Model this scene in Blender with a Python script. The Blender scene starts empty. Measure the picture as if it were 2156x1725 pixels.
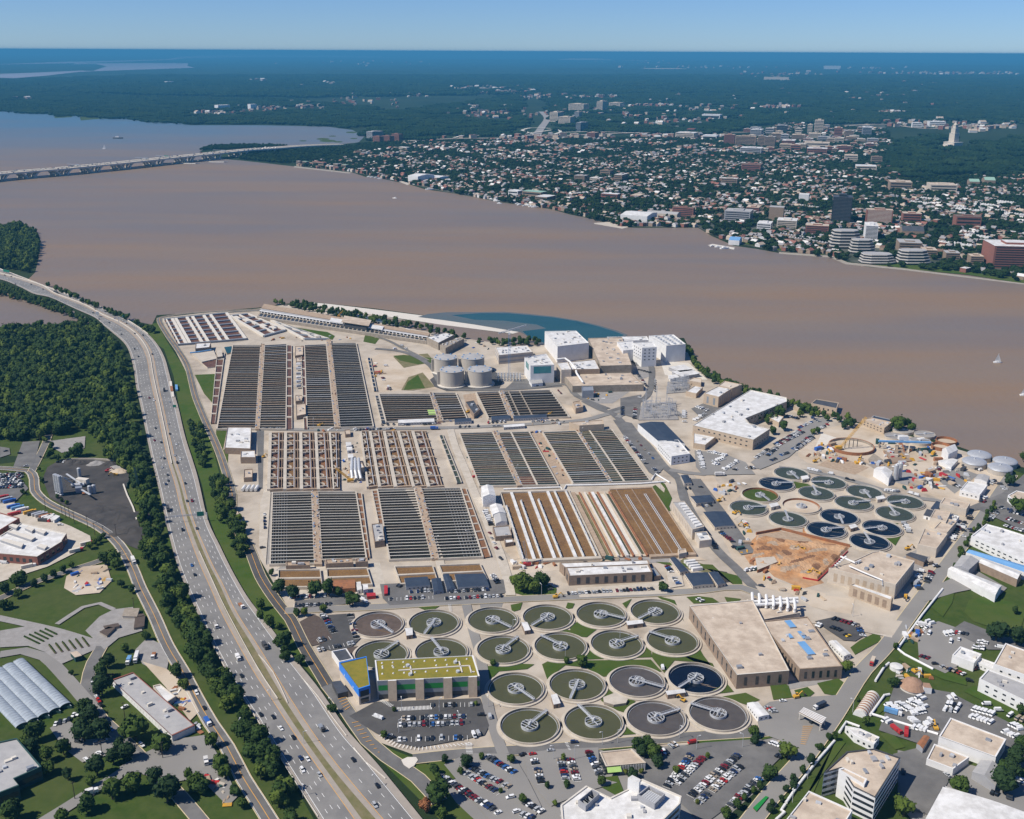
import bpy, math, random
import numpy as np
from mathutils import Matrix, Vector
R = random.Random(7)
C = bpy.context.scene.collection
sc = bpy.context.scene
# ---------------------------------------------------------------- camera, sky, sun, exposure
F = 2240.0; HC = 400.0; V0 = 108.5
TH = math.atan((862.5 - V0) / F); ROLL = math.radians(0.27)
CM = Matrix.Rotation(math.pi/2 - TH, 3, 'X') @ Matrix.Rotation(ROLL, 3, 'Z')
cam_d = bpy.data.cameras.new('camera'); cam = bpy.data.objects.new('camera', cam_d); C.objects.link(cam)
cam.matrix_world = Matrix.Translation((0, 0, HC)) @ CM.to_4x4()
cam_d.sensor_width = 36; cam_d.lens = F / 2156 * 36; cam_d.clip_start = 1; cam_d.clip_end = 600000
sc.camera = cam
SUN_EL = math.radians(50); SUN_AZ = math.radians(-109)       # azimuth measured from +Y towards +X: the sun stands to the left
w = bpy.data.worlds.new('World'); sc.world = w; w.use_nodes = True
nt = w.node_tree; bg = nt.nodes['Background']
sky = nt.nodes.new('ShaderNodeTexSky'); sky.sky_type = 'NISHITA'; sky.sun_disc = False
sky.sun_elevation = SUN_EL; sky.sun_rotation = SUN_AZ; sky.altitude = 1500; sky.air_density = 1.0; sky.dust_density = 0.05; sky.ozone_density = 4.0
tn = nt.nodes.new('ShaderNodeMix'); tn.data_type = 'RGBA'; tn.blend_type = 'MULTIPLY'; tn.inputs[0].default_value = 1; tn.inputs[7].default_value = (0.70, 0.99, 1.52, 1)
nt.links.new(sky.outputs[0], tn.inputs[6]); nt.links.new(tn.outputs[2], bg.inputs[0]); bg.inputs[1].default_value = 0.06
sd = bpy.data.lights.new('sun', 'SUN'); sd.energy = 5.0; sd.angle = math.radians(0.5); sd.color = (1.0, 0.94, 0.84)
so = bpy.data.objects.new('sun', sd); C.objects.link(so)
sdir = Vector((math.sin(SUN_AZ)*math.cos(SUN_EL), math.cos(SUN_AZ)*math.cos(SUN_EL), math.sin(SUN_EL)))
so.rotation_euler = sdir.to_track_quat('Z', 'Y').to_euler(); so.location = (-300, 300, 600)
sc.view_settings.view_transform = 'Standard'; sc.view_settings.look = 'None'; sc.view_settings.gamma = 1
sc.view_settings.exposure = 0.2
sc.render.engine = 'CYCLES'
# ---------------------------------------------------------------- picture point -> place
def P(u, v, z=0.0):
 d = CM @ Vector(((u - 1078) / F, -(v - 862.5) / F, -1))
 t = (z - HC) / d.z
 return (d.x * t, d.y * t, z)
def P2(u, v, z=0.0): return P(u, v, z)[:2]
CMI = CM.inverted()
def px(x, y, z=0.0):
 d = CMI @ Vector((x, y, z - HC)); return (1078 - F * d.x / d.z, 862.5 + F * d.y / d.z)
def S(s):                                                   # "u,v u,v" -> [(u, v)]
 return [tuple(float(a) for a in q.split(',')) for q in s.split()]
def G(s, z=0.0): return [P2(u, v, z) for u, v in S(s)]
def cen(p): return (sum(q[0] for q in p)/len(p), sum(q[1] for q in p)/len(p))
def lerp(a, b, t): return tuple(x + (y - x) * t for x, y in zip(a, b))
def inside(x, y, poly):
 c = False; n = len(poly); j = n - 1
 for i in range(n):
  xi, yi = poly[i]; xj, yj = poly[j]
  if (yi > y) != (yj > y) and x < (xj - xi) * (y - yi) / (yj - yi) + xi: c = not c
  j = i
 return c
def area2(p): return sum(p[i-1][0]*p[i][1] - p[i][0]*p[i-1][1] for i in range(len(p)))
# ---------------------------------------------------------------- materials
MT = {}
def mat(name, col, rough=0.8, col2=None, scale=0.3, amt=0.5, detail=4, metal=0.0, bump=0.0, coord='geo', stretch=None, spec=0.4, col3=None, scale3=0.02, amt3=0.5):
 m = bpy.data.materials.new(name); m.use_nodes = True; MT[name] = m
 t = m.node_tree; b = t.nodes['Principled BSDF']
 b.inputs['Roughness'].default_value = rough; b.inputs['Metallic'].default_value = metal
 b.inputs['Specular IOR Level'].default_value = spec
 b.inputs['Base Color'].default_value = (*col, 1)
 if col2 is None: return m
 if coord == 'geo': src = t.nodes.new('ShaderNodeNewGeometry').outputs['Position']
 else: src = t.nodes.new('ShaderNodeTexCoord').outputs['Object']
 if stretch:
  mp = t.nodes.new('ShaderNodeMapping'); mp.inputs['Rotation'].default_value = (0, 0, stretch[3]); mp.inputs['Scale'].default_value = stretch[:3]
  t.links.new(src, mp.inputs[0]); src = mp.outputs[0]
 def layer(a, cb, sc_, am, dt):
  n = t.nodes.new('ShaderNodeTexNoise'); n.inputs['Scale'].default_value = sc_; n.inputs['Detail'].default_value = dt; n.inputs['Roughness'].default_value = 0.65
  t.links.new(src, n.inputs['Vector'])
  r = t.nodes.new('ShaderNodeMapRange'); r.inputs[1].default_value = 0.5 - 0.5*(1-am) * 0.6; r.inputs[2].default_value = 0.5 + 0.5*(1-am) * 0.6
  r.inputs[1].default_value = 0.38; r.inputs[2].default_value = 0.62; r.inputs[4].default_value = am * 1.6 if am < 0.62 else 1.0
  t.links.new(n.outputs[0], r.inputs[0])
  x = t.nodes.new('ShaderNodeMix'); x.data_type = 'RGBA'; t.links.new(r.outputs[0], x.inputs[0])
  if isinstance(a, tuple): x.inputs[6].default_value = (*a, 1)
  else: t.links.new(a, x.inputs[6])
  x.inputs[7].default_value = (*cb, 1)
  return x.outputs[2], n
 o, n1 = layer(col, col2, scale, amt, detail)
 if col3 is not None: o, _ = layer(o, col3, scale3, amt3, 3)
 t.links.new(o, b.inputs['Base Color'])
 if bump:
  bp = t.nodes.new('ShaderNodeBump'); bp.inputs['Strength'].default_value = bump; bp.inputs['Distance'].default_value = 0.5
  t.links.new(n1.outputs[0], bp.inputs['Height']); t.links.new(bp.outputs[0], b.inputs['Normal'])
 return m
mat('land', (0.020, 0.036, 0.014), 0.95, (0.012, 0.024, 0.010), 0.012, 0.6, 8, bump=0.0, col3=(0.035, 0.052, 0.020), scale3=0.0013, amt3=0.35, spec=0.1)
mat('lawn', (0.040, 0.080, 0.011), 0.95, (0.062, 0.092, 0.017), 0.08, 0.5, 5, col3=(0.09, 0.10, 0.03), scale3=0.014, amt3=0.3, spec=0.1)
mat('rough_grass', (0.034, 0.064, 0.010), 0.95, (0.060, 0.085, 0.018), 0.12, 0.55, 6, col3=(0.075, 0.085, 0.03), scale3=0.02, amt3=0.3, spec=0.1)
mat('dry_grass', (0.14, 0.135, 0.06), 0.95, (0.22, 0.18, 0.11), 0.10, 0.5, 6, spec=0.1)
mat('yard_slab', (0.41, 0.345, 0.27), 0.9, (0.28, 0.235, 0.18), 0.05, 0.6, 9, col3=(0.50, 0.44, 0.36), scale3=0.02, amt3=0.45)
mat('concrete', (0.50, 0.445, 0.37), 0.88, (0.40, 0.35, 0.28), 0.15, 0.5, 6)
mat('chalk', (0.60, 0.56, 0.49), 0.85, (0.55, 0.50, 0.43), 0.2, 0.45, 6)
mat('shaded_wall', (0.060, 0.052, 0.044), 0.8, (0.09, 0.075, 0.06), 0.4, 0.5)  # shade on the basin walls' side faces, put into a dark base colour
mat('stone', (0.32, 0.275, 0.22), 0.9, (0.24, 0.20, 0.155), 0.25, 0.6, 6)
mat('tan_walk', (0.40, 0.30, 0.21), 0.9, (0.30, 0.22, 0.15), 0.3, 0.6, 6)
mat('sand', (0.46, 0.37, 0.27), 0.95, (0.36, 0.28, 0.19), 0.05, 0.55, 8, col3=(0.56, 0.49, 0.40), scale3=0.02, amt3=0.4)
mat('clay', (0.47, 0.235, 0.095), 0.95, (0.24, 0.115, 0.05), 0.09, 0.6, 9, col3=(0.52, 0.36, 0.22), scale3=0.03, amt3=0.4)
mat('dark_clay', (0.22, 0.11, 0.055), 0.95, (0.14, 0.075, 0.04), 0.1, 0.6, 8)
mat('mulch', (0.075, 0.055, 0.045), 0.95, (0.10, 0.075, 0.06), 0.5, 0.5, 5)
mat('coal', (0.030, 0.028, 0.028), 0.9, (0.055, 0.050, 0.047), 0.07, 0.6, 8, col3=(0.10, 0.085, 0.07), scale3=0.025, amt3=0.2)
mat('asphalt', (0.115, 0.110, 0.105), 0.9, (0.175, 0.168, 0.158), 0.06, 0.6, 8, col3=(0.105, 0.102, 0.10), scale3=0.018, amt3=0.3)
mat('dark_asphalt', (0.055, 0.053, 0.052), 0.9, (0.080, 0.077, 0.074), 0.10, 0.5, 8, col3=(0.115, 0.107, 0.10), scale3=0.02, amt3=0.2)
mat('pale_asphalt', (0.205, 0.195, 0.18), 0.9, (0.195, 0.185, 0.175), 0.08, 0.5, 8, col3=(0.28, 0.265, 0.24), scale3=0.02, amt3=0.3)
mat('highway', (0.18, 0.173, 0.165), 0.9, (0.24, 0.23, 0.215), 0.06, 0.6, 9, col3=(0.135, 0.131, 0.127), scale3=0.025, amt3=0.35)
mat('shoulder', (0.33, 0.29, 0.245), 0.9, (0.27, 0.235, 0.20), 0.10, 0.5, 7)
mat('gravel', (0.29, 0.275, 0.26), 0.95, (0.23, 0.215, 0.20), 0.2, 0.5, 7)
mat('paint_white', (0.78, 0.77, 0.74), 0.7, (0.62, 0.61, 0.58), 0.5, 0.4)
mat('paint_yellow', (0.70, 0.36, 0.07), 0.7, (0.60, 0.32, 0.09), 0.5, 0.4)
mat('kerb', (0.56, 0.47, 0.30), 0.8, (0.50, 0.40, 0.22), 0.3, 0.5)
mat('snow', (0.72, 0.71, 0.69), 0.6, (0.62, 0.61, 0.58), 0.08, 0.45, 7, col3=(0.36, 0.34, 0.31), scale3=0.15, amt3=0.3)
mat('tan_roof', (0.56, 0.47, 0.37), 0.85, (0.48, 0.39, 0.30), 0.06, 0.5, 7, col3=(0.30, 0.23, 0.17), scale3=0.10, amt3=0.35)
mat('grey_roof', (0.36, 0.35, 0.345), 0.8, (0.29, 0.285, 0.28), 0.08, 0.5, 7, col3=(0.43, 0.42, 0.40), scale3=0.2, amt3=0.25)
mat('dark_roof', (0.050, 0.054, 0.062), 0.6, (0.075, 0.080, 0.09), 0.15, 0.5, 6)
mat('navy_roof', (0.030, 0.042, 0.065), 0.55, (0.045, 0.060, 0.085), 0.12, 0.5, 6)
mat('green_roof', (0.215, 0.185, 0.030), 0.95, (0.150, 0.150, 0.030), 0.10, 0.6, 8, col3=(0.27, 0.20, 0.035), scale3=0.3, amt3=0.3, spec=0.1)
mat('copper_roof', (0.23, 0.38, 0.30), 0.7, (0.30, 0.45, 0.36), 0.2, 0.4)
mat('red_roof', (0.26, 0.085, 0.06), 0.8, (0.19, 0.075, 0.055), 0.2, 0.5)
mat('brown_roof', (0.17, 0.115, 0.085), 0.85, (0.13, 0.09, 0.07), 0.2, 0.5)
mat('shingle', (0.34, 0.21, 0.14), 0.9, (0.27, 0.165, 0.11), 0.6, 0.5)
mat('blue_roof', (0.12, 0.28, 0.50), 0.6, (0.16, 0.33, 0.56), 0.1, 0.5)
mat('buff', (0.46, 0.365, 0.265), 0.9, (0.39, 0.305, 0.22), 0.4, 0.5, 6)
mat('umber', (0.29, 0.215, 0.155), 0.9, (0.22, 0.16, 0.115), 0.4, 0.5, 6)
mat('red_brick', (0.26, 0.105, 0.075), 0.9, (0.20, 0.085, 0.065), 0.3, 0.5, 6)
mat('lime', (0.71, 0.70, 0.68), 0.75, (0.60, 0.59, 0.57), 0.15, 0.4, 6)
mat('cream', (0.56, 0.49, 0.40), 0.85, (0.48, 0.41, 0.33), 0.2, 0.45, 6)
mat('slate', (0.33, 0.33, 0.34), 0.8, (0.27, 0.27, 0.28), 0.2, 0.45, 6)
mat('silver', (0.50, 0.51, 0.52), 0.45, (0.42, 0.43, 0.44), 0.4, 0.5, 5, metal=0.35)
mat('tank_wall', (0.43, 0.39, 0.335), 0.85, (0.37, 0.33, 0.28), 0.12, 0.5, 6, stretch=(1, 1, 0.15, 0))
mat('steel', (0.36, 0.38, 0.41), 0.5, (0.30, 0.32, 0.34), 0.6, 0.5, 4, metal=0.4)
mat('zinc', (0.55, 0.56, 0.57), 0.5, (0.46, 0.47, 0.48), 0.8, 0.5, 4, metal=0.2)
mat('rust', (0.32, 0.13, 0.055), 0.85, (0.22, 0.10, 0.05), 0.3, 0.6, 6)
mat('iron', (0.045, 0.047, 0.05), 0.6, (0.07, 0.07, 0.073), 0.5, 0.5)
mat('glass', (0.018, 0.024, 0.030), 0.12, (0.03, 0.037, 0.045), 0.3, 0.5, spec=0.6)
mat('teal_glass', (0.03, 0.20, 0.22), 0.2, (0.045, 0.26, 0.28), 0.2, 0.5, spec=0.6)
mat('blue_panel', (0.035, 0.21, 0.66), 0.45, (0.04, 0.235, 0.70), 0.1, 0.4)
mat('green_panel', (0.015, 0.20, 0.035), 0.5, (0.02, 0.23, 0.045), 0.1, 0.4)
mat('panel_grey', (0.22, 0.24, 0.26), 0.5, (0.19, 0.205, 0.225), 0.1, 0.4)
mat('dark_green_wall', (0.020, 0.060, 0.055), 0.6, (0.025, 0.075, 0.068), 0.2, 0.4)
mat('sign_green', (0.005, 0.16, 0.10), 0.5, (0.008, 0.18, 0.115), 0.3, 0.4)
mat('awning', (0.33, 0.50, 0.14), 0.8, (0.38, 0.55, 0.17), 0.3, 0.4)
mat('amber', (0.62, 0.34, 0.03), 0.55, (0.5, 0.28, 0.04), 0.5, 0.5)
mat('red_paint', (0.42, 0.03, 0.03), 0.4, (0.35, 0.03, 0.03), 0.4, 0.4)
mat('blue_paint', (0.03, 0.10, 0.35), 0.4, (0.03, 0.12, 0.40), 0.4, 0.4)
mat('polythene', (0.36, 0.40, 0.43), 0.35, (0.25, 0.29, 0.32), 0.25, 0.5, 5, spec=0.6)
mat('bark', (0.06, 0.045, 0.032), 0.95, (0.08, 0.06, 0.045), 1.5, 0.5)
# waters
def wmat(name, col, col2, rough, scale, amt, stretch, bump, col3=None, scale3=0.002, amt3=0.4, bscale=0.08):
 m = mat(name, col, rough, col2, scale, amt, 5, stretch=stretch, spec=0.3, col3=col3, scale3=scale3, amt3=amt3)
 t = m.node_tree; b = t.nodes['Principled BSDF']
 g = t.nodes.new('ShaderNodeNewGeometry'); n = t.nodes.new('ShaderNodeTexNoise'); n.inputs['Scale'].default_value = bscale; n.inputs['Detail'].default_value = 6
 t.links.new(g.outputs['Position'], n.inputs['Vector'])
 bp = t.nodes.new('ShaderNodeBump'); bp.inputs['Strength'].default_value = bump; bp.inputs['Distance'].default_value = 2.0
 t.links.new(n.outputs[0], bp.inputs['Height']); t.links.new(bp.outputs[0], b.inputs['Normal'])
 return m
wmat('river_water', (0.228, 0.150, 0.086), (0.215, 0.158, 0.108), 0.5, 0.0045, 0.5, (0.35, 1.6, 1, 0.28), 0.32, (0.150, 0.132, 0.124), 0.0016, 0.45)
wmat('far_water', (0.36, 0.33, 0.35), (0.30, 0.28, 0.30), 0.4, 0.001, 0.5, None, 0.02)  # muddy tone, paled by grazing sky reflection put into the base colour
wmat('cove_water', (0.075, 0.095, 0.11), (0.12, 0.115, 0.11), 0.16, 0.003, 0.5, (0.4, 1.2, 1, 0.1), 0.05)
wmat('teal_water', (0.010, 0.056, 0.050), (0.024, 0.074, 0.064), 0.25, 0.01, 0.5, (0.5, 1.2, 1, 0.1), 0.06)
wmat('mixing_water', (0.125, 0.118, 0.088), (0.090, 0.108, 0.080), 0.25, 0.008, 0.6, (0.5, 1.4, 1, 0.3), 0.06)
wmat('tank_green', (0.070, 0.071, 0.031), (0.082, 0.081, 0.037), 0.22, 0.06, 0.5, None, 0.02)
wmat('tank_dark_green', (0.044, 0.053, 0.027), (0.054, 0.062, 0.033), 0.2, 0.06, 0.5, None, 0.02)
wmat('tank_blue', (0.004, 0.008, 0.012), (0.007, 0.012, 0.018), 0.12, 0.05, 0.5, None, 0.02)
wmat('tank_grey', (0.072, 0.064, 0.060), (0.088, 0.078, 0.072), 0.5, 0.15, 0.6, None, 0.05)
wmat('tank_black', (0.004, 0.007, 0.016), (0.006, 0.010, 0.022), 0.1, 0.05, 0.5, None, 0.02)
wmat('tank_scum', (0.115, 0.085, 0.068), (0.085, 0.063, 0.050), 0.7, 0.2, 0.6, None, 0.05)
wmat('basin_dark', (0.020, 0.025, 0.030), (0.032, 0.036, 0.040), 0.3, 0.12, 0.5, None, 0.02)
wmat('basin_teal', (0.035, 0.050, 0.046), (0.048, 0.062, 0.056), 0.3, 0.10, 0.5, None, 0.02)
wmat('basin_red', (0.085, 0.038, 0.024), (0.15, 0.075, 0.042), 0.5, 0.15, 0.6, None, 0.05)
wmat('basin_brown', (0.25, 0.140, 0.050), (0.15, 0.085, 0.034), 0.6, 0.7, 0.6, None, 0.10, (0.11, 0.062, 0.03), 0.05, 0.3)
wmat('basin_orange', (0.22, 0.105, 0.045), (0.15, 0.075, 0.04), 0.6, 0.3, 0.6, None, 0.06)
for i, c in enumerate([(0.040, 0.068, 0.012), (0.026, 0.050, 0.011), (0.062, 0.092, 0.015), (0.018, 0.037, 0.012), (0.080, 0.098, 0.018)]):
 mat('foliage_%s' % 'abcde'[i], c, 0.85, (c[0]*1.8, c[1]*1.65, c[2]*1.5), 0.35, 0.55, 5, coord='obj', spec=0.15, col3=(c[0]*0.55, c[1]*0.6, c[2]*0.6), scale3=1.1, amt3=0.35)
mat('foliage_rust', (0.22, 0.085, 0.035), 0.9, (0.28, 0.13, 0.06), 0.35, 0.5, 5, coord='obj', spec=0.1)
CARCOL = {'white': (0.72, 0.72, 0.71), 'silver': (0.40, 0.41, 0.42), 'black': (0.012, 0.012, 0.014), 'dark grey': (0.055, 0.058, 0.063), 'dark red': (0.17, 0.012, 0.016), 'dark blue': (0.015, 0.03, 0.09), 'blue': (0.03, 0.11, 0.32), 'red': (0.38, 0.02, 0.015), 'tan': (0.33, 0.27, 0.20), 'yellow': (0.65, 0.42, 0.03)}
for k, c in CARCOL.items(): mat('car_paint_' + k.replace(' ', '_'), c, 0.3, tuple(x*0.9 for x in c), 0.5, 0.4, 2, coord='obj', spec=0.6)
# ---------------------------------------------------------------- mesh collector
class MB:
 def __init__(s): s.v = []; s.f = []; s.m = []; s.mats = []
 def mi(s, m):
  if m not in s.mats: s.mats.append(m)
  return s.mats.index(m)
 def face(s, pts, m):
  b = len(s.v); s.v += [tuple(p) for p in pts]; s.f.append(tuple(range(b, b + len(pts)))); s.m.append(s.mi(m))
 def prism(s, poly, z0, z1, m, top=None, bottom=False):   # poly: xy list; sides m, cap top
  if area2(poly) < 0: poly = poly[::-1]
  n = len(poly)
  for i in range(n):
   a = poly[i]; b = poly[(i+1) % n]
   s.face([(a[0], a[1], z0), (b[0], b[1], z0), (b[0], b[1], z1), (a[0], a[1], z1)], m)
  if top is not False: s.face([(x, y, z1) for x, y in poly], top or m)
  if bottom: s.face([(x, y, z0) for x, y in poly[::-1]], m)
 def flat(s, poly, z, m):
  if area2(poly) < 0: poly = poly[::-1]
  s.face([(x, y, z) for x, y in poly], m)
 def box(s, c, size, rz, m, top=None):                     # c = centre of base
  hx, hy = size[0]/2, size[1]/2; co, si = math.cos(rz), math.sin(rz)
  p = [(c[0]+a*co-b*si, c[1]+a*si+b*co) for a, b in ((-hx, -hy), (hx, -hy), (hx, hy), (-hx, hy))]
  s.prism(p, c[2], c[2]+size[2], m, top)
 def bar(s, a, b, wd, m, ht=None):                         # square bar between two 3d points
  a = Vector(a); b = Vector(b); d = (b-a)
  if d.length < 1e-6: return
  d.normalize(); up = Vector((0, 0, 1)) if abs(d.z) < 0.95 else Vector((1, 0, 0))
  x = d.cross(up).normalized(); y = x.cross(d).normalized(); hw = wd/2; hh = (ht or wd)/2
  q = [x*i*hw + y*j*hh for i, j in ((-1, -1), (1, -1), (1, 1), (-1, 1))]
  A = [a+k for k in q]; B = [b+k for k in q]
  for i in range(4): j = (i+1) % 4; s.face([A[i], A[j], B[j], B[i]], m)
  s.face(A[::-1], m); s.face(B, m)
 def tube(s, pts, r, m, n=8, cap=True):
  rings = []
  for i, p in enumerate(pts):
   p = Vector(p); a = Vector(pts[max(i-1, 0)]); b = Vector(pts[min(i+1, len(pts)-1)]); d = (b-a).normalized()
   up = Vector((0, 0, 1)) if abs(d.z) < 0.95 else Vector((1, 0, 0))
   x = d.cross(up).normalized(); y = x.cross(d).normalized(); rr = r[i] if isinstance(r, (list, tuple)) else r
   rings.append([p + x*rr*math.cos(2*math.pi*k/n) + y*rr*math.sin(2*math.pi*k/n) for k in range(n)])
  for A, B in zip(rings, rings[1:]):
   for k in range(n): j = (k+1) % n; s.face([A[k], A[j], B[j], B[k]], m)
  if cap: s.face(rings[0][::-1], m); s.face(rings[-1], m)
 def cyl(s, c, r, z0, z1, m, n=32, top=None, r1=None):
  r1 = r if r1 is None else r1
  A = [(c[0]+r*math.cos(2*math.pi*k/n), c[1]+r*math.sin(2*math.pi*k/n), z0) for k in range(n)]
  B = [(c[0]+r1*math.cos(2*math.pi*k/n), c[1]+r1*math.sin(2*math.pi*k/n), z1) for k in range(n)]
  for k in range(n): j = (k+1) % n; s.face([A[k], A[j], B[j], B[k]], m)
  if top is not False: s.face(B, top or m)
 def ring(s, c, r0, r1, z0, z1, m, n=48, a0=0, a1=2*math.pi):  # wall ring
  full = abs(a1 - a0 - 2*math.pi) < 1e-6; cnt = n if full else n + 1
  an = [a0 + (a1-a0)*k/n for k in range(cnt)]
  def pt(r, a, z): return (c[0]+r*math.cos(a), c[1]+r*math.sin(a), z)
  for k in range(n):
   a = an[k]; b = an[(k+1) % cnt]
   s.face([pt(r1, a, z0), pt(r1, b, z0), pt(r1, b, z1), pt(r1, a, z1)], m)
   s.face([pt(r0, b, z0), pt(r0, a, z0), pt(r0, a, z1), pt(r0, b, z1)], m)
   s.face([pt(r0, a, z1), pt(r1, a, z1), pt(r1, b, z1), pt(r0, b, z1)], m)
 def vault(s, a, b, wd, z0, rise, m, end=None, n=10, vec=None):   # half-barrel from point a to b (xy), width wd
  a = Vector(a); b = Vector(b); d = (b-a).normalized(); x = Vector((d.y, -d.x))
  pr = [(math.cos(math.pi*k/n)*wd/2, math.sin(math.pi*k/n)*rise) for k in range(n+1)]
  A = [(a.x+x.x*p, a.y+x.y*p, z0+h) for p, h in pr]; B = [(b.x+x.x*p, b.y+x.y*p, z0+h) for p, h in pr]
  for k in range(n): s.face([A[k], A[k+1], B[k+1], B[k]][::-1], m)
  s.face(A, end or m); s.face(B[::-1], end or m)
 def build(s, name, parent=None, org=None, smooth=False):
  me = bpy.data.meshes.new(name)
  o3 = org or (0, 0, 0)
  if parent is not None: o3 = tuple(parent['_o'])
  V = np.array(s.v, dtype=np.float64).reshape(-1, 3) - np.array(o3)
  me.from_pydata(V.tolist(), [], s.f)
  for m in s.mats: me.materials.append(MT[m])
  me.polygons.foreach_set('material_index', s.m)
  if smooth: me.polygons.foreach_set('use_smooth', [True]*len(s.f))
  me.update()
  o = bpy.data.objects.new(name, me); C.objects.link(o)
  if parent is not None: o.parent = parent; o['_o'] = o3
  else: o.location = o3; o['_o'] = o3
  return o
def tag(o, label, cat, group=None, kind=None):
 o['label'] = label; o['category'] = cat
 if group: o['group'] = group
 if kind: o['kind'] = kind
 return o
def thing(name, label, cat, loc, group=None):
 o = bpy.data.objects.new(name, None); C.objects.link(o); o.location = loc; o.empty_display_size = 1; o['_o'] = tuple(loc)
 return tag(o, label, cat, group)
ORD = 'first second third fourth fifth sixth seventh eighth ninth tenth eleventh twelfth thirteenth fourteenth fifteenth sixteenth seventeenth eighteenth nineteenth twentieth'.split()
TENS = {2: 'twenty', 3: 'thirty', 4: 'forty', 5: 'fifty', 6: 'sixty', 7: 'seventy', 8: 'eighty', 9: 'ninety'}
TENTH = {3: 'thirtieth', 4: 'fortieth', 5: 'fiftieth', 6: 'sixtieth', 7: 'seventieth', 8: 'eightieth', 9: 'ninetieth'}
def nth(n):                                                   # 1-based
 if n <= 20: return ORD[n-1]
 if n > 99: return 'hundred-and-' + nth(n-100) if n > 100 else 'hundredth'
 return TENTH[n//10] if n % 10 == 0 else TENS[n//10] + '-' + ORD[n % 10 - 1]
# ================================================================ SETTING
def structure(o): o['kind'] = 'structure'; return o
class Sheets:                                                # many flat patches of one ground kind, each 4 mm above the last
 def __init__(s, name, z): s.b = MB(); s.name = name; s.z = z
 def p(s, txt, m, up=0.0):
  s.z += 0.004; s.b.flat(G(txt), s.z + up, m)
 def xy(s, poly, m): s.z += 0.004; s.b.flat(poly, s.z, m)
 def strip(s, pts, wd, m, z=None, dash=None, off=0.0):
  if z is None: s.z += 0.004; z = s.z
  for q in ribbon(pts, wd, dash, off): s.b.face([(x, y, z) for x, y in q], m)
 def done(s): return structure(s.b.build(s.name, org=(0, 0, 0)))
def smooth_line(pts, step=12.0):                             # Catmull-Rom through xy points
 out = []
 P_ = [pts[0]] + list(pts) + [pts[-1]]
 for i in range(1, len(P_)-2):
  p0, p1, p2, p3 = P_[i-1], P_[i], P_[i+1], P_[i+2]
  n = max(1, int(math.dist(p1, p2)/step))
  for k in range(n):
   t = k/n
   out.append(tuple(0.5*((2*b) + (c-a)*t + (2*a-5*b+4*c-d)*t*t + (3*b-a-3*c+d)*t**3) for a, b, c, d in zip(p0, p1, p2, p3)))
 out.append(tuple(pts[-1])); return out
def offset(pts, off):
 r = []
 for i, p in enumerate(pts):
  a = pts[max(i-1, 0)]; b = pts[min(i+1, len(pts)-1)]; dx, dy = b[0]-a[0], b[1]-a[1]; l = math.hypot(dx, dy) or 1
  r.append((p[0] + dy/l*off, p[1] - dx/l*off))
 return r
def ribbon(pts, wd, dash=None, off=0.0):
 A = offset(pts, off + wd/2); B = offset(pts, off - wd/2); q = []; acc = 0
 for i in range(len(pts)-1):
  if dash:
   L = math.dist(pts[i], pts[i+1]); on = (acc % (dash[0]+dash[1])) < dash[0]; acc += L
   if not on: continue
  q.append([A[i], A[i+1], B[i+1], B[i]][::-1] if area2([A[i], A[i+1], B[i+1], B[i]]) < 0 else [A[i], A[i+1], B[i+1], B[i]])
 return q
def line(txt, step=12.0): return smooth_line(G(txt), step)
def along(pts, d):                                           # point and heading at distance d
 for a, b in zip(pts, pts[1:]):
  L = math.dist(a, b)
  if d <= L: t = d/L; return (a[0]+(b[0]-a[0])*t, a[1]+(b[1]-a[1])*t, math.atan2(b[1]-a[1], b[0]-a[0]))
  d -= L
 return (*pts[-1], math.atan2(pts[-1][1]-pts[-2][1], pts[-1][0]-pts[-2][0]))
def length(pts): return sum(math.dist(a, b) for a, b in zip(pts, pts[1:]))
b = MB(); b.flat([(-200000, -1500), (200000, -1500), (200000, 250000), (-200000, 250000)], 0, 'land'); structure(b.build('ground', org=(0, 0, 0)))
# the river and its arms
RIVER = ("-500,560 -120,500 0,482 40,476 78,490 84,520 80,550 74,574 60,588 110,610 200,648 260,672 320,684 330,664 420,658 545,648 600,640 655,636 790,650 1080,690 1098,697 1080,704 900,680 800,668 850,690 1000,716 1100,730 "
   "1230,720 1300,716 1440,712 1462,755 1500,790 1600,830 1700,868 1780,884 1900,908 2000,935 2060,955 2130,978 2156,985 2600,1080 "
   "2600,660 2156,598 2040,580 1900,567 1830,563 1785,555 1752,541 1700,538 1640,533 1590,524 1545,518 1500,498 1470,480 1400,480 1340,480 1300,478 1250,462 1200,452 1160,441 1130,436 1050,426 990,413 930,404 895,399 860,388 "
   "800,376 770,373 740,363 700,359 620,351 560,344 505,338 480,336 440,330 420,320 440,310 530,306 600,312 640,309 700,306 755,300 768,287 742,274 690,267 600,265 545,264 400,264 380,257 310,248 180,245 125,242 60,234 0,231 -700,222")
W = Sheets('river', 0.15); W.p(RIVER, 'river_water'); W.done()
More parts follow.
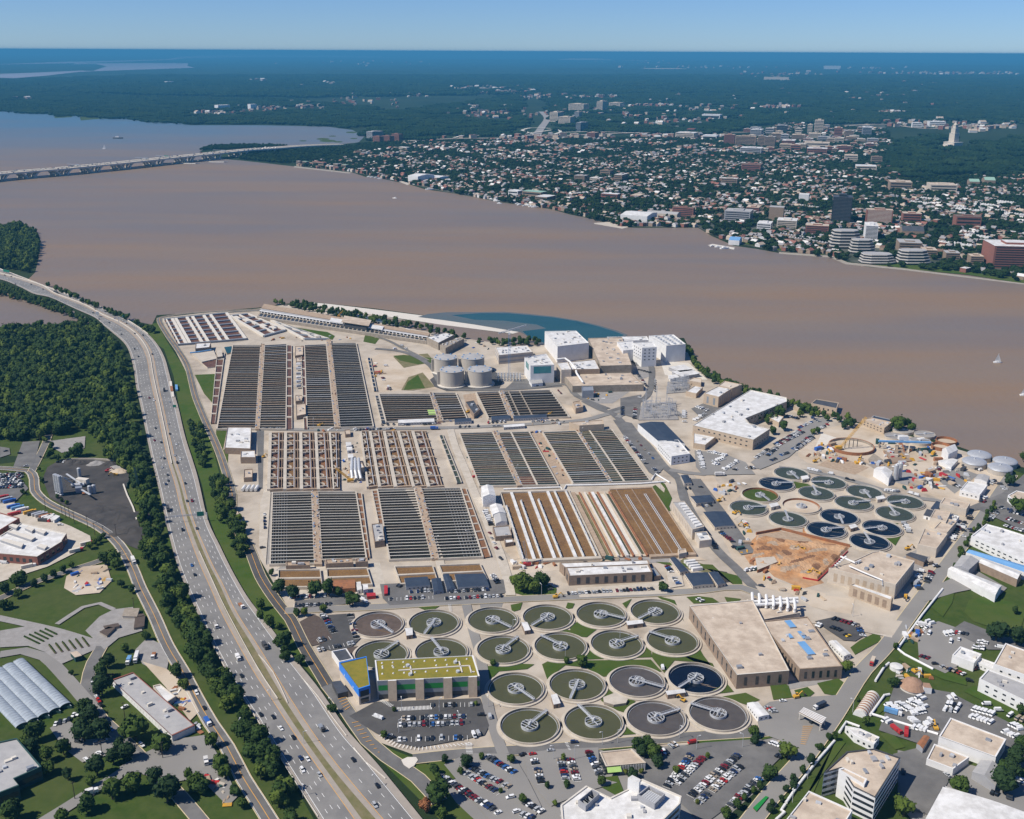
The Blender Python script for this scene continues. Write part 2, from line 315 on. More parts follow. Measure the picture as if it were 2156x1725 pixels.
# muddy at hand; clearer beyond the bridge, sky-reflection blue painted into its colour
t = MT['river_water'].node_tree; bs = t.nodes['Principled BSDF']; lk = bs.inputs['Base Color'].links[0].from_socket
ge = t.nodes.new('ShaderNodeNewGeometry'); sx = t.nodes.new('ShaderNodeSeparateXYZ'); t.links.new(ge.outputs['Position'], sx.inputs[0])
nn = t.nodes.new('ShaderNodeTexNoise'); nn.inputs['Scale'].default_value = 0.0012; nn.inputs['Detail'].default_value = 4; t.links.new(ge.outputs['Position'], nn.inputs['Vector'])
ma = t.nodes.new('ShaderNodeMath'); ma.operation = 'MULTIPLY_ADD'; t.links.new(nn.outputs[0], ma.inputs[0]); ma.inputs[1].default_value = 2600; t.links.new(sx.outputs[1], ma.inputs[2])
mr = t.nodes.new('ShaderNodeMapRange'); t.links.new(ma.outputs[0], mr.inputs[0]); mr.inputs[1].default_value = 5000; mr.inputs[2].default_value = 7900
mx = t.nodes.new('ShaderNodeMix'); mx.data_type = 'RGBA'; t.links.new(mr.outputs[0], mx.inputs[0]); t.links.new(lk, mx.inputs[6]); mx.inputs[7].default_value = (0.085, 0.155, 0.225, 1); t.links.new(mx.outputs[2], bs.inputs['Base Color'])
W = Sheets('inlet', 0.15); W.p("-400,590 0,606 60,622 110,636 170,662 196,678 170,688 60,702 0,706 -400,730", 'river_water'); W.done()
W = Sheets('discharge_plume', 0.30)
W.p("880,668 900,662 940,658 1000,658 1060,657 1110,661 1165,667 1215,675 1262,686 1300,697 1322,706 1300,720 1140,726 1096,700 1000,684 930,674", 'mixing_water')
W.p("950,664 1010,660 1070,660 1115,664 1165,669 1215,677 1260,688 1296,699 1314,706 1290,719 1150,724 1115,712 1100,698 1150,692 1130,684 1060,676 1000,674", 'teal_water')
W.done()
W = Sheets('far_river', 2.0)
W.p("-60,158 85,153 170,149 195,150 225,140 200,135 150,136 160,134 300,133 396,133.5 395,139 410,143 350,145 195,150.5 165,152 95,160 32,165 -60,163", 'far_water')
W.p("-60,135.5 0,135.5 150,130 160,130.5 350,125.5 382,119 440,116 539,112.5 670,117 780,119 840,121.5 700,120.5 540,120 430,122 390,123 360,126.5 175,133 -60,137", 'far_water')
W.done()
# land beyond and around
L = Sheets('lawn', 0.02)
L.p("-200,1000 150,960 300,960 330,1030 350,1110 375,1200 420,1310 500,1470 640,1760 -300,1800", 'rough_grass')
L.p("280,690 345,735 365,790 378,860 395,930 425,1020 440,1090 470,1170 520,1260 600,1360 680,1450 760,1560 900,1700 960,1760 1180,1760 1000,1660 880,1600 780,1560 720,1470 640,1370 560,1230 500,1120 470,1030 445,930 420,860 398,790 352,720 330,680", 'lawn')
L.p("330,960 350,1110 372,1200 395,1260 410,1300 470,1406 545,1520 680,1760 600,1760 530,1620 430,1450 340,1290 300,1180 285,1090 290,1000", 'rough_grass')
L.p("0,690 210,690 275,765 288,830 300,930 300,965 0,960", 'rough_grass')
L.p("1590,1545 1640,1540 1760,1380 1860,1260 1960,1130 2060,1010 2130,990 2300,1040 2300,1800 1560,1800 1640,1650", 'rough_grass')
L.done()
Y = Sheets('yard', 0.10)                                     # the works' concrete yards
YARD = "334,670 420,660 545,650 600,642 700,648 900,682 1100,722 1230,716 1440,722 1458,768 1500,800 1620,845 1800,890 1960,930 2080,965 2125,1000 2085,1070 2010,1180 1915,1310 1840,1395 1790,1440 1725,1530 1640,1600 1500,1590 900,1600 790,1560 720,1470 680,1420 640,1350 612,1290 560,1200 520,1130 490,1040 465,960 435,900 414,830 395,790 360,720"
Y.p(YARD, 'yard_slab')
Y.p("655,637 690,640 790,652 940,671 1080,692 1097,698 1080,703 930,684 789,663 700,650 668,645", 'chalk')
Y.p("690,661 790,678 900,698 1000,716 1090,728 1095,722 1000,706 900,688 790,669 710,655", 'mixing_water')
Y.p("1685,905 1730,905 1770,895 1800,893 1840,905 1890,925 1950,938 2000,950 2110,985 2120,1000 2060,1080 2000,1060 1950,1040 1860,1020 1780,990 1700,975 1680,960", 'sand')
Y.p("1500,1030 1540,1010 1560,1040 1530,1075 1560,1110 1600,1130 1580,1160 1640,1225 1740,1250 1700,1300 1620,1250 1560,1215 1530,1150 1500,1100", 'sand')
Y.p("1592,1128 1640,1118 1790,1150 1770,1162 1745,1200 1720,1222 1650,1210 1600,1200 1575,1170", 'clay')
Y.p("1060,1178 1180,1180 1180,1195 1400,1175 1440,1160 1490,1180 1400,1185 1250,1178 1190,1200 1080,1210", 'sand')
Y.p("575,1190 800,1185 815,1250 620,1262 585,1240", 'concrete')
Y.p("768,756 800,745 900,745 915,800 920,820 800,825 782,790", 'sand')
Y.p("790,800 820,790 860,800 865,822 800,826", 'sand')
Y.p("1592,1128 1645,1119 1700,1130 1720,1150 1680,1160 1640,1150 1600,1160", 'tan_walk'); Y.p("1740,1148 1785,1152 1770,1165 1745,1160", 'sand')
for q, m in (("905,1610 1080,1588 1260,1578 1400,1572 1640,1552 1600,1660 1480,1765 1040,1765 960,1690", 'pale_asphalt'), ("1890,1580 2000,1600 2156,1640 2190,1765 1950,1765 1890,1690", 'pale_asphalt'), ("575,1000 600,1030 590,1180 560,1190 552,1100", 'gravel'), ("1690,1100 1720,1120 1740,1145 1690,1130", 'clay'), ("1560,1160 1592,1130 1600,1180 1580,1190", 'clay'), ("1600,1186 1722,1216 1735,1228 1690,1240 1630,1215", 'clay'), ("1760,960 1830,985 1800,1000 1720,980", 'tan_walk'), ("1900,990 1960,1010 1940,1030 1880,1015", 'gravel'), ("1730,912 1770,925 1750,950 1715,945", 'chalk'), ("1840,955 1890,990 1860,1000 1820,975", 'stone'), ("1960,1000 2020,985 2060,1000 2010,1040", 'pale_asphalt'), ("820,1060 850,1060 850,1080 822,1080", 'gravel'), ("1290,1175 1420,1172 1440,1185 1300,1186", 'gravel'), ("600,1187 640,1187 650,1200 580,1202", 'gravel'), ("1010,1270 1060,1268 1040,1330 1020,1330", 'pale_asphalt'), ("1640,1440 1680,1430 1740,1425 1760,1435 1650,1455", 'gravel'), ("690,1350 720,1345 735,1390 715,1395", 'pale_asphalt'), ("905,800 925,785 1040,780 1060,800 1050,822 940,824 915,815", 'dark_asphalt'), ("1085,800 1170,795 1185,815 1120,820 1060,822", 'asphalt'), ("1320,735 1360,735 1380,790 1345,800 1330,770", 'gravel'), ("1200,820 1290,815 1340,815 1290,850 1240,850", 'gravel'), ("540,905 556,905 553,1030 545,1030", 'asphalt'), ("1390,760 1450,765 1490,800 1455,800 1400,790", 'chalk'), ("1180,850 1230,860 1250,880 1190,890 1150,885", 'sand'), ("975,832 1000,828 1015,880 990,884", 'tan_walk'), ("1116,908 1142,907 1206,1018 1178,1020", 'tan_walk'), ("770,700 800,712 790,725 765,720", 'lawn'), ("455,905 478,905 470,945 468,1010 455,960", 'lawn'), ("1030,1110 1060,1105 1100,1175 1080,1180 1055,1150", 'sand'), ("1460,1000 1500,1000 1560,1085 1545,1095", 'sand'), ("1420,1195 1540,1215 1560,1235 1500,1195 1440,1175", 'dry_grass'), ("1500,1200 1530,1205 1545,1225 1525,1228", 'coal'), ("1700,1250 1800,1262 1790,1300 1700,1275", 'sand'), ("1890,1180 1960,1140 1990,1130 1940,1200 1900,1250", 'gravel')): Y.p(q, m)
Y.done()
D = Sheets('plant_lawn', 0.40)
for q in ("828,752 900,745 915,762 850,775 ", "860,795 890,785 915,815 870,823 845,822", "790,712 850,700 820,690 740,682"):
 D.p(q, 'dry_grass')
for q in ("828,750 850,748 912,755 912,764 880,768 842,760", "850,822 858,805 880,790 895,818", "410,790 455,788 452,815 448,850 430,830", "470,950 482,935 478,1000 470,1000", "400,905 420,880 440,950 430,960",
   "620,690 690,700 705,708 700,716 645,712 643,705", "1140,1262 1160,1255 1175,1262 1100,1265",
   "1075,1238 1085,1250 1120,1260 1170,1256 1172,1240 1120,1215 1080,1215",
   "1380,1022 1400,1040 1412,1076 1400,1080 1378,1052 1366,1030", "1385,1012 1400,1030 1395,1050 1408,1070 1415,1050 1400,1020", "1445,1258 1470,1256 1500,1260 1515,1270 1460,1272", "1525,1258 1560,1262 1555,1268 1530,1268",
   "1380,1184 1400,1190 1500,1200 1560,1215 1565,1245 1548,1235 1500,1190", "1645,1010 1700,1020 1720,1030 1640,1028",
   "1200,1325 1220,1305 1245,1318 1262,1322 1235,1343 1205,1340", "1170,1362 1190,1370 1215,1330 1180,1325", "1230,1365 1260,1345 1330,1370 1370,1364 1372,1385 1230,1390", "1374,1365 1430,1378 1470,1362 1480,1380 1510,1420 1500,1398 1420,1392 1398,1418 1372,1385",
   "1141,1400 1155,1393 1370,1390 1393,1415 1270,1426 1230,1406 1190,1402 1152,1432", "1020,1405 1078,1398 1125,1400 1110,1410 1050,1415 1025,1440", "1265,1476 1285,1450 1300,1452 1290,1462 1320,1470 1338,1478 1315,1502 1285,1492", "1310,1530 1325,1525 1360,1545 1300,1550",
   "1500,1455 1530,1440 1545,1458 1510,1462", "1520,1468 1570,1460 1600,1475 1570,1485", "1380,1255 1420,1265 1440,1310 1425,1285", "905,1290 925,1278 905,1275 880,1280",
   "2010,1148 2030,1150 2020,1175", "1875,1110 1925,1090 1905,1080", "1860,1130 1900,1125 1885,1150",
   "1075,1275 1100,1270 1095,1285 1078,1290", "1195,1270 1210,1272 1205,1282 1190,1284", "1310,1272 1330,1262 1318,1282"):
 D.p(q, 'lawn')
for q in ("1620,1440 1640,1435 1660,1445 1668,1470 1628,1475", "1672,1455 1700,1448 1715,1460 1700,1472 1680,1470", "1720,1440 1765,1430 1785,1445 1770,1468 1735,1462",
   "895,1620 920,1590 1000,1580 1080,1578 1090,1590 1000,1595 960,1640 910,1660", "1415,1580 1480,1560 1580,1550 1640,1552 1600,1560 1520,1570 1440,1586", "1550,1600 1575,1572 1605,1590 1610,1605 1570,1615",
   "1255,1576 1350,1570 1340,1576 1270,1582", "1258,1640 1300,1635 1322,1690 1260,1656", "1810,1350 1850,1330 1855,1350 1800,1380 1790,1365",
   "2040,1265 2080,1255 2130,1270 2160,1290 2150,1320 2110,1330 2050,1310 2030,1290", "1960,1280 1990,1250 2010,1245 2005,1270 1985,1300", "1900,1378 2035,1432 2035,1445 1985,1432 1890,1390", "1850,1545 1880,1545 1905,1575 1885,1580", "2050,1445 2156,1490 2156,1520 2030,1458",
   "1700,1700 1760,1560 1780,1565 1690,1690 1640,1760 1600,1760", "1845,1490 1870,1470 1885,1480 1850,1505"):
 D.p(q, 'lawn')
D.p("615,1330 632,1310 660,1295 672,1300 705,1345 700,1352 655,1362", 'mulch'); D.p("730,1365 755,1362 745,1385 735,1378", 'mulch')
D.done()
A = Sheets('road', 0.60)
def road(txt, wd, m, kerb=True, closed=False):
 l = line(txt)
 if kerb: A.strip(l, wd + 1.0, 'kerb')
 A.strip(l, wd, m); return l
# perimeter road on the river side and the works' west side
PR = road("560,652 480,655 400,660 345,668 336,676 352,705 375,738 395,772 410,830 422,862 436,895 450,925 466,965 483,1018 489,1042", 7.5, 'asphalt')
PR2 = road("489,1042 489,1075 500,1115 522,1150 536,1185 548,1215 566,1245 590,1278 612,1305 640,1362 668,1408 690,1444", 8.5, 'dark_asphalt')
road("690,1444 715,1475 745,1520 775,1562 815,1596 880,1640 925,1690", 9, 'asphalt')
road("466,905 540,904 700,906 860,903 1000,900 1130,893 1230,885 1290,870 1400,850", 9, 'pale_asphalt', False)
road("345,672 420,664 545,655 600,668 700,690 800,712 850,735 900,760", 6, 'asphalt')
road("790,735 850,742 905,770 935,815 1000,822 1120,818 1190,810 1215,835 1280,862", 8, 'asphalt', False)
road("1230,845 1262,862 1290,872 1320,900 1360,935 1400,985 1430,1010 1440,1050 1470,1105 1510,1160 1552,1200 1590,1240 1640,1272 1720,1300", 9, 'asphalt', False)
road("1282,868 1330,852 1362,835 1372,800 1370,770 1350,750", 8, 'asphalt', False)
road("1300,880 1330,865 1400,858 1440,880", 7, 'pale_asphalt', False)
road("1410,990 1480,1000 1530,985 1600,985 1640,960 1700,915 1740,880", 8, 'pale_asphalt', False)
road("1640,985 1700,993 1800,1015 1900,1045 1990,1060 2010,1100", 8, 'pale_asphalt', False)
road("948,905 958,940 975,980 1000,1040 1030,1110 1060,1190 1075,1255", 8, 'concrete', False)
road("860,1030 900,1110 925,1180 940,1260", 7, 'concrete', False)
road("600,1287 700,1283 800,1279 900,1272 1000,1267 1080,1263 1200,1258 1400,1250 1480,1244 1560,1238 1640,1275", 9, 'pale_asphalt')
MAINR = road("870,1600 960,1590 1060,1583 1150,1578 1300,1566 1450,1553 1560,1546 1640,1540", 9, 'asphalt')
road("982,1275 990,1310 1005,1360 1015,1400 1022,1450 1030,1500 1048,1560 1060,1590", 7, 'pale_asphalt', False)
PERIM = road("2130,1000 2080,1075 2030,1142 1985,1202 1930,1275 1867,1360 1817,1413 1787,1458 1757,1506 1717,1563 1680,1613 1630,1668 1570,1745", 11, 'pale_asphalt')
road("1640,1275 1720,1300 1800,1318 1880,1335", 14, 'concrete', False)
A.p("1620,1480 1690,1470 1770,1465 1760,1500 1700,1580 1660,1600 1640,1560 1600,1545 1590,1500", 'pale_asphalt')
A.p("1590,1235 1660,1250 1720,1285 1900,1310 1880,1340 1800,1330 1700,1312 1620,1280", 'yard_slab')
# roads on the left
FR = road("-40,985 20,988 60,992 72,1010 74,1035 100,1060 150,1084 207,1111 240,1136 262,1164 280,1200 296,1240 324,1296 352,1360 385,1416 412,1468 445,1526 478,1574 512,1640 545,1692 600,1780", 8.5, 'asphalt')
road("66,995 84,960 98,930 104,915", 7, 'asphalt')
road("262,1164 200,1186 140,1205 80,1225 0,1262 -40,1285", 7, 'asphalt')
road("-40,1295 40,1312 120,1330 200,1355 215,1362", 7, 'gravel', False)
road("215,1362 196,1395 184,1440 190,1480 215,1518 250,1550 290,1590 330,1630 380,1680 430,1740", 8, 'asphalt')
road("120,1316 150,1296 175,1280 210,1272 240,1285", 4, 'gravel', False)
road("0,1380 50,1372 95,1385 140,1430 175,1470 200,1500", 9, 'pale_asphalt', False)
road("70,1745 140,1702 190,1670 240,1640 270,1620 300,1605", 8, 'pale_asphalt', False)
road("120,1535 150,1575 180,1600 215,1580 240,1560", 7, 'pale_asphalt', False)
A.p("105,1535 140,1515 165,1535 175,1560 240,1555 300,1590 230,1590 190,1606 150,1590", 'pale_asphalt')
A.p("250,1618 300,1590 360,1560 430,1550 440,1560 470,1610 500,1680 480,1700 420,1640 360,1650", 'pale_asphalt')
A.p("285,1370 310,1345 340,1358 355,1395 350,1420 320,1410 300,1400", 'gravel'); A.p("300,1395 350,1410 390,1440 420,1500 400,1520 350,1450", 'sand')
A.p("180,1330 210,1300 240,1285 280,1280 300,1330 250,1345 220,1370", 'gravel')
A.p("0,1330 60,1320 120,1335 205,1355 200,1370 130,1400 95,1375 60,1362 0,1365", 'gravel')
A.p("140,1215 175,1195 225,1190 235,1225 210,1250 160,1255 135,1240", 'sand')
A.p("-40,1060 10,1050 60,1075 150,1110 190,1130 192,1142 160,1165 100,1195 -40,1240", 'concrete')
A.p("100,985 130,968 200,970 270,975 280,985 272,1010 265,1030 290,1095 300,1140 295,1160 270,1150 220,1110 150,1075 105,1050 90,1010", 'coal')
A.p("28,985 48,932 84,930 78,955 68,985", 'asphalt'); A.p("0,942 20,945 22,958 0,965", 'asphalt')
A.p("105,930 180,920 178,945 130,955 112,945", 'gravel')
A.done()
# the motorway: two carriageways
H = Sheets('motorway', 1.6)
SBL = "-60,584 0,590 42,606 72,621 105,628 160,653 200,671 217,686 235,701 260,723 272,743 282,781 287,818 297,862 315,950 332,1022 352,1112 370,1182 390,1237 415,1293 435,1338 470,1406 502,1463 539,1518 605,1624 690,1762"
DIV = "-60,569 0,578 82,601 117,621 175,643 217,666 250,681 280,701 302,726 315,753 322,793 330,831 337,862 358,962 376,1022 392,1087 424,1175 452,1237 477,1294 539,1406 584,1475 640,1560 760,1727 785,1762"
MED = "-60,566 0,575.5 82,599 117,619 175,641 218,664 252,679 283,699 305,724 318,752 325,792 332,830 339,862 361,962 380,1022 398,1087 433,1175 464,1237 490,1294 539,1374 604,1485 690,1610 800,1740 820,1762"
NBR = "-60,560 0,568 60,591 112,611 160,628 207,647 250,666 287,688 312,706 332,728 347,756 357,791 367,831 376,862 390,922 415,1002 437,1095 462,1150 490,1207 522,1262 545,1292 614,1383 671,1453 734,1545 789,1606 886,1725 915,1762"
def between(a, b, m, z, t0=0.0, t1=1.0, n=160, dash=None, wd=None):
 la = line(a); lb = line(b); La, Lb = length(la), length(lb)
 prev = None
 for i in range(n+1):
  pa = along(la, La*i/n); pb = along(lb, Lb*i/n)
  q0 = (pa[0]+(pb[0]-pa[0])*t0, pa[1]+(pb[1]-pa[1])*t0); q1 = (pa[0]+(pb[0]-pa[0])*t1, pa[1]+(pb[1]-pa[1])*t1)
  if prev and (dash is None or i % dash == 0):
   f = [prev[0], q0, q1, prev[1]]
   if area2(f) < 0: f = f[::-1]
   H.b.face([(x, y, z) for x, y in f], m)
  prev = (q0, q1)
between(SBL, DIV, 'shoulder', 1.60); between(MED, NBR, 'shoulder', 1.61)
between(SBL, DIV, 'highway', 1.64, 0.10, 0.84); between(MED, NBR, 'highway', 1.64, 0.14, 0.80)
def paint(a, b, t, wd, m, dash=None):
 la = line(a, 6.0); lb = line(b, 6.0); La, Lb = length(la), length(lb); n = int(max(La, Lb)/4)
 pts = []
 for i in range(n+1):
  pa = along(la, La*i/n); pb = along(lb, Lb*i/n); pts.append((pa[0]+(pb[0]-pa[0])*t, pa[1]+(pb[1]-pa[1])*t))
 H.strip(pts, wd, m, z=1.68, dash=dash)
 return pts
LANES = {}
paint(SBL, DIV, 0.125, 0.3, 'paint_white'); paint(SBL, DIV, 0.83, 0.3, 'paint_yellow')
paint(MED, NBR, 0.155, 0.3, 'paint_yellow'); paint(MED, NBR, 0.78, 0.3, 'paint_white')
for t_ in (0.30, 0.48, 0.66): paint(SBL, DIV, t_, 0.26, 'paint_white', (3.5, 9))
for t_ in (0.36, 0.57): paint(MED, NBR, t_, 0.26, 'paint_white', (3.5, 9))
for k, t_ in enumerate((0.21, 0.39, 0.57, 0.75)): LANES['s%d' % k] = (SBL, DIV, t_)
for k, t_ in enumerate((0.255, 0.465, 0.68)): LANES['n%d' % k] = (MED, NBR, t_)
H.done()
# earth of the motorway embankment, under both carriageways; its sloping sides
E = MB(); l0 = line(SBL); l1 = line(NBR)
for l, s_ in ((l0, -1), (l1, 1)):
 o_ = offset(l, 5.0*s_);
 for i in range(len(l)-1):
  E.face([(*l[i], 1.59), (*l[i+1], 1.59), (*o_[i+1], 0.06), (*o_[i], 0.06)], 'rough_grass')
n_ = 160; l0 = line(DIV); l1 = line(MED); La, Lb = length(l0), length(l1)
for i in range(n_):
 a0 = along(l0, La*i/n_); a1 = along(l0, La*(i+1)/n_); b0 = along(l1, Lb*i/n_); b1 = along(l1, Lb*(i+1)/n_)
 E.face([(*a0[:2], 1.58), (*b0[:2], 1.58), (*b1[:2], 1.58), (*a1[:2], 1.58)], 'dry_grass' if i > 100 else 'shoulder')
structure(E.build('embankment', org=(0, 0, 0)))
# line markings on the works' roads
M_ = Sheets('road_marking', 0.90)
for l, m in ((PR, 'paint_yellow'), (FR, 'paint_yellow'), (PR2, 'paint_yellow')): M_.strip(l, 0.35, m)
M_.strip(FR, 0.25, 'paint_white', off=3.9); M_.strip(FR, 0.25, 'paint_white', off=-3.9)
def hatch(txt, a, b, n, m, wd=0.4):                           # stripes across a strip between two px lines
 la, lb = G(a), G(b); La, Lb = length(la), length(lb); M_.z += 0.004
 for i in range(n):
  pa = along(la, La*(i+0.5)/n); pb = along(lb, Lb*(i+0.5)/n)
  for q in ribbon([pa[:2], pb[:2]], wd): M_.b.face([(x, y, M_.z) for x, y in q], m)
# parking areas: surfaces; bays are added with the cars
K = Sheets('car_park', 0.75)
for q, m in (("735,1510 790,1480 1010,1472 1030,1530 1020,1550 960,1562 880,1576 835,1566 790,1545", 'dark_asphalt'), ("672,1298 745,1293 748,1320 760,1345 740,1365 700,1372 665,1365 700,1345", 'dark_asphalt'),
    ("935,1612 985,1588 1080,1590 1110,1640 1140,1700 1100,1760 1040,1740", 'pale_asphalt'), ("1105,1588 1165,1580 1260,1576 1262,1640 1300,1650 1230,1670 1160,1700 1110,1640", 'pale_asphalt'),
    ("1345,1582 1420,1576 1480,1566 1600,1558 1650,1580 1640,1600 1560,1680 1480,1740 1440,1700 1400,1665 1345,1640", 'asphalt'),
    ("800,1232 920,1226 1060,1222 1065,1250 960,1268 820,1276 806,1262", 'asphalt'), ("620,1268 740,1252 800,1258 720,1275 640,1282", 'asphalt'),
    ("1290,885 1330,892 1400,985 1380,1005 1365,995 1310,915", 'asphalt'), ("1306,840 1350,832 1345,885 1306,872", 'asphalt'), ("1462,950 1520,955 1570,975 1590,1000 1480,1002 1465,985", 'pale_asphalt'), ("1580,975 1690,900 1720,880 1745,890 1660,965 1600,990", 'pale_asphalt'),
    ("1455,862 1500,842 1545,850 1480,885", 'asphalt'), ("1215,1240 1400,1228 1405,1252 1220,1260", 'concrete'), ("1400,1195 1430,1190 1440,1235 1410,1240", 'concrete'), ("1440,1010 1475,1010 1540,1095 1590,1165 1560,1170 1500,1100", 'asphalt'),
    ("1715,1310 1760,1300 1810,1315 1820,1340 1800,1352 1775,1350", 'dark_asphalt'),
    ("2000,1085 2060,1075 2156,1120 2180,1080 2200,1000 2156,1000 2110,1040", 'asphalt'), ("1930,1330 1975,1310 2060,1340 2040,1390 1990,1420 1935,1395", 'pale_asphalt'), ("1885,1440 2000,1460 2156,1540 2156,1620 2000,1590 1850,1540", 'asphalt'), ("1880,1590 1960,1570 2000,1640 1960,1720 1900,1700", 'asphalt'),
    ("560,1020 548,1060 545,1150 560,1190 570,1040", 'concrete'), ("1945,1270 2010,1250 2060,1240 2100,1260 2120,1240 2050,1200 1980,1230", 'pale_asphalt'), ("2000,1330 2030,1310 2120,1345 2156,1330 2156,1370 2080,1370", 'asphalt'), ("0,1010 40,1005 60,1030 30,1060 0,1062", 'asphalt')):
 K.p(q, m)
K.done()
# ================================================================ THE WORKS: BASINS AND TANKS
class Q4:                                                    # a field on the ground given by its four corners in the picture, at height z
 def __init__(s, txt, z=2.4): s.a, s.b, s.c, s.d = G(txt, z); s.z = z   # far left, far right, near right, near left
 def pt(s, u, t):
  p = lerp(s.a, s.b, u); q = lerp(s.d, s.c, u); return lerp(p, q, t)
 def slab(s, mb, u0, u1, t0, t1, z0, z1, m, top=None): mb.prism([s.pt(u0, t0), s.pt(u1, t0), s.pt(u1, t1), s.pt(u0, t1)], z0, z1, m, top)
 def flat(s, mb, u0, u1, t0, t1, z, m): mb.flat([s.pt(u0, t0), s.pt(u1, t0), s.pt(u1, t1), s.pt(u0, t1)], z, m)
 def w(s): return math.dist(s.pt(0, .5), s.pt(1, .5))
 def h(s): return math.dist(s.pt(.5, 0), s.pt(.5, 1))
 def mid(s, z=0): return (*s.pt(.5, .5), z)
def part(parent, name, fn):
 m = MB(); fn(m); return m.build(name, parent)
def channels(label, txt, n, water, wall, group=None, wd=0.9, zw=0.35, cols=(), special=(), frame='concrete', combs=None, z=2.4):
 q = Q4(txt, z); t = thing('settling_basin', label, 'basin', q.mid(), group)
 part(t, 'water', lambda m: q.flat(m, 0, 1, 0, 1, zw, water))
 eu = 1.2/q.w(); et = 1.2/q.h()
 def fr(m):
  q.slab(m, -eu, 0, -et, 1+et, 0, z+.006, frame); q.slab(m, 1, 1+eu, -et, 1+et, 0, z+.006, frame)
  q.slab(m, 0, 1, -et, 0, 0, z+.006, frame); q.slab(m, 0, 1, 1, 1+et, 0, z+.006, frame)
 part(t, 'basin_rim', fr)
 dt = wd/2/q.h()
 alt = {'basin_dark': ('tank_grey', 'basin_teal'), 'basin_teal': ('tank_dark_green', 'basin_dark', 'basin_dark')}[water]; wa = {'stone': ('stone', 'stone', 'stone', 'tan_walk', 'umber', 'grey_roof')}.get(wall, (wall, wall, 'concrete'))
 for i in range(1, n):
  part(t, 'dividing_wall', lambda m: q.slab(m, 0, 1, i/n-dt, i/n+dt, 0, z + R.uniform(-.01, .01), 'shaded_wall', R.choice(wa)))
  if R.random() < .4: a_ = R.choice((0, R.uniform(.1, .6))); part(t, 'stale_water', lambda m: q.flat(m, a_, R.choice((1, R.uniform(a_+.1, 1))), (i-1)/n+dt, i/n-dt, zw+.03, R.choice(alt)))
 for (u, wdm, mt) in cols:
  du = wdm/2/q.w(); part(t, 'walkway', lambda m: q.slab(m, u-du, u+du, 0, 1, 0, z+.12, mt))
 for (u0, u1, t0, t1, mt) in special: part(t, 'open_water', lambda m: q.flat(m, u0, u1, t0, t1, z-.3, mt))
 if combs:
  def cb(m):
   for k in range(combs[2]):
    u = combs[0] + (combs[1]-combs[0])*(k+.5)/combs[2]; du = .13/q.w(); q.slab(m, u-du, u+du, 0, 1, z-1.2, z-.8, 'steel')
  part(t, 'launders', cb)
 return t
gA = 'dark channelled settling basins at the far end of the works'
channels('dark ribbed basin farthest left, beside the perimeter road', "491,727 548,727 537,902 458,902", 42, 'basin_dark', 'stone', gA, 1.5)
channels('dark ribbed basin between tan walkway and red-brown channel', "558,727 603,724.5 601,902 547,902", 42, 'basin_dark', 'stone', gA, 1.9)
channels('dark ribbed basin right of the central walkway with pump houses', "642,727 686,725 704,898 648,898", 42, 'basin_dark', 'stone', gA, 1.7)
channels('blackest ribbed basin with a white wall along its right side', "698,723 749,722 785,897 717,899", 42, 'basin_dark', 'grey_roof', gA, 1.1)
channels('wide ribbed basin below the grassy yard with the domeless silos', "799,829.5 905,829.5 921,884 814,887", 13, 'basin_dark', 'stone', gA, 1.2, special=((.86, 1, .62, .8, 'awning'),))
channels('narrow ribbed basin with yellowish algae, behind a grey trailer', "913,827 959,827 983,882 934,884.5", 12, 'basin_dark', 'stone', gA, 1.7)
channels('small ribbed basin right of the dark pump house', "1004,826 1050,824 1071,877 1030,880", 12, 'basin_dark', 'stone', gA, 1.7)
channels('ribbed basin nearest the road crossing', "1061,824 1158,821 1198,877 1085,880", 11, 'basin_dark', 'stone', gA, 1.2, cols=((.10, 1.2, 'stone'), (.34, 1.0, 'stone')))
gC = 'green channelled settling basins in the middle of the works'
channels('green ribbed basin right of the grey lane', "969,912 1036,910 1088,1021 1011,1022", 27, 'basin_teal', 'stone', gC, 1.3, 1.6)
channels('green ribbed basin with some rusty channels drained', "1049,911 1113,909 1174,1020 1100,1021", 27, 'basin_teal', 'stone', gC, 1.3, 1.6, cols=((.42, 1.8, 'concrete'),), special=((0, .41, .46, .56, 'tank_dark_green'), (0, .41, .57, .72, 'tank_dark_green'), (0, .41, .86, .99, 'basin_red')))
channels('green ribbed basin behind the tan control building', "1144,910 1212,907 1283,1015 1208,1017", 27, 'basin_teal', 'stone', gC, 1.5, 1.6)
channels('green ribbed basin with a strip of open ponds, beside the car park', "1220,907 1287,904 1368,1011 1290,1014", 27, 'basin_teal', 'stone', gC, 1.3, 1.6, cols=((.31, 1.8, 'concrete'),), special=tuple((0.01, .29, a, a+.17, 'tank_dark_green') for a in (.01, .21, .41, .61, .81)))
gD = 'teal channelled settling basins at the front left of the works'
channels('white ribbed basin at the front left corner, beside the dark bypass road', "575,1037 655,1035 661,1185 570,1187", 25, 'basin_teal', 'chalk', gD, .85, combs=(0, .40, 6))
channels('white ribbed basin left of the central alley', "670,1035 748,1035 770,1174 679,1177", 25, 'basin_teal', 'chalk', gD, .85)
channels('white ribbed basin right of the long grey-roofed pump house', "796,1030 871,1028 908,1174 822,1177", 25, 'basin_teal', 'chalk', gD, .85)
channels('white ribbed basin left of the white gabled shed', "889,1029 969,1027 1015,1171 925,1175", 25, 'basin_teal', 'chalk', gD, .85, combs=(.55, 1, 6))
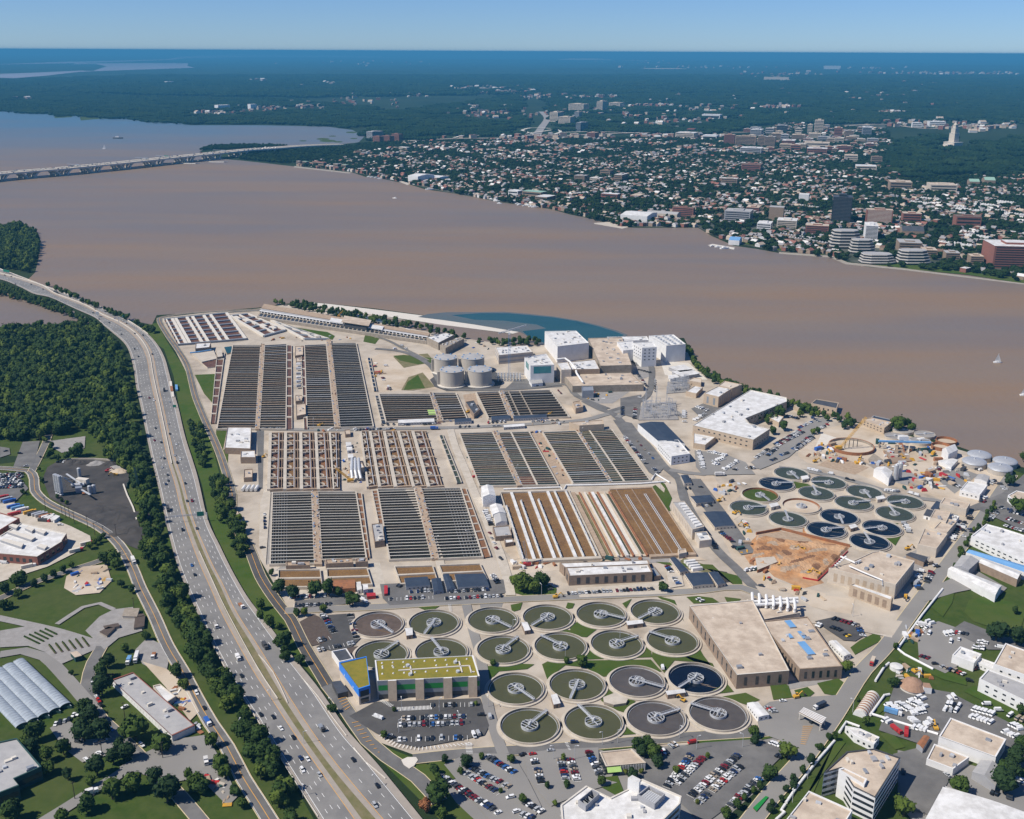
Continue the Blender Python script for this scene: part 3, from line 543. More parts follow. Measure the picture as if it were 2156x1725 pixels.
# walkways between basins and narrow side channels
def slabthing(name, label, cat, txt, h, m, top=None, group=None, z0=0.0):
 q = G(txt, h); c = cen(q); mb = MB(); mb.prism(q, z0, h, m, top); return tag(mb.build(name, org=(*c, 0)), label, cat, group)
gW = 'tan walkways between the basins'
for txt, lb in (("549,724 557,724 546,903 537.5,903", 'tan walkway between the two leftmost dark basins'), ("687,715 697,715 716,900 705,900", 'tan walkway between the two black basins right of the pump houses'),
    ("905.5,827 912.5,827 933,886 922,886", 'tan walkway between the wide and the narrow ribbed basins'), ("1051,822 1060,822 1084,880 1072.5,880", 'tan walkway through the ribbed basins near the crossing'),
    ("1037,908 1048,907 1099,1022 1089,1023", 'cluttered walkway between the two left green basins'), ("1213,905 1219.5,905 1289,1016 1284,1016", 'cluttered walkway between the two right green basins'),
    ("656,1034 669,1034 678,1188 662,1188", 'tan walkway between the two white ribbed basins at front left'), ("872.5,1026 888,1026 924,1176 909,1176", 'tan walkway left of the basin with the comb of launders')):
 o = slabthing('walkway', lb, 'walkway', txt, 2.5, 'tan_walk', group=gW); q = Q4(txt, 2.5); mb = MB()
 for k in range(110): mb.box((*q.pt(R.choice((R.uniform(.04, .3), R.uniform(.7, .96))), R.random()), 2.45), (R.uniform(.5, 1.6), R.uniform(.4, 1.3), R.uniform(.3, 1.3)), R.choice((0, .1, 1.6)), R.choice(('zinc', 'concrete', 'iron', 'rust', 'chalk', 'blue_roof')))
 mb.build('valve_box', o)['kind'] = 'stuff'
for txt, lb, m in (("604.5,726 613,726 614,902 602.5,902", 'red-brown narrow channel left of the central walkway', 'basin_red'), ("634,727 641,727 647,902 641,902", 'red-brown narrow channel right of the pump houses', 'basin_red'),
     ("458,742 472,742 452,890 444,890", 'stepped red channel at the far left edge', 'basin_red'), ("790,832 796,832 812,890 804,890", 'dark narrow channel left of the wide ribbed basin', 'basin_dark'),
     ("925,915 931,914 971,1015 963,1016", 'long green canal beside the grey lane', 'tank_dark_green'), ("751,1037 760,1037 778,1172 771,1172", 'brown side channel left of the central alley', 'basin_orange'),
     ("784,1032 794,1031 806,1100 798,1100", 'brown side channel right of the central alley', 'basin_orange'), ("972,1027 980,1027 1032,1170 1018,1172", 'brown side channel beside the parked cars lane', 'basin_orange'), ("774,752 779,752 793,822 788,822", 'deep blue narrow channel beside the site huts', 'tank_blue')):
 q = Q4(txt, 2.2); t = thing('side_channel', lb, 'channel', q.mid(), 'narrow channels beside the basins')
 part(t, 'water', lambda mb: q.flat(mb, 0, 1, 0, 1, 1.1, m))
 eu = .7/q.w(); part(t, 'channel_wall', lambda mb: (q.slab(mb, -eu, 0, 0, 1, 0, 2.2, 'concrete'), q.slab(mb, 1, 1+eu, 0, 1, 0, 2.2, 'concrete')))
 for k in range(1, 9): part(t, 'cross_wall', lambda mb: q.slab(mb, 0, 1, k/9-.006, k/9+.006, 0, 2.1, 'concrete'))
# the reactor bays with curved baffles
def bay(label, txt, water, group):
 q = Q4(txt, 3.0); t = thing('reactor_bay', label, 'reactor basin', q.mid(), group)
 part(t, 'walkway', lambda m: q.slab(m, 0, .20, 0, 1, 0, 3.0, 'concrete'))
 part(t, 'water', lambda m: q.flat(m, .20, 1, 0, 1, .5, water)); part(t, 'foam', lambda m: [q.flat(m, u, u+R.uniform(.04, .16), v, v+R.uniform(.03, .1), .52+.004*k, R.choice(('basin_orange', 'basin_red', 'tank_scum'))) for k, u, v in [(k, R.uniform(.21, .85), R.random()*.9) for k in range(14)]])
 part(t, 'side_wall', lambda m: (q.slab(m, .70, .735, 0, 1, 0, 2.9, 'tan_walk'), q.slab(m, .88, .91, 0, 1, 0, 2.9, 'tan_walk')))
 part(t, 'header_pipe', lambda m: m.tube([(*q.pt(.66, .02), 3.2), (*q.pt(.66, .98), 3.2)], .38, 'zinc', 6))
 for k in range(7): part(t, 'cross_wall', lambda m: q.slab(m, .20, 1, k/6-.007, k/6+.007, 0, 2.95, 'tan_walk'))
 for k in range(7):
  tt_ = (k+.5)/7
  def bf(m):
   pts = [(*q.pt(.24+.26*math.sin(a), tt_-.035*math.cos(a)), 1.9) for a in [i*math.pi/8 for i in range(9)]]
   for a_, b_ in zip(pts, pts[1:]): m.bar(a_, b_, .5, 'concrete', 2.0)
  part(t, 'baffle', bf)
  part(t, 'branch_pipe', lambda m: m.tube([(*q.pt(.21, tt_+.02), 2.6), (*q.pt(.62, tt_+.02), 2.6)], .34, 'chalk', 6))
def bays(tops, bots, vt, vb, waters, side):
 for k in range(len(tops)-1):
  t0, t1 = tops[k], tops[k+1]; b0, b1 = bots[k], bots[k+1]
  bay('%s reactor bay from the left, %s of the white-ducted blower house' % (nth(k+1), side), "%g,%g %g,%g %g,%g %g,%g" % (t0, vt[0], t1, vt[1], b1, vb[1], b0, vb[0]), waters[k], 'brown reactor bays ' + side)
bays([566, 598, 630, 662, 692, 715], [562, 596, 631, 667, 701, 716], (911, 910), (1030, 1028), ['basin_red', 'basin_brown', 'basin_red', 'basin_orange', 'basin_brown'], 'left')
bays([758, 776, 806, 836, 866, 898], [772, 796, 829, 868, 899, 935], (908, 907), (1025, 1022), ['basin_brown', 'basin_orange', 'basin_brown', 'basin_brown', 'basin_red'], 'right')
# the far reactor with white walkways
q = Q4("346,672 478,658 518,712 374,724", 3.0); t = thing('reactor_basin', 'red-brown reactor basin with white walkways in the far left corner', 'reactor basin', q.mid())
part(t, 'water', lambda m: q.flat(m, 0, 1, 0, 1, 1.0, 'basin_red'))
for u in (0.02, .10, .155, .33, .42, .60, .71, .97): part(t, 'walkway', lambda m: q.slab(m, u, u+(.045 if u != .02 else .02), 0, 1, 0, 3.0, 'chalk'))
for k in range(8): part(t, 'cross_wall', lambda m: q.slab(m, 0, 1, k/7-.012, k/7+.012, 0, 2.9, 'panel_grey'))
for txt, lb in (("485,664 522,660 600,694 555,706", 'second red-brown reactor basin, partly roofed with white slabs'), ("560,668 622,690 690,712 640,712", 'brown channel with white curved deck below the long filter house')):
 q = Q4(txt, 3.0); t = thing('reactor_basin', lb, 'reactor basin', q.mid()); part(t, 'water', lambda m: q.flat(m, 0, 1, 0, 1, 1.0, 'basin_red'))
 for k in range(6): part(t, 'cross_wall', lambda m: q.slab(m, 0, 1, k/5-.02, k/5+.02, 0, 2.9, 'panel_grey'))
 for u in (-.03, .45, .97): part(t, 'walkway', lambda m: q.slab(m, u, u+.10, 0, 1, 0, 3.0, 'chalk'))
 for k in range(5): part(t, 'deck_slab', lambda m: q.slab(m, .1+.15*k, .26+.15*k, .06+.17*k, .19+.17*k, 0, 3.2, 'chalk'))
# the aerated brown basins
q = Q4("1055,1037 1196,1033 1262,1171 1100,1178", 2.4); t = thing('aeration_basin', 'brown bubbling aeration basin striped with white walkways and pipes', 'aeration basin', q.mid())
part(t, 'water', lambda m: q.flat(m, 0, 1, 0, 1, 1.0, 'basin_brown'))
part(t, 'basin_rim', lambda m: [q.slab(m, a, b_, c, d, 0, 2.5, 'concrete') for a, b_, c, d in ((-.02, 0, 0, 1), (1, 1.02, 0, 1), (-.02, 1.02, -.02, 0), (-.02, 1.02, 1, 1.03))])
for u in (.155, .42, .695): part(t, 'walkway', lambda m: q.slab(m, u-.02, u+.02, 0, 1, 0, 2.45, 'snow'))
for u, t0 in ((.015, .22), (.25, .14), (.51, .13), (.80, 0.0), (.965, 0.0)):
 part(t, 'walkway', lambda m: q.slab(m, u-.014, u+.014, t0, 1, 0, 2.35, 'chalk'))
 def pp(m):
  m.tube([(*q.pt(u, t0+.01), 3.1), (*q.pt(u, 1.0), 3.1)], .55, 'zinc', 8)
  for k in range(9): tt_ = t0+.02+(1-t0)*k/9; m.bar((*q.pt(u-.012, tt_), 3.3), (*q.pt(u+.012, tt_), 3.3), 1.0, 'zinc')
 part(t, 'air_pipe', pp)
q = Q4("1200,1033 1282,1031 1365,1168 1268,1171", 2.4); t = thing('drained_basin', 'drained basin under repair with rusty walls and white pipes', 'empty basin', q.mid())
part(t, 'floor', lambda m: q.flat(m, 0, 1, 0, 1, 1.0, 'sand'))
for u0, u1, mt in ((.0, .10, 'tan_walk'), (.20, .235, 'rust'), (.33, .37, 'chalk'), (.45, .48, 'rust'), (.52, .585, 'snow'), (.66, .70, 'rust'), (.84, .865, 'concrete'), (.96, 1.0, 'rust')):
 part(t, 'dividing_wall', lambda m: q.slab(m, u0, u1, 0.03, 1, 0, 2.4, mt))
for u0, u1, mt in ((.11, .19, 'dry_grass'), (.60, .65, 'tank_green'), (.72, .82, 'chalk'), (.39, .44, 'dry_grass'), (.88, .95, 'tank_green')):
 part(t, 'floor_strip', lambda m: q.flat(m, u0, u1, .05, .97, 1.02, mt))
q = Q4("1284,1031 1373,1027 1462,1163 1367,1168", 2.4); t = thing('aeration_basin', 'brown bubbling basin with thin pipes beside the long blower hall', 'aeration basin', q.mid())
part(t, 'water', lambda m: q.flat(m, 0, 1, 0, 1, 1.6, 'basin_brown'))
part(t, 'basin_rim', lambda m: [q.slab(m, a, b_, c, d, 0, 2.5, 'tan_walk') for a, b_, c, d in ((1, 1.02, 0, 1), (0, 1.02, -.02, 0), (0, 1.02, 1, 1.03))])
for u in (.30, .74): part(t, 'air_pipe', lambda m: [m.tube([(*q.pt(u-.02, .1), 2.5), (*q.pt(u-.02, 1), 2.5)], .35, 'zinc', 6), m.tube([(*q.pt(u+.02, .1), 2.5), (*q.pt(u+.02, 1), 2.5)], .35, 'zinc', 6)])
for u in (.15, .52): part(t, 'dividing_wall', lambda m: q.slab(m, u-.008, u+.008, 0, 1, 0, 2.2, 'umber'))
# brown basins along the front
for txt, lb in (("587,1200 673,1199 675,1216 587,1217", 'left'), ("689,1198 772,1196 777,1212 690,1215", 'second'), ("832,1193 910,1191 915,1206 838,1210", 'third'), ("926,1190 1010,1187 1017,1202 932,1206", 'rightmost')):
 q = Q4(txt, 2.6); t = thing('sludge_basin', '%s of the shallow brown basins along the front of the ribbed basins' % lb, 'basin', q.mid(), 'shallow brown basins')
 part(t, 'water', lambda m: q.flat(m, 0, 1, 0, 2.0, 1.3, 'basin_brown'))
 part(t, 'basin_rim', lambda m: [q.slab(m, a, b_, c, d, 0, 2.6, 'concrete') for a, b_, c, d in ((-.02, 0, 0, 2), (1, 1.02, 0, 2), (-.02, 1.02, -.12, 0), (-.02, 1.02, 2, 2.12))])
 part(t, 'dividing_wall', lambda m: q.slab(m, 0, 1, .92, 1.08, 0, 2.5, 'concrete'))
# ---------------------------------------------------------------- round clarifiers
WCOL = {'tank_green': 'green', 'tank_grey': 'grey scummy', 'tank_black': 'clear black', 'tank_scum': 'brown', 'tank_dark_green': 'dark green', 'tank_blue': 'dark blue', 'sand': 'drained', 'rough_grass': 'drained weedy'}
def clarifier(u, v, eu, ev, water, r, place, z=2.2, grp='round clarifiers', depth=1.1, rim='concrete', inner='stone', skirt=2.4):
 c = P2(u, v, z); t = thing('clarifier', '%s round clarifier, %s' % (WCOL[water], place), 'clarifier', (*c, 0), grp)
 zw = z - depth
 part(t, 'water', lambda m: m.flat([(c[0]+r*math.cos(2*math.pi*k/64), c[1]+r*math.sin(2*math.pi*k/64)) for k in range(64)], zw, water))
 part(t, 'tank_wall', lambda m: m.ring(c, r, r+.55, 0, z, rim, 64))
 if skirt: part(t, 'apron', lambda m: m.ring(c, r+.56, r+skirt, 0, .98, 'concrete', 64))
 part(t, 'launder', lambda m: m.ring(c, r-1.0, r-.75, 0, zw+.35, 'zinc' if inner != 'rust' else 'rust', 64))
 if inner: part(t, 'inner_wall', lambda m: m.ring(c, r-.02, r-.01, 0, z-.02, inner, 64))
 e = P2(eu, ev, z+.8); d = math.hypot(e[0]-c[0], e[1]-c[1]); a = math.atan2(e[1]-c[1], e[0]-c[0])
 if d > 2:
  ca, sa = math.cos(a), math.sin(a)
  def L(x, y, zz): return (c[0]+x*ca-y*sa, c[1]+x*sa+y*ca, zz)
  def br(m):
   m.bar(L(-1, 0, z+.7), L(r+.4, 0, z+.7), 1.5, 'zinc', .3)
   for s_ in (-.75, .75):
    m.bar(L(-1, s_, z+1.7), L(r+.4, s_, z+1.7), .16, 'zinc')
    for k in range(8): m.bar(L(k*r/7, s_, z+.7), L(k*r/7, s_, z+1.7), .14, 'zinc')
  part(t, 'bridge', br)
 def fw(m):
  rr = 5.4 if r > 17.5 else 4.6
  m.ring(c, rr-.28, rr, zw-.2, z+.2, 'zinc', 36)
 f = part(t, 'feed_well', fw)
 def st(m):
  rr = 5.4 if r > 17.5 else 4.6
  for k in range(5):
   y = (k-2)*rr*.42; x = math.sqrt(max(rr*rr-y*y, 0)); a2 = a + math.pi/2
   pa = (c[0]+x*math.cos(a2)-y*math.sin(a2), c[1]+x*math.sin(a2)+y*math.cos(a2), z+.3); pb = (c[0]-x*math.cos(a2)-y*math.sin(a2), c[1]-x*math.sin(a2)+y*math.cos(a2), z+.3)
   m.bar(pa, pb, .34, 'zinc')
  m.bar((c[0]-rr*math.cos(a), c[1]-rr*math.sin(a), z+.32), (c[0]+rr*math.cos(a), c[1]+rr*math.sin(a), z+.32), .5, 'zinc')
 m = MB(); st(m); m.build('strut', f)
 part(t, 'drive_unit', lambda m: (m.cyl(c, 1.0, zw, z+1.6, 'zinc', 12), m.box((c[0]+.4, c[1], z+1.6), (1.3, 1.1, .9), a, 'zinc')))
 if not eu == u:
  rn = random.Random(int(u*7+v)); mm = {'tank_blue': ('gravel', 3), 'tank_grey': ('tank_scum', 4), 'tank_black': ('tan_walk', 2), 'tank_scum': ('basin_brown', 3), 'tank_green': ('tank_grey', 1), 'tank_dark_green': ('tank_green', 2)}.get(water)
  for k in range(mm[1] if mm else 0):
   a2, d2, s2 = rn.uniform(0, 6.28), rn.uniform(.35, .8)*r, rn.uniform(.08, .2)*r; cx, cy = c[0]+d2*math.cos(a2), c[1]+d2*math.sin(a2)
   part(t, 'floating_scum', lambda m: m.flat([(cx+s2*f*math.cos(b_+a2+1.57)*1.9-s2*f*math.sin(b_)*.35, cy+s2*f*math.sin(b_+a2)*.75) for b_, f in [(i*.45, rn.uniform(.55, 1.2)) for i in range(14)]], zw+.02+.005*k, mm[0]))
 if depth < 1.5:
  def sk(m):
   for k in range(2):
    b_ = a + math.radians(130+95*k+R.uniform(-20, 20)); m.bar((c[0]+5*math.cos(b_), c[1]+5*math.sin(b_), zw+.05), (c[0]+(r-1.2)*math.cos(b_), c[1]+(r-1.2)*math.sin(b_), zw+.05), .22, 'iron')
  part(t, 'skimmer_arm', sk)
WR = 18.3
PL = ['in the back row at the far left corner, beside the car park', 'in the back row, second from the left', 'in the back row, third from the left', 'in the back row, fourth from the left', 'in the back row, fifth from the left', 'in the back row, at the right end',
  'half hidden behind the blue-fronted building', 'half hidden behind the moss-roofed hall', 'in the second row, right of the hall', 'in the second row above two dark shrubs', 'in the second row, third from the right hall', 'in the second row beside the tan hall',
  'directly right of the moss-roofed hall', 'in the third row between concrete paths', 'in the third row, left of the black one', 'in the third row beside the tan hall', 'in the front row at its left end', 'in the front row, second from the left', 'in the front row, third from the left', 'in the front row at its right end']
WC = [(796, 1313, 831.5, 1335, 'tank_scum'), (913.5, 1309.5, 895, 1332, 'tank_green'), (1037.5, 1304, 1076.5, 1321, 'tank_green'), (1153, 1298, 1120.5, 1316, 'tank_green'), (1265.5, 1292, 1315.5, 1302, 'tank_green'), (1379.5, 1286.5, 1347, 1301, 'tank_green'),
  (803, 1376, 836.5, 1351, 'tank_green'), (929, 1371, 906.5, 1341, 'tank_green'), (1059.5, 1366, 1090.5, 1340, 'tank_green'), (1180, 1359, 1138, 1337, 'tank_green'), (1298.5, 1354, 1342, 1338.6, 'tank_green'), (1416, 1347.5, 1364, 1328.6, 'tank_green'),
  (1086, 1448, 1128, 1475, 'tank_green'), (1215, 1440, 1200.5, 1471, 'tank_green'), (1341, 1433, 1395.5, 1446, 'tank_grey'), (1465, 1426, 1430.5, 1446, 'tank_black'),
  (1115, 1526, 1149, 1497, 'tank_green'), (1249.5, 1518, 1215.5, 1482, 'tank_green'), (1381, 1510, 1430.5, 1492, 'tank_grey'), (1512.5, 1501, 1455.5, 1481, 'tank_grey')]
for q, pl in zip(WC, PL): clarifier(*q, WR, pl, grp='round clarifiers at the front of the works', depth=1.5 if q[4] != 'tank_black' else 1.85)
EC = [(1666, 996, 1682, 1008.6, 'tank_dark_green', 'at the far tip beside the parked vans'), (1634.5, 1018, 1674.5, 1015.5, 'tank_blue', 'leftmost of the full ones at the back'), (1745, 1015.4, 1717, 1014, 'tank_dark_green', 'second along the back road'),
  (1718.7, 1038, 1713, 1025, 'tank_dark_green', 'between the drained pit and the back road'), (1820, 1035, 1832, 1047, 'tank_dark_green', 'below the white construction tent'), (1796.5, 1058.6, 1832, 1054.4, 'tank_dark_green', 'in the middle of the right-hand group'),
  (1905.7, 1055.6, 1874.5, 1057.4, 'tank_dark_green', 'at the right end of the back road'), (1884, 1081, 1872.5, 1065, 'tank_dark_green', 'above the lawn by the low tan building'), (1600.5, 1041, 1615, 1050, 'rough_grass', 'with rusty rim and green floor'),
  (1575.5, 1068.6, 1608, 1066, 'tank_dark_green', 'farthest left of the right-hand group'), (1687, 1064, 1687, 1064, 'sand', 'empty tan pit with dark wall'), (1659, 1092.4, 1653, 1076, 'tank_dark_green', 'above the sheet-piled excavation'),
  (1767, 1087.4, 1774.5, 1102, 'tank_blue', 'with floating scum in the middle'), (1739.5, 1115, 1773, 1110.6, 'tank_blue', 'beside the clay excavation'), (1857, 1111, 1819.5, 1113, 'tank_blue', 'with pale streaks near the low tan building'), (1831, 1140, 1821, 1122.4, 'tank_blue', 'nearest, above the cream filter house')]
for q in EC:
 dr = q[4] in ('sand', 'rough_grass')
 clarifier(*q[:5], 16.8, q[5], grp='round clarifiers at the right of the works', depth=1.6 if dr else .7, inner='rust' if dr else None, skirt=1.6)
# rake gear of small control houses between the clarifiers
def hut(txt, h, wall, roof, label, name='control_hut', cat='hut', group=None, door=True):
 q = G(txt, h); c = cen(q); t = thing(name, label, cat, (*c, 0), group)
 if area2(q) < 0: q = q[::-1]
 part(t, 'wall', lambda m: m.prism(q, 0, h-.25, wall, False)); part(t, 'roof', lambda m: m.prism([(c[0]+(x-c[0])*1.05, c[1]+(y-c[1])*1.05) for x, y in q], h-.25, h, roof))
 if door:
  i = min(range(len(q)), key=lambda k: q[k][1]+q[(k+1) % len(q)][1]); a, b_ = q[i], q[(i+1) % len(q)]; n = (b_[1]-a[1], a[0]-b_[0]); l = math.hypot(*n) or 1
  def dr(m):
   p = lerp(a, b_, .4); p2 = lerp(a, b_, .62); k = .06/l
   m.face([(p[0]+n[0]*k, p[1]+n[1]*k, .1), (p2[0]+n[0]*k, p2[1]+n[1]*k, .1), (p2[0]+n[0]*k, p2[1]+n[1]*k, min(2.4, h*.7)), (p[0]+n[0]*k, p[1]+n[1]*k, min(2.4, h*.7))], 'iron')
  part(t, 'door', dr)
 return t
for txt, lb in (("853,1323 868,1322 869,1336 856,1338", 'flat white control hut between four clarifiers at the back left'), ("1098,1311 1110,1310 1117,1326 1105,1328", 'narrow control hut between the middle back clarifiers'), ("1319,1308 1352,1305 1354,1312 1322,1316", 'wide control hut between the right back clarifiers'),
    ("1160,1464 1172,1461 1180,1480 1166,1483", 'narrow control hut between the left front clarifiers'), ("1402,1455 1440,1451 1443,1458 1406,1463", 'wide control hut below the black clarifier'), ("1686,1003 1700,1001 1704,1007 1690,1010", 'cream control hut between the far right-hand clarifiers'),
    ("1844,1046 1860,1043 1864,1049 1848,1052", 'cream control hut in the middle of the right-hand clarifiers'), ("1787,1106 1800,1103 1806,1109 1792,1113", 'cream control hut among the dark blue clarifiers'), ("1619,1061 1636,1058 1640,1064 1624,1068", 'cream control hut beside the drained weedy clarifier')):
 hut(txt, 3.6, 'umber' if '13' in txt or '14' in txt else 'cream', 'snow', lb, group='control huts between the clarifiers')
# ---------------------------------------------------------------- digesters, domed tanks, thickeners, shaft
for u, v, lb in ((938, 752, 'back left'), (995, 751, 'back right'), (951.5, 778, 'front left'), (1010, 777, 'front right')):
 h = 20; r = 15.4; c = P2(u, v, h); t = thing('digester_tank', 'big round concrete digester, %s of the four' % lb, 'tank', (*c, 0), 'four round digesters')
 part(t, 'tank_wall', lambda m: m.cyl(c, r, 0, h-.5, 'tank_wall', 48, False)); part(t, 'roof', lambda m: m.cyl(c, r+.25, h-.5, h, 'tank_wall', 48, False))
 part(t, 'dome', lambda m: m.cyl(c, r+.24, h+.01, h+1.2, 'grey_roof', 48, r1=1.5)); part(t, 'foundation', lambda m: m.ring(c, r+.1, r+3.5, 0, 1.2, 'chalk', 48))
 for k in range(8):
  a = k*math.pi/4+.3; part(t, 'hatch', lambda m: m.box((c[0]+(r-2)*math.cos(a), c[1]+(r-2)*math.sin(a), h+.2), (1.5, 1.5, 1.0), a, 'blue_roof'))
 part(t, 'stair_tower', lambda m: m.box((c[0]-r-1.5, c[1]-3, 0), (3, 3, h-2), .2, 'tank_wall'))
for u, v, lb in ((2062, 953.6, 'far left'), (2051.5, 968, 'near left'), (2116.5, 967, 'far right'), (2106, 981, 'near right')):
 r = 11.8; h = 5; c = P2(u, v+4, h); t = thing('domed_tank', 'round tank with shallow white dome, %s of the four' % lb, 'tank', (*c, 0), 'four white domed tanks')
 part(t, 'tank_wall', lambda m: m.cyl(c, r, 0, h, 'tank_wall', 40, False))
 def dm(m):
  for k in range(6):
   a0, a1 = k/6, (k+1)/6; m.cyl(c, (r+.3)*math.cos(a0*1.5), h+3.2*math.sin(a0*1.5), h+3.2*math.sin(a1*1.5), 'silver', 40, False if k < 5 else None, (r+.3)*math.cos(a1*1.5))
 part(t, 'dome', dm)
 part(t, 'vent', lambda m: m.cyl(c, .8, h+3, h+4.2, 'zinc', 8))
for u, v, lb in ((1902, 905, 'farthest, by the trees'), (1884, 918, 'nearest to the tan office'), (1947, 914, 'right of the pair'), (1937, 928, 'nearest, by the gantry')):
 r = 11.2; c = P2(u, v, 3); t = thing('thickener_tank', 'pale grey covered thickener tank, %s' % lb, 'tank', (*c, 0), 'grey thickener tanks')
 part(t, 'tank_wall', lambda m: m.ring(c, r-.4, r, 0, 3.2, 'concrete', 40)); part(t, 'cover', lambda m: m.cyl(c, r-.42, 0, 2.9, 'grey_roof', 40, 'gravel'))
 part(t, 'rake_bridge', lambda m: m.bar((c[0]-r, c[1]-2, 3.4), (c[0]+r, c[1]+2, 3.4), 1.0, 'zinc', .5)); part(t, 'drive_unit', lambda m: m.cyl(c, 1.4, 2.9, 4.4, 'zinc', 12))
for u, v, r, lb in ((1993, 926, 11, 'larger'), (1981, 937, 9.5, 'smaller')):
 c = P2(u, v, 4); t = thing('open_tank', '%s open rusty brown round tank at the river edge' % lb, 'tank', (*c, 0), 'rusty open tanks')
 part(t, 'tank_wall', lambda m: m.ring(c, r-.4, r, 0, 4, 'rust', 40)); part(t, 'floor', lambda m: m.cyl(c, r-.41, 0, 1.2, 'sand', 40))
c = P2(1793, 938, 3); t = thing('shaft_ring', 'huge round concrete shaft under construction with rusty steel ring', 'shaft', (*c, 0))
part(t, 'ring_wall', lambda m: m.ring(c, 22.6, 23.6, 0, 3.4, 'rust', 64)); part(t, 'inner_wall', lambda m: m.ring(c, 22.5, 22.59, 0, 3.2, 'stone', 64)); part(t, 'floor', lambda m: m.cyl(c, 22.4, 0, .7, 'concrete', 64, 'sand'))
for k in range(4): part(t, 'scaffold_mast', lambda m: m.bar((c[0]-8+5*k, c[1]-3+2*k, .7), (c[0]-8+5*k, c[1]-3+2*k, 9), .6, 'iron'))
# the sheet-piled excavation: rough dug earth
q = Q4("1594,1126 1789,1151 1722,1220 1578,1186", 1); mb = MB(); er = np.random.RandomState(2); n_ = 44; hz_ = np.zeros((n_+1, n_+1))
for s_ in (3, 6, 12, 22, 44):
 g_ = er.rand(s_+2, s_+2); i_ = np.linspace(0, s_, n_+1); j_ = i_.astype(int); f_ = (i_-j_)[:, None]; a_ = g_[j_]*(1-f_)+g_[j_+1]*f_; f_ = f_.T; hz_ += (a_[:, j_]*(1-f_)+a_[:, j_+1]*f_)*4.2/s_**.6
hz_ -= hz_.min()-.25
for i in range(n_):
 for k in range(n_): mb.face([(*q.pt(k_/n_, i2/n_), hz_[i2, k_] if 0 < i2 < n_ and 0 < k_ < n_ else .18) for k_, i2 in ((k, i), (k, i+1), (k+1, i+1), (k+1, i))], ('dark_clay', 'clay', 'clay', 'clay', 'tan_walk')[int(2.5+2.4*math.sin(i*.31+2*math.sin(k*.23))*math.cos(k*.27+i*.08))])
structure(mb.build('dug_earth', org=q.mid()))
l = [P2(u, v, 2.0) for u, v in S("1592,1122 1645,1112 1790,1148")]
mb = MB()
for a, b_ in zip(l, l[1:]): mb.bar((*a, 1.2), (*b_, 1.2), 1.0, 'rust', 2.6)
tag(mb.build('sheet_pile_wall', org=(*l[1], 0)), 'rusty sheet pile wall along the top of the clay excavation', 'retaining wall')
l = [P2(u, v, 1.0) for u, v in S("1785,1160 1745,1200 1722,1222 1690,1216")]; mb = MB()
for a, b_ in zip(l, l[1:]): mb.bar((*a, .8), (*b_, .8), .5, 'red_paint', 1.2)
tag(mb.build('barrier', org=(*l[1], 0)), 'red barrier along the right edge of the clay excavation', 'barrier')
slabthing('concrete_block', 'red-edged concrete block at the left end of the excavation', 'foundation', "1590,1175 1630,1172 1637,1183 1595,1200", 3, 'rust', 'concrete')
# ================================================================ BUILDINGS
def facewin(t, a, b, h, rows, n, mname, z0=1.2, fill=.55, wh=.5, pname='window', ends=.06, depth=.08, vert=False):
 # windows on the wall from a to b (xy, outward to the right of a->b), each its own part
 n_ = (b[1]-a[1], a[0]-b[0]); l = math.hypot(*n_) or 1; k = depth/l
 for r_ in range(rows):
  za = z0 + (h-z0-.4)*(r_ + .5 - wh/2)/rows; zb = z0 + (h-z0-.4)*(r_ + .5 + wh/2)/rows
  for i in range(n):
   s0 = ends + (1-2*ends)*(i+.5-fill/2)/n; s1 = ends + (1-2*ends)*(i+.5+fill/2)/n
   p, q = lerp(a, b, s0), lerp(a, b, s1)
   m = MB(); m.face([(p[0]+n_[0]*k, p[1]+n_[1]*k, za), (q[0]+n_[0]*k, q[1]+n_[1]*k, za), (q[0]+n_[0]*k, q[1]+n_[1]*k, zb), (p[0]+n_[0]*k, p[1]+n_[1]*k, zb)], mname)
   m.build(pname, t)
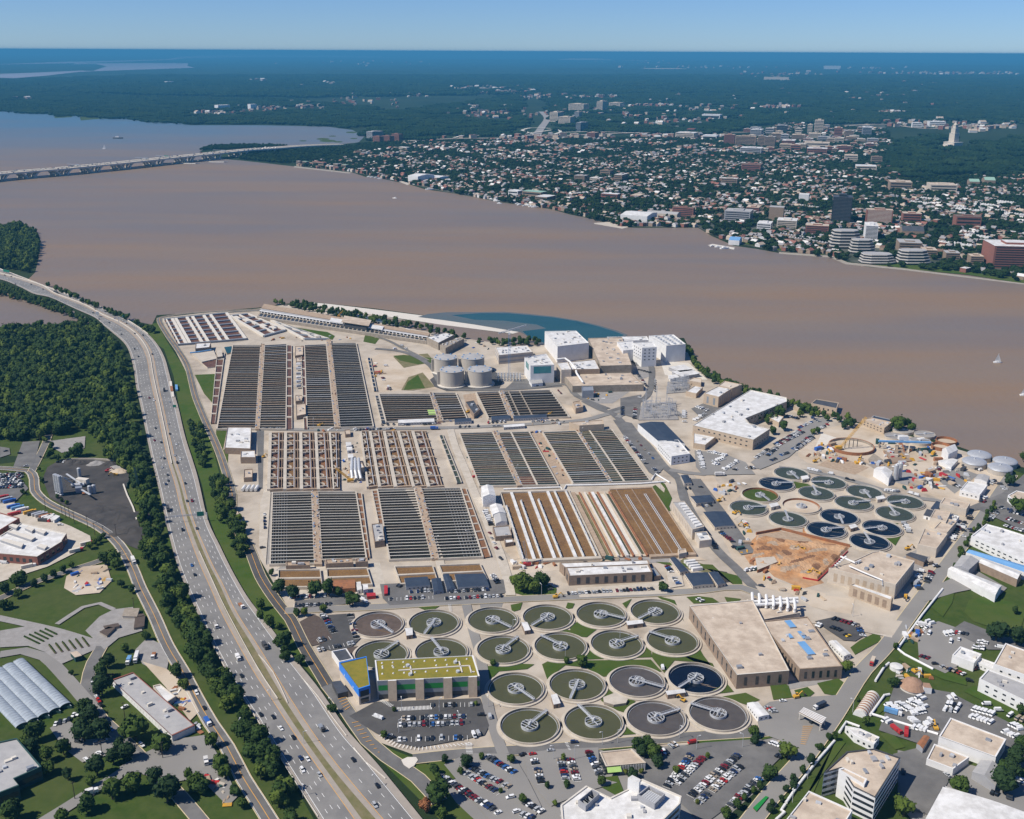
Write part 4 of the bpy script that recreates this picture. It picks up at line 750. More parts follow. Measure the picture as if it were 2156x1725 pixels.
def bldg(label, txt, h, wall, roof, name='building', cat='building', units=0, par=.7, win=None, wmat='glass', z0=0, group=None, trim=None, bands=None, skip=()):
 """roof outline in the picture at height h; wall, parapet, roof, roof units and the windows of each face turned to us"""
 q = G(txt, h)
 if area2(q) < 0: q = q[::-1]
 c = cen(q); t = thing(name, label, cat, (*c, z0), group)
 part(t, 'wall', lambda m: m.prism(q, z0, h-.01, wall, False))
 i3 = [(c[0]+(x-c[0])*(1-1.0/max(math.dist((x, y), c), 4)), c[1]+(y-c[1])*(1-1.0/max(math.dist((x, y), c), 4))) for x, y in q]
 part(t, 'roof', lambda m: m.flat(i3, h-par, roof))
 def pp(m):
  n = len(q)
  for i in range(n):
   a, b_, a2, b2 = q[i], q[(i+1) % n], i3[i], i3[(i+1) % n]
   m.face([(*a, h), (*b_, h), (*b2, h), (*a2, h)], trim or wall); m.face([(*b2, h-par), (*a2, h-par), (*a2, h), (*b2, h)], trim or wall)
   if trim: m.face([(a[0], a[1], h-.5), (b_[0], b_[1], h-.5), (b_[0], b_[1], h), (a[0], a[1], h)], trim)
 part(t, 'parapet', pp)
 rr = random.Random(hash_(label)); done = 0; tries = 0; xs = [p[0] for p in i3]; ys = [p[1] for p in i3]
 while done < units and tries < 200:
  tries += 1; x = rr.uniform(min(xs), max(xs)); y = rr.uniform(min(ys), max(ys))
  if not (inside(x, y, i3) and inside(x+2.5, y+2, i3) and inside(x-2.5, y-2, i3)): continue
  w_, d_, hh = rr.uniform(1.2, 4.2), rr.uniform(1.2, 3.2), rr.uniform(.8, 1.9); a = math.atan2(q[1][1]-q[0][1], q[1][0]-q[0][0]); mm = rr.choice(['zinc', 'chalk', 'slate', 'steel'])
  part(t, 'roof_unit', lambda m: m.box((x, y, h-par), (w_, d_, hh), a, mm)); done += 1
 if win:
  n = len(q)
  for i in range(n):
   a, b_ = q[i], q[(i+1) % n]; nx, ny = b_[1]-a[1], a[0]-b_[0]; mx, my = (a[0]+b_[0])/2, (a[1]+b_[1])/2
   if nx*(-mx) + ny*(-my) <= 0 or math.dist(a, b_) < 5: continue
   if i in skip: continue
   rows, pitch, fill, wh = win[:4]; facewin(t, a, b_, h-par, rows, max(1, min(30, int(math.dist(a, b_)/pitch))), wmat, z0+(win[4] if len(win) > 4 else 1.0), fill, wh)
 if bands:
  n = len(q)
  for i in range(n):
   a, b_ = q[i], q[(i+1) % n]; nx, ny = b_[1]-a[1], a[0]-b_[0]; mx, my = (a[0]+b_[0])/2, (a[1]+b_[1])/2
   if nx*(-mx) + ny*(-my) <= 0 or math.dist(a, b_) < 5: continue
   facewin(t, a, b_, h-par, bands, 1, wmat, z0+.6, .99, .45, 'window_band', .02)
 return t
def hash_(s): return sum(ord(ch)*(i+1) for i, ch in enumerate(s))
def gable(label, txt, h, rise, wall, roof, name='shed', cat='shed', group=None, z0=0, win=None, wmat='glass', hip=0.0):
 """eaves outline (far left, far right, near right, near left) at height h; the ridge runs along the longer side"""
 a, b_, c_, d = G(txt, h); c = cen([a, b_, c_, d]); t = thing(name, label, cat, (*c, z0), group)
 q = [a, b_, c_, d]
 if area2(q) < 0: q = q[::-1]
 part(t, 'wall', lambda m: m.prism(q, z0, h, wall, False))
 a, b_, c_, d = q
 if math.dist(a, b_) < math.dist(b_, c_): a, b_, c_, d = b_, c_, d, a
 r0 = (*lerp(lerp(a, d, .5), lerp(b_, c_, .5), hip), h+rise); r1 = (*lerp(lerp(a, d, .5), lerp(b_, c_, .5), 1-hip), h+rise)
 def rf(m):
  e = h-.05
  m.face([(*a, e), (*b_, e), r1, r0], roof); m.face([(*c_, e), (*d, e), r0, r1], roof)
 part(t, 'roof', rf)
 part(t, 'gable_end', lambda m: (m.face([(*d, h-.06), (*a, h-.06), r0], wall if not hip else roof), m.face([(*b_, h-.06), (*c_, h-.06), r1], wall if not hip else roof)))
 if win:
  for i in range(4):
   p, q2 = q[i], q[(i+1) % 4]; nx, ny = q2[1]-p[1], p[0]-q2[0]
   if nx*(-p[0]) + ny*(-p[1]) <= 0: continue
   facewin(t, p, q2, h, win[0], max(1, int(math.dist(p, q2)/win[1])), wmat, z0+.8, win[2], win[3])
 return t
# ---- front: the moss-roofed hall and its blue entrance
t = bldg('long hall with mossy green roof, green striped front and tan stone fins', "789,1390 996.5,1380 1010,1423.6 794,1433.6", 14, 'panel_grey', 'green_roof', 'hall', 'building', trim='lime', par=.5)
q = G("789,1390 996.5,1380 1010,1423.6 794,1433.6", 14); A0, A1 = q[3], q[2]; nn_ = (A1[1]-A0[1], A0[0]-A1[0]); ll_ = math.hypot(*nn_); nn_ = (nn_[0]/ll_, nn_[1]/ll_)
if nn_[1] > 0: nn_ = (-nn_[0], -nn_[1])
def onf(s, z, d): p = lerp(A0, A1, s); return (p[0]+nn_[0]*d, p[1]+nn_[1]*d, z)
for s0, s1 in ((.01, .10), (.19, .37), (.46, .64), (.73, .88), (.975, .998)):
 m = MB(); m.face([onf(s0, 6.6, .07), onf(s1, 6.6, .07), onf(s1, 10.4, .07), onf(s0, 10.4, .07)], 'green_panel'); m.build('green_stripe', t)
 m = MB(); m.face([onf(s0, .1, .06), onf(s1, .1, .06), onf(s1, 3.6, .06), onf(s0, 3.6, .06)], 'iron'); m.build('garage_opening', t)
for s0 in (.105, .37, .645, .89):
 def fn(m):
  w_ = .082; lo, hi = [onf(s0, 0, 3.2), onf(s0+w_, 0, 3.2), onf(s0+w_, 0, .02), onf(s0, 0, .02)], [onf(s0, 14.3, 1.2), onf(s0+w_, 14.3, 1.2), onf(s0+w_, 14.3, .02), onf(s0, 14.3, .02)]
  for i in range(4): j = (i+1) % 4; m.face([lo[i], lo[j], hi[j], hi[i]], 'buff')
  m.face(hi, 'lime')
 part(t, 'stone_fin', fn)
RQ = Q4("789,1390 996.5,1380 1010,1423.6 794,1433.6", 14)
for i, (u, v_) in enumerate([(.07+.107*k, .14+.0*k) for k in range(9)] + [(.07+.107*k, .38) for k in (0, 1, 2, 5, 6)] + [(.06+.107*k, .66) for k in range(7)] + [(.07, .30), (.17, .30)]):
 part(t, 'skylight', lambda m: m.cyl(RQ.pt(u, v_), .75, 13.5, 14.1, 'snow', 10, r1=.4))
for a, b_ in (((.22, .55), (.93, .48)), ((.345, .35), (.345, .78)), ((.84, .25), (.84, .78)), ((.93, .48), (.93, .82)), ((.93, .78), (.965, .78))):
 part(t, 'roof_pipe', lambda m: m.bar((*RQ.pt(*a), 13.8), (*RQ.pt(*b_), 13.8), .9, 'chalk', .6))
for u, v_ in ((.32, .35), (.33, .78), (.80, .3), (.80, .75)): part(t, 'roof_fan', lambda m: m.cyl(RQ.pt(u, v_), 1.3, 13.5, 14.9, 'zinc', 12))
t = bldg('tapered entrance block with bright blue band around a mossy roof', "714,1395 771.5,1382 779,1443.6 755,1451", 12, 'cream', 'green_roof', 'entrance_block', 'building', trim='blue_panel', par=.6)
q = G("714,1395 771.5,1382 779,1443.6 755,1451", 12); q = q if area2(q) > 0 else q[::-1]; cq = cen(q)
part(t, 'blue_band', lambda m: m.prism([(cq[0]+(x-cq[0])*1.012, cq[1]+(y-cq[1])*1.012) for x, y in q], 6.3, 11.8, 'blue_panel', False))
for i in range(4):
 a, b_ = q[i], q[(i+1) % 4]
 if (b_[1]-a[1])*(-a[0]) + (a[0]-b_[0])*(-a[1]) <= 0: continue
 a2 = (cq[0]+(a[0]-cq[0])*1.012, cq[1]+(a[1]-cq[1])*1.012); b2 = (cq[0]+(b_[0]-cq[0])*1.012, cq[1]+(b_[1]-cq[1])*1.012)
 if math.dist(a, b_) < 12: facewin(t, a2, b2, 11, 1, 1, 'glass', 5.2, .86, .8); facewin(t, a, b_, 5.5, 1, 1, 'glass', 0, .8, .7)
 else: facewin(t, a2, b2, 9.2, 1, 2, 'lime', 6.8, .07, .8, 'wall_emblem')
hut("699,1436 717,1433.6 733,1455 711.5,1460", 4.5, 'iron', 'dark_roof', 'dark flat canopy in front of the blue entrance block', 'entrance_canopy', 'canopy', door=False)
bldg('dark louvred roof lobby behind the blue entrance block', "698,1371 729,1365 744,1387 714,1393.6", 5, 'lime', 'dark_roof', 'lobby')
# ---- right of the clarifiers
t = bldg('large flat tan-roofed hall right of the round tanks', "1452,1275 1585,1263 1662,1412 1552,1421", 11, 'umber', 'tan_roof', 'hall', trim='chalk', units=3, win=(1, 9, .25, .7))
bldg('tan brick workshop with solar panels on its pale roof', "1600,1308 1700,1298 1774,1403 1684,1409", 10, 'umber', 'tan_roof', 'workshop', units=8, win=(1, 5, .35, .65))
sq = Q4("1600,1308 1700,1298 1774,1403 1684,1409", 10)
for u, v_, w_, d_ in ((.55, .12, 7, 14), (.50, .62, 8, 24), (.36, .36, 4, 8), (.62, .36, 4, 14)):
 p = sq.pt(u, v_); tag((lambda m: (m.box((*p, 9.5), (w_*.7, d_*.7, .8), math.atan2(sq.d[1]-sq.a[1], sq.d[0]-sq.a[0])-math.pi/2, 'slate', 'blue_roof'), m)[1])(MB()).build('solar_array', org=(*p, 9.5)), 'blue-grey solar array on the tan workshop roof, %d metres long' % d_, 'solar array', 'solar arrays')
t = bldg('white-trimmed duct deck with big white pipes behind the tan hall', "1572,1262 1640,1255 1685,1290 1600,1306", 7, 'cream', 'tan_roof', 'duct_house', units=6)
for k in range(7):
 a = P(1583+15*k, 1275+2.2*k, 7); part(t, 'duct', lambda m: m.tube([(a[0], a[1], 6.8), (a[0], a[1], 9), (a[0]+1, a[1]+3, 9.8), (a[0]+3, a[1]+14, 9.8)], 1.1, 'lime', 8))
for k, (v1, v2) in enumerate(((1268, 1283), (1275, 1290))): part(t, 'main_duct', lambda m: m.tube([P(1580, v1, 9), P(1680, v1-8, 9)], 1.3, 'lime', 8))
bldg('long cream and brown maintenance hall with ten tall dark doors', "1190.5,1195 1365.5,1187.5 1374,1204 1198,1212.4", 9, 'umber', 'snow', 'hall', units=7, win=(1, 8.2, .38, .72, .3), wmat='iron')
bldg('low rear wing of the maintenance hall with white roof', "1178,1185 1365,1178.6 1368,1187 1188,1194.6", 8, 'umber', 'snow', 'rear_wing', units=2)
bldg('small glazed lean-to at the right end of the maintenance hall', "1367,1188 1372,1186 1392,1212 1378,1214", 4, 'umber', 'panel_grey', 'lean_to')
t = bldg('long tan blower hall with a row of white skylights', "1415.5,1056 1440.5,1055 1483,1108.6 1458,1115", 10, 'cream', 'grey_roof', 'blower_hall', win=(1, 5, .28, .6), wmat='buff')
bq = Q4("1415.5,1056 1440.5,1055 1483,1108.6 1458,1115", 10)
for k in range(9): part(t, 'skylight', lambda m: bq.slab(m, .42, .92, .07+.1*k, .145+.1*k, 9.3, 10.3, 'snow'))
bldg('lower near end of the blower hall with pale roof', "1463,1121 1488,1118.6 1499,1136 1473,1139", 7, 'cream', 'snow', 'blower_annex', units=3)
bldg('small cream hut at the near right corner of the brown basin', "1427,1157 1443,1155 1446,1163 1430,1166", 5, 'cream', 'tan_roof', 'hut')
# ---- upper right
gable('navy-roofed long warehouse beside the substation', "1343,892.4 1397,888.6 1442,934 1386,929", 9, 1.5, 'lime', 'navy_roof', 'warehouse', 'warehouse')
bldg('white-roofed warehouse end below the navy roof', "1384,928.6 1428,926 1453,955 1414,961", 10, 'lime', 'snow', 'warehouse', 'warehouse', units=2, win=(2, 5, .35, .3))
bldg('big L-shaped laboratory with white roof and tan brick walls', "1459,895.5 1580,821 1656,837 1657,845 1568,881 1578,892 1621,903 1586,926", 12, 'buff', 'snow', 'laboratory', units=16, win=(2, 7, .35, .28), trim='chalk')
bldg('low white-roofed brick annex in front of the L-shaped laboratory', "1460.5,911 1507,919.5 1485,937 1460,933", 6, 'buff', 'snow', 'annex', units=2)
bldg('tall tan brick block with a big blue-grey door', "1482,828 1512,813 1540.5,818 1513,836", 14, 'buff', 'snow', 'pump_house', units=3, win=(1, 8, .3, .7), wmat='panel_grey')
bldg('tan brick block at the river bank behind the one with the big door', "1512,812 1525.5,802 1563,809.5 1541,818", 13, 'buff', 'cream', 'pump_house', units=2)
bldg('small brick house right of the grey transformer yard', "1444,824 1463,812 1480,815 1466,829", 6, 'buff', 'snow', 'switch_house', units=1)
bldg('small tan-roofed brick switch house beside the river slip', "1447,801 1460,795 1477,797 1476,806", 6, 'buff', 'cream', 'switch_house')
bldg('dark-topped tan brick building among trees at the river bank', "1708,849 1719,840 1766,848 1762,860", 8, 'buff', 'dark_roof', 'brick_building', win=(1, 6, .3, .4))
bldg('pale flat office in the middle of the staff car park', "1617,878 1632,873 1650,877 1640,890", 6, 'buff', 'snow', 'office', units=3)
bldg('small tan office at the right side of the laboratory wing', "1672,853 1690,848 1700,854 1682,860", 6, 'buff', 'snow', 'office')
bldg('tan two-storey office with dark rear roof beside the thickeners', "1815,882 1834,879 1878,889 1862,901", 8, 'buff', 'tan_roof', 'office', units=4, win=(2, 5, .4, .35))
bldg('dark grey flat roof behind the tan two-storey office', "1834,879 1840,875 1880,884 1878,889", 6, 'slate', 'navy_roof', 'rear_wing')
# ---- solids handling group on the river
bldg('tall plain white block, biggest at the river edge', "1147,697.5 1213,696.5 1240,722 1174,729.5", 23, 'lime', 'snow', 'process_block', units=12, trim='lime')
bldg('long stained tan-roofed hall with brown roof vents', "1238,712 1310,710 1330,768.5 1264,770.5", 14, 'stone', 'tan_roof', 'process_hall', units=16)
bldg('low white building along the river behind the stained hall', "1278,709.5 1362,708 1366,716 1310,718", 12, 'lime', 'snow', 'process_hall', units=3)
bldg('white block between the stained hall and the window-fronted tower', "1299,720 1333,718 1333,736 1312,738", 18, 'lime', 'snow', 'process_block', units=3)
bldg('tall white tower with eight small windows and two dark doors', "1333,722 1375,719.5 1383,731 1352,732.5", 27, 'lime', 'snow', 'tower_block', units=1, win=(4, 6, .35, .3, 8))
t = bldg('white cooling building with rows of roof fans, nearest the river point', "1366,707 1418,704.5 1444,724.5 1403,728", 24, 'lime', 'snow', 'cooling_building', trim='lime')
cq4 = Q4("1366,707 1418,704.5 1444,724.5 1403,728", 24)
for i in range(3):
 for k in range(6): part(t, 'roof_fan', lambda m: m.cyl(cq4.pt(.2+.3*i, .12+.15*k), 2.2, 23.2, 25.4, 'zinc', 12))
bldg('very large low flat-roofed hall with cream roof facing the crossing', "1184,787 1328,784.5 1355.5,809.5 1205.5,813", 9, 'stone', 'tan_roof', 'process_hall', units=9)
bldg('snow-white middle roof with dark red wall', "1195.5,762 1253,757 1263,777 1200,778", 15, 'umber', 'snow', 'process_hall', units=8)
bldg('cream tower with a pale glazed side beside the snow-white roof', "1172,764 1195,762 1203,778 1182,779", 18, 'cream', 'snow', 'tower_block', units=1, bands=5, wmat='cream')
t = bldg('tall white tower with teal glass front near the digesters', "1104,752 1150,745 1167,768 1117,770", 24, 'lime', 'snow', 'tower_block', units=9, trim='lime')
tq = G("1104,752 1150,745 1167,768 1117,770", 24); facewin(t, tq[3], tq[2], 24, 1, 1, 'teal_glass', 12, .8, .8, 'glass_front', .04)
facewin(t, tq[0], tq[3], 24, 1, 1, 'teal_glass', 13, .5, .8, 'glass_front', .04)
bldg('white flat-roofed control building behind the tower crane', "1043,731 1110,727 1122,741 1050,748", 13, 'cream', 'snow', 'control_building', units=14, bands=2, wmat='slate')
bldg('small grey equipment block standing in front of the big low hall', "1225,814 1248,813 1250,822 1226,823", 10, 'steel', 'steel', 'equipment_block')
hut("1114,800 1140,798 1143,806 1120,808", 5, 'lime', 'grey_roof', 'small white annex at the foot of the teal glass tower', 'annex', 'annex')
# pipe bank between the digesters and the teal tower
c = P2(1072, 800, 0); t = thing('pipe_rack', 'bank of upright grey pipes beside the front right digester', 'pipe rack', (*c, 0))
for r_ in range(3):
 for k in range(8): part(t, 'pipe', lambda m: m.tube([(c[0]-14+4*k, c[1]-6+7*r_, 0), (c[0]-14+4*k, c[1]-6+7*r_, 7)], .9, 'zinc', 8))
part(t, 'rack_deck', lambda m: [m.bar((c[0]-18, c[1]-8+7*k, 5), (c[0]+18, c[1]-8+7*k, 5), .5, 'steel') for k in range(4)])
# big white pipe over the low hall
t = thing('overhead_pipe', 'big white bent pipe crossing from the tall block to the low hall', 'pipe', P(1215, 790, 0))
part(t, 'pipe', lambda m: m.tube([P(1172, 757, 17), P(1190, 755, 18), P(1200, 762, 17), P(1212, 776, 14), P(1214, 786, 12), P(1228, 806, 10)], 1.3, 'lime', 10))
part(t, 'support', lambda m: [m.bar((P(u, v, zz)[0], P(u, v, zz)[1], 6), P(u, v, zz), .4, 'steel') for u, v, zz in ((1212, 776, 13), (1220, 796, 11))])
# sheds on the slip by the river
for txt, lb in (("1408,773 1440,768 1462,779 1432,783", 'pale canopy roof on the slip'), ("1415,782 1455,778 1473,786 1436,793", 'striped white canopy below the pale one')):
 hut(txt, 5, 'slate', 'snow', lb, 'canopy', 'canopy', door=False)
hut("1407,791 1424,788 1430,794 1412,798", 4, 'lime', 'snow', 'white trailer at the top of the substation yard', 'trailer', 'trailer')
# ---- far edge: filter house and neighbours
def long_house():
 q = Q4("556,641 905,703 898,716 541,664", 7); t = thing('filter_house', 'long grey filter house with a white colonnade, far edge of the works', 'building', q.mid())
 part(t, 'wall', lambda m: q.slab(m, 0, 1, 0, 1.0, 0, 5.0, 'stone'))
 part(t, 'roof', lambda m: q.slab(m, 0, 1, 0, .40, 5.01, 8.0, 'umber', 'tan_walk'))
 part(t, 'gallery', lambda m: q.slab(m, 0, 1, .42, .62, 5.02, 7.4, 'iron', 'grey_roof'))
 for k in range(48): part(t, 'column', lambda m: q.slab(m, .008+k/49, .014+k/49, .625, .65, 5.02, 7.6, 'lime'))
 part(t, 'cornice', lambda m: q.slab(m, 0, 1, .60, .66, 7.61, 8.0, 'lime'))
 for k in range(40): part(t, 'cell_opening', lambda m: q.slab(m, .01+k/40, .028+k/40, .70, .95, 5.02, 5.06, 'basin_dark'))
 part(t, 'parapet', lambda m: q.slab(m, 0, 1, .985, 1.0, 5.01, 5.8, 'concrete'))
 part(t, 'penthouse', lambda m: (q.slab(m, .53, .66, .15, .75, 5.03, 12.5, 'iron', 'tan_roof'), q.slab(m, .515, .675, .10, .80, 12.51, 13.3, 'tan_roof')))
 part(t, 'white_annex', lambda m: (q.slab(m, .44, .52, .3, .7, 8.02, 9.5, 'snow'), q.slab(m, .67, .75, .3, .7, 8.02, 9.5, 'snow')))
long_house()
bldg('dark grey pump house at the right end of the filter house', "898,710 938,700 956,705 923,722", 11, 'stone', 'snow', 'pump_house', units=8)
bldg('long dark fan deck with rows of vents right of the filter house', "926,726 968,708 977,713 938,733", 10, 'stone', 'stone', 'fan_deck', units=14)
t = bldg('white curved-roof pump station below the far reactor', "412,723 444,721 441,731 411,734", 8, 'umber', 'snow', 'pump_station', units=2)
slabthing('pump_deck', 'pale pump deck with a brown basin below the curved-roof station', 'deck', "405,745 450,738 457,755 425,762", 3, 'concrete', 'concrete')
mb = MB(); mb.tube([P(400, 743, 4), P(420, 741, 4), P(445, 737, 4)], 1.0, 'blue_roof', 8); tag(mb.build('pipe', org=P(420, 741, 0)), 'blue pipe along the front of the curved-roof pump station', 'pipe')
slabthing('intake_basin', 'brown intake basin below the pump deck', 'basin', "425,764 455,757 453,772 437,774", 1.6, 'concrete', 'basin_red')
slabthing('intake_block', 'square dark brown block right of the pump deck', 'block', "457,738 466,736 469,750 458,752", 5, 'umber', 'concrete')
slabthing('dark_pool', 'teal pool at the far left corner of the dark basins', 'pool', "472,731 488,729 488,742 478,745", 1.5, 'stone', 'teal_water')
# central walkway pump houses and blower house
for txt, h, lb in (("622,729 638,729 638,747 621,749", 4, 'farthest pump house on the central walkway'), ("623,753 636,753 636,761 623,762", 3, 'tiny grey pump house on the central walkway'), ("622,832 636,832 636,843 622,845", 4, 'middle pump house on the central walkway'), ("623,851 643,849 644,872 624,876", 5, 'largest tan pump house at the near end of the central walkway')):
 bldg(lb, txt, h, 'umber', 'tan_roof', 'pump_house', units=2, group='pump houses on the central walkway')
for k, v in enumerate((769, 778, 789, 797, 806, 815)): tag((lambda m: (m.box((*P2(629, v, 2), 2.4), (6, 4, 2.6), .1*k, ['lime', 'zinc', 'slate'][k % 3]), m)[1])(MB()).build('equipment_box', org=P(629, v, 2.4)), '%s white or grey equipment box down the central walkway' % nth(k+1), 'equipment', 'equipment on the central walkway')
t = bldg('white-roofed blower house with shiny ducts between the reactor bays', "733,976 762,974 767,984 736,988", 8, 'buff', 'snow', 'blower_house', units=3)
for k in range(3): part(t, 'silver_duct', lambda m: m.tube([P(741+7*k, 966, 3), P(741+7*k, 973, 8), P(740+8*k, 992, 8), P(742+9*k, 1008, 3)], 1.5, 'zinc', 8))
bldg('small cream hut at the top of the alley between reactor bays', "725,905 737,904 738,914 727,915", 4, 'umber', 'tan_roof', 'hut')
for k, (u, v) in enumerate(((733, 935), (735, 945), (737, 960))): hut("%g,%g %g,%g %g,%g %g,%g" % (u-5, v-4, u+6, v-4, u+7, v+3, u-4, v+4), 3.5, 'lime', 'snow', '%s white unit in the alley between reactor bays' % nth(k+1), 'equipment_hut', 'hut', 'white units in the alley')
bldg('long grey-roofed pump house with rooftop vents in the alley', "782.5,1103 805,1101 810,1138 789,1141", 6, 'umber', 'grey_roof', 'pump_house', units=7)
for txt, lb in (("684,1178 742,1175 744,1184 686,1187", 'brown brick head house below the front basins'), ("748,1176 774,1174 775,1182 749,1184", 'short brown head house beside the alley'), ("601,1183 652,1182 653,1190 602,1191", 'brown head house with white boxes at front left')):
 bldg(lb, txt, 6, 'umber', 'tan_walk', 'head_house', units=4, group='brown head houses')
bldg('tan brick control building with two blocks below the crossing', "1198,889 1270,884 1272,893 1220,896", 9, 'buff', 'tan_roof', 'control_building', units=2)
bldg('dark pump house with black roof between ribbed basins', "980,846 998,843 1010,862 998,872", 6, 'umber', 'dark_roof', 'pump_house', units=4)
bldg('stepped tan gate house beside the road crossing', "1205,846 1222,843 1228,856 1212,860", 7, 'buff', 'tan_walk', 'gate_house', units=3)
# left edge
bldg('white-roofed dewatering house at the left edge of the reactor bays', "479,899 529,899 527,945 472.5,943", 7, 'umber', 'snow', 'pump_house', units=7)
bldg('smaller brown house with a white stepped roof, left edge', "507,949 537,948 538,963 506,963", 7, 'umber', 'snow', 'pump_house', units=2)
bldg('narrow tan-roofed hut at the left road bend', "514,988 532,987 531,1005 513,1006", 5, 'umber', 'tan_roof', 'hut', units=1)
for k in range(4):
 c = P2(513+9*k, 1024, 4); mb = MB(); mb.tube([(c[0]-.2, c[1]-5, 2.2), (c[0]+.2, c[1]+5, 2.2)], 1.6, 'snow', 10); tag(mb.build('chemical_tank', org=(*c, 0)), '%s white chemical tank from the left beside the perimeter road' % nth(k+1), 'tank', 'white chemical tanks')
# white sheds left of the aerated basin
gable('tall white gabled shed at the corner of the aerated basin', "1013,1025 1038,1023 1044,1044 1017,1046", 11, 2, 'lime', 'snow')
gable('white tunnel-roofed shed below the tall gabled one', "1031,1064 1056,1062 1065,1080 1038,1083", 4, 1.6, 'lime', 'snow'); gable('second white tunnel-roofed shed along the lane', "1040,1084 1064,1081 1068,1098 1044,1103", 4, 1.6, 'lime', 'grey_roof')
bldg('grey flat shed with brick front along the lane', "1037,1109 1072,1106 1078,1127 1043,1130", 5, 'umber', 'grey_roof', 'shed', units=1); bldg('little white-roofed brick shed at the lane end', "1061,1135 1080,1134 1082,1141 1064,1144", 4, 'umber', 'snow', 'shed')
# trailers with dark roofs
gT = 'site office trailers'
for txt, lb in (("851,1217 900,1214 906,1232 855,1236", 'dark-roofed office trailer at the left of the front car park'), ("908,1219 928,1217 934,1243 913,1246", 'narrow dark-roofed trailer standing end-on'), ("932,1210 945,1208 959,1238 941,1241", 'narrow blue-grey trailer standing end-on beside the big one'),
    ("957,1209 1019,1207 1030,1233 964,1237", 'widest dark-roofed office trailer of the front car park'), ("1433,1001 1449,1000 1457,1017 1441,1018", 'grey trailer at the top of the dark lane'), ("1453,1045 1496,1042 1504,1055 1466,1060", 'blue-grey trailer halfway down the dark lane'),
    ("1480,1078 1528,1077 1547,1107 1505,1110", 'wide dark trailer with ribbed roof on the lane'), ("1410,1175 1422,1173 1450,1201 1432,1205", 'dark trailer right of the maintenance hall'), ("1441,1208 1490,1205 1503,1230 1459,1234", 'wide dark trailer beside the green bank'),
    ("1492,1205 1511,1204 1528,1228 1511,1232", 'smaller dark trailer beside a black heap'), ("979,1209 979,1209 979,1209 979,1209", '')):
 if lb: gable(lb, txt, 3.6, .5, 'cream' if '14' in txt[:3] else 'slate', 'navy_roof', 'office_trailer', 'trailer', gT, win=(1, 3.2, .3, .35))
for txt, lb, w_ in (("838,884 914,881 915,888 838,891", 'long white-blue trailer in front of the wide ribbed basin', 'snow'), ("957,882 992,880 993,887 957,889", 'blue-grey trailer in front of the algae basin', 'navy_roof'), ("1034,877 1074,874 1075,881 1035,884", 'blue-grey trailer in front of the small ribbed basin', 'navy_roof'), ("1080,876 1150,872 1152,878 1082,882", 'long dark trailer in front of the crossing basin', 'navy_roof'), ("1060,895 1104,892 1105,897 1061,900", 'white flat trailer beside the cross road', 'snow')):
 gable(lb, txt, 3.4, .4, 'slate', w_, 'office_trailer', 'trailer', gT, win=(1, 3.2, .3, .35))
for k in range(7): gable('%s white container trailer from the top in the stack right of the dark trailer' % nth(k+1), "%g,%g %g,%g %g,%g %g,%g" % (1440+5*k, 1179+5*k, 1462+5*k, 1177+5*k, 1465+5*k, 1180+5*k, 1444+5*k, 1182.5+5*k), 3, .2, 'lime', 'snow', 'container_trailer', 'trailer', 'white container trailers') if k < 4 else 0
gable('striped white trailer at the lower right of the clarifiers', "1573,1480 1596,1478 1620,1505 1597,1510", 4, .3, 'lime', 'snow', 'office_trailer', 'trailer', gT, win=(1, 3, .4, .35))
gable('white trailer beside the solar-roofed workshop', "1745,1350 1760,1348 1792,1377 1777,1382", 4, .4, 'lime', 'snow', 'office_trailer', 'trailer', gT, win=(1, 3, .4, .35))
t = gable('rusty corrugated open shed beside trees below the brown basins', "703,1222 748,1220 748,1238 700,1241", 4, .8, 'rust', 'rust', 'open_shed')
hut("750,1226 759,1225 762,1240 752,1243", 3.5, 'lime', 'snow', 'narrow white container beside the rusty shed', 'container', 'container'); hut("764,1231 774,1230 775,1240 765,1242", 5, 'lime', 'snow', 'white tank hut beside the rusty shed', 'tank_hut', 'hut')
hut("772,1249 790,1248 791,1254 773,1256", 3, 'red_paint', 'red_paint', 'red container beside the car park below the alley', 'container', 'container', door=False); hut("809,1233 816,1233 816,1249 809,1250", 3, 'red_paint', 'red_paint', 'red lorry box at the front car park entrance', 'container', 'container', door=False)
# ---- front offices
t = bldg('tan-roofed pavilion with white vertical fins and green awning', "1262,1583.6 1330,1576 1360.5,1606 1275.5,1613.6", 6, 'glass', 'tan_roof', 'pavilion', trim='cream')
pq = Q4("1262,1583.6 1330,1576 1360.5,1606 1275.5,1613.6", 6)
for k in range(16): part(t, 'fin', lambda m: pq.slab(m, .36+.04*k, .375+.04*k, 1.0, 1.012, 0, 5.4, 'lime'))
part(t, 'awning', lambda m: m.face([(*pq.pt(.02, 1.01), 5.2), (*pq.pt(.36, 1.01), 5.2), (*pq.pt(.36, 1.2), 3.4), (*pq.pt(.02, 1.2), 3.4)], 'awning'))
t = bldg('white office block at the bottom edge with two pits of roof fans', "1180,1695 1234,1654 1285,1679 1325,1660 1352,1640 1435,1676 1432,1692 1362,1760 1300,1800 1190,1800", 22, 'lime', 'snow', 'office_block', units=14, bands=5, trim='chalk')
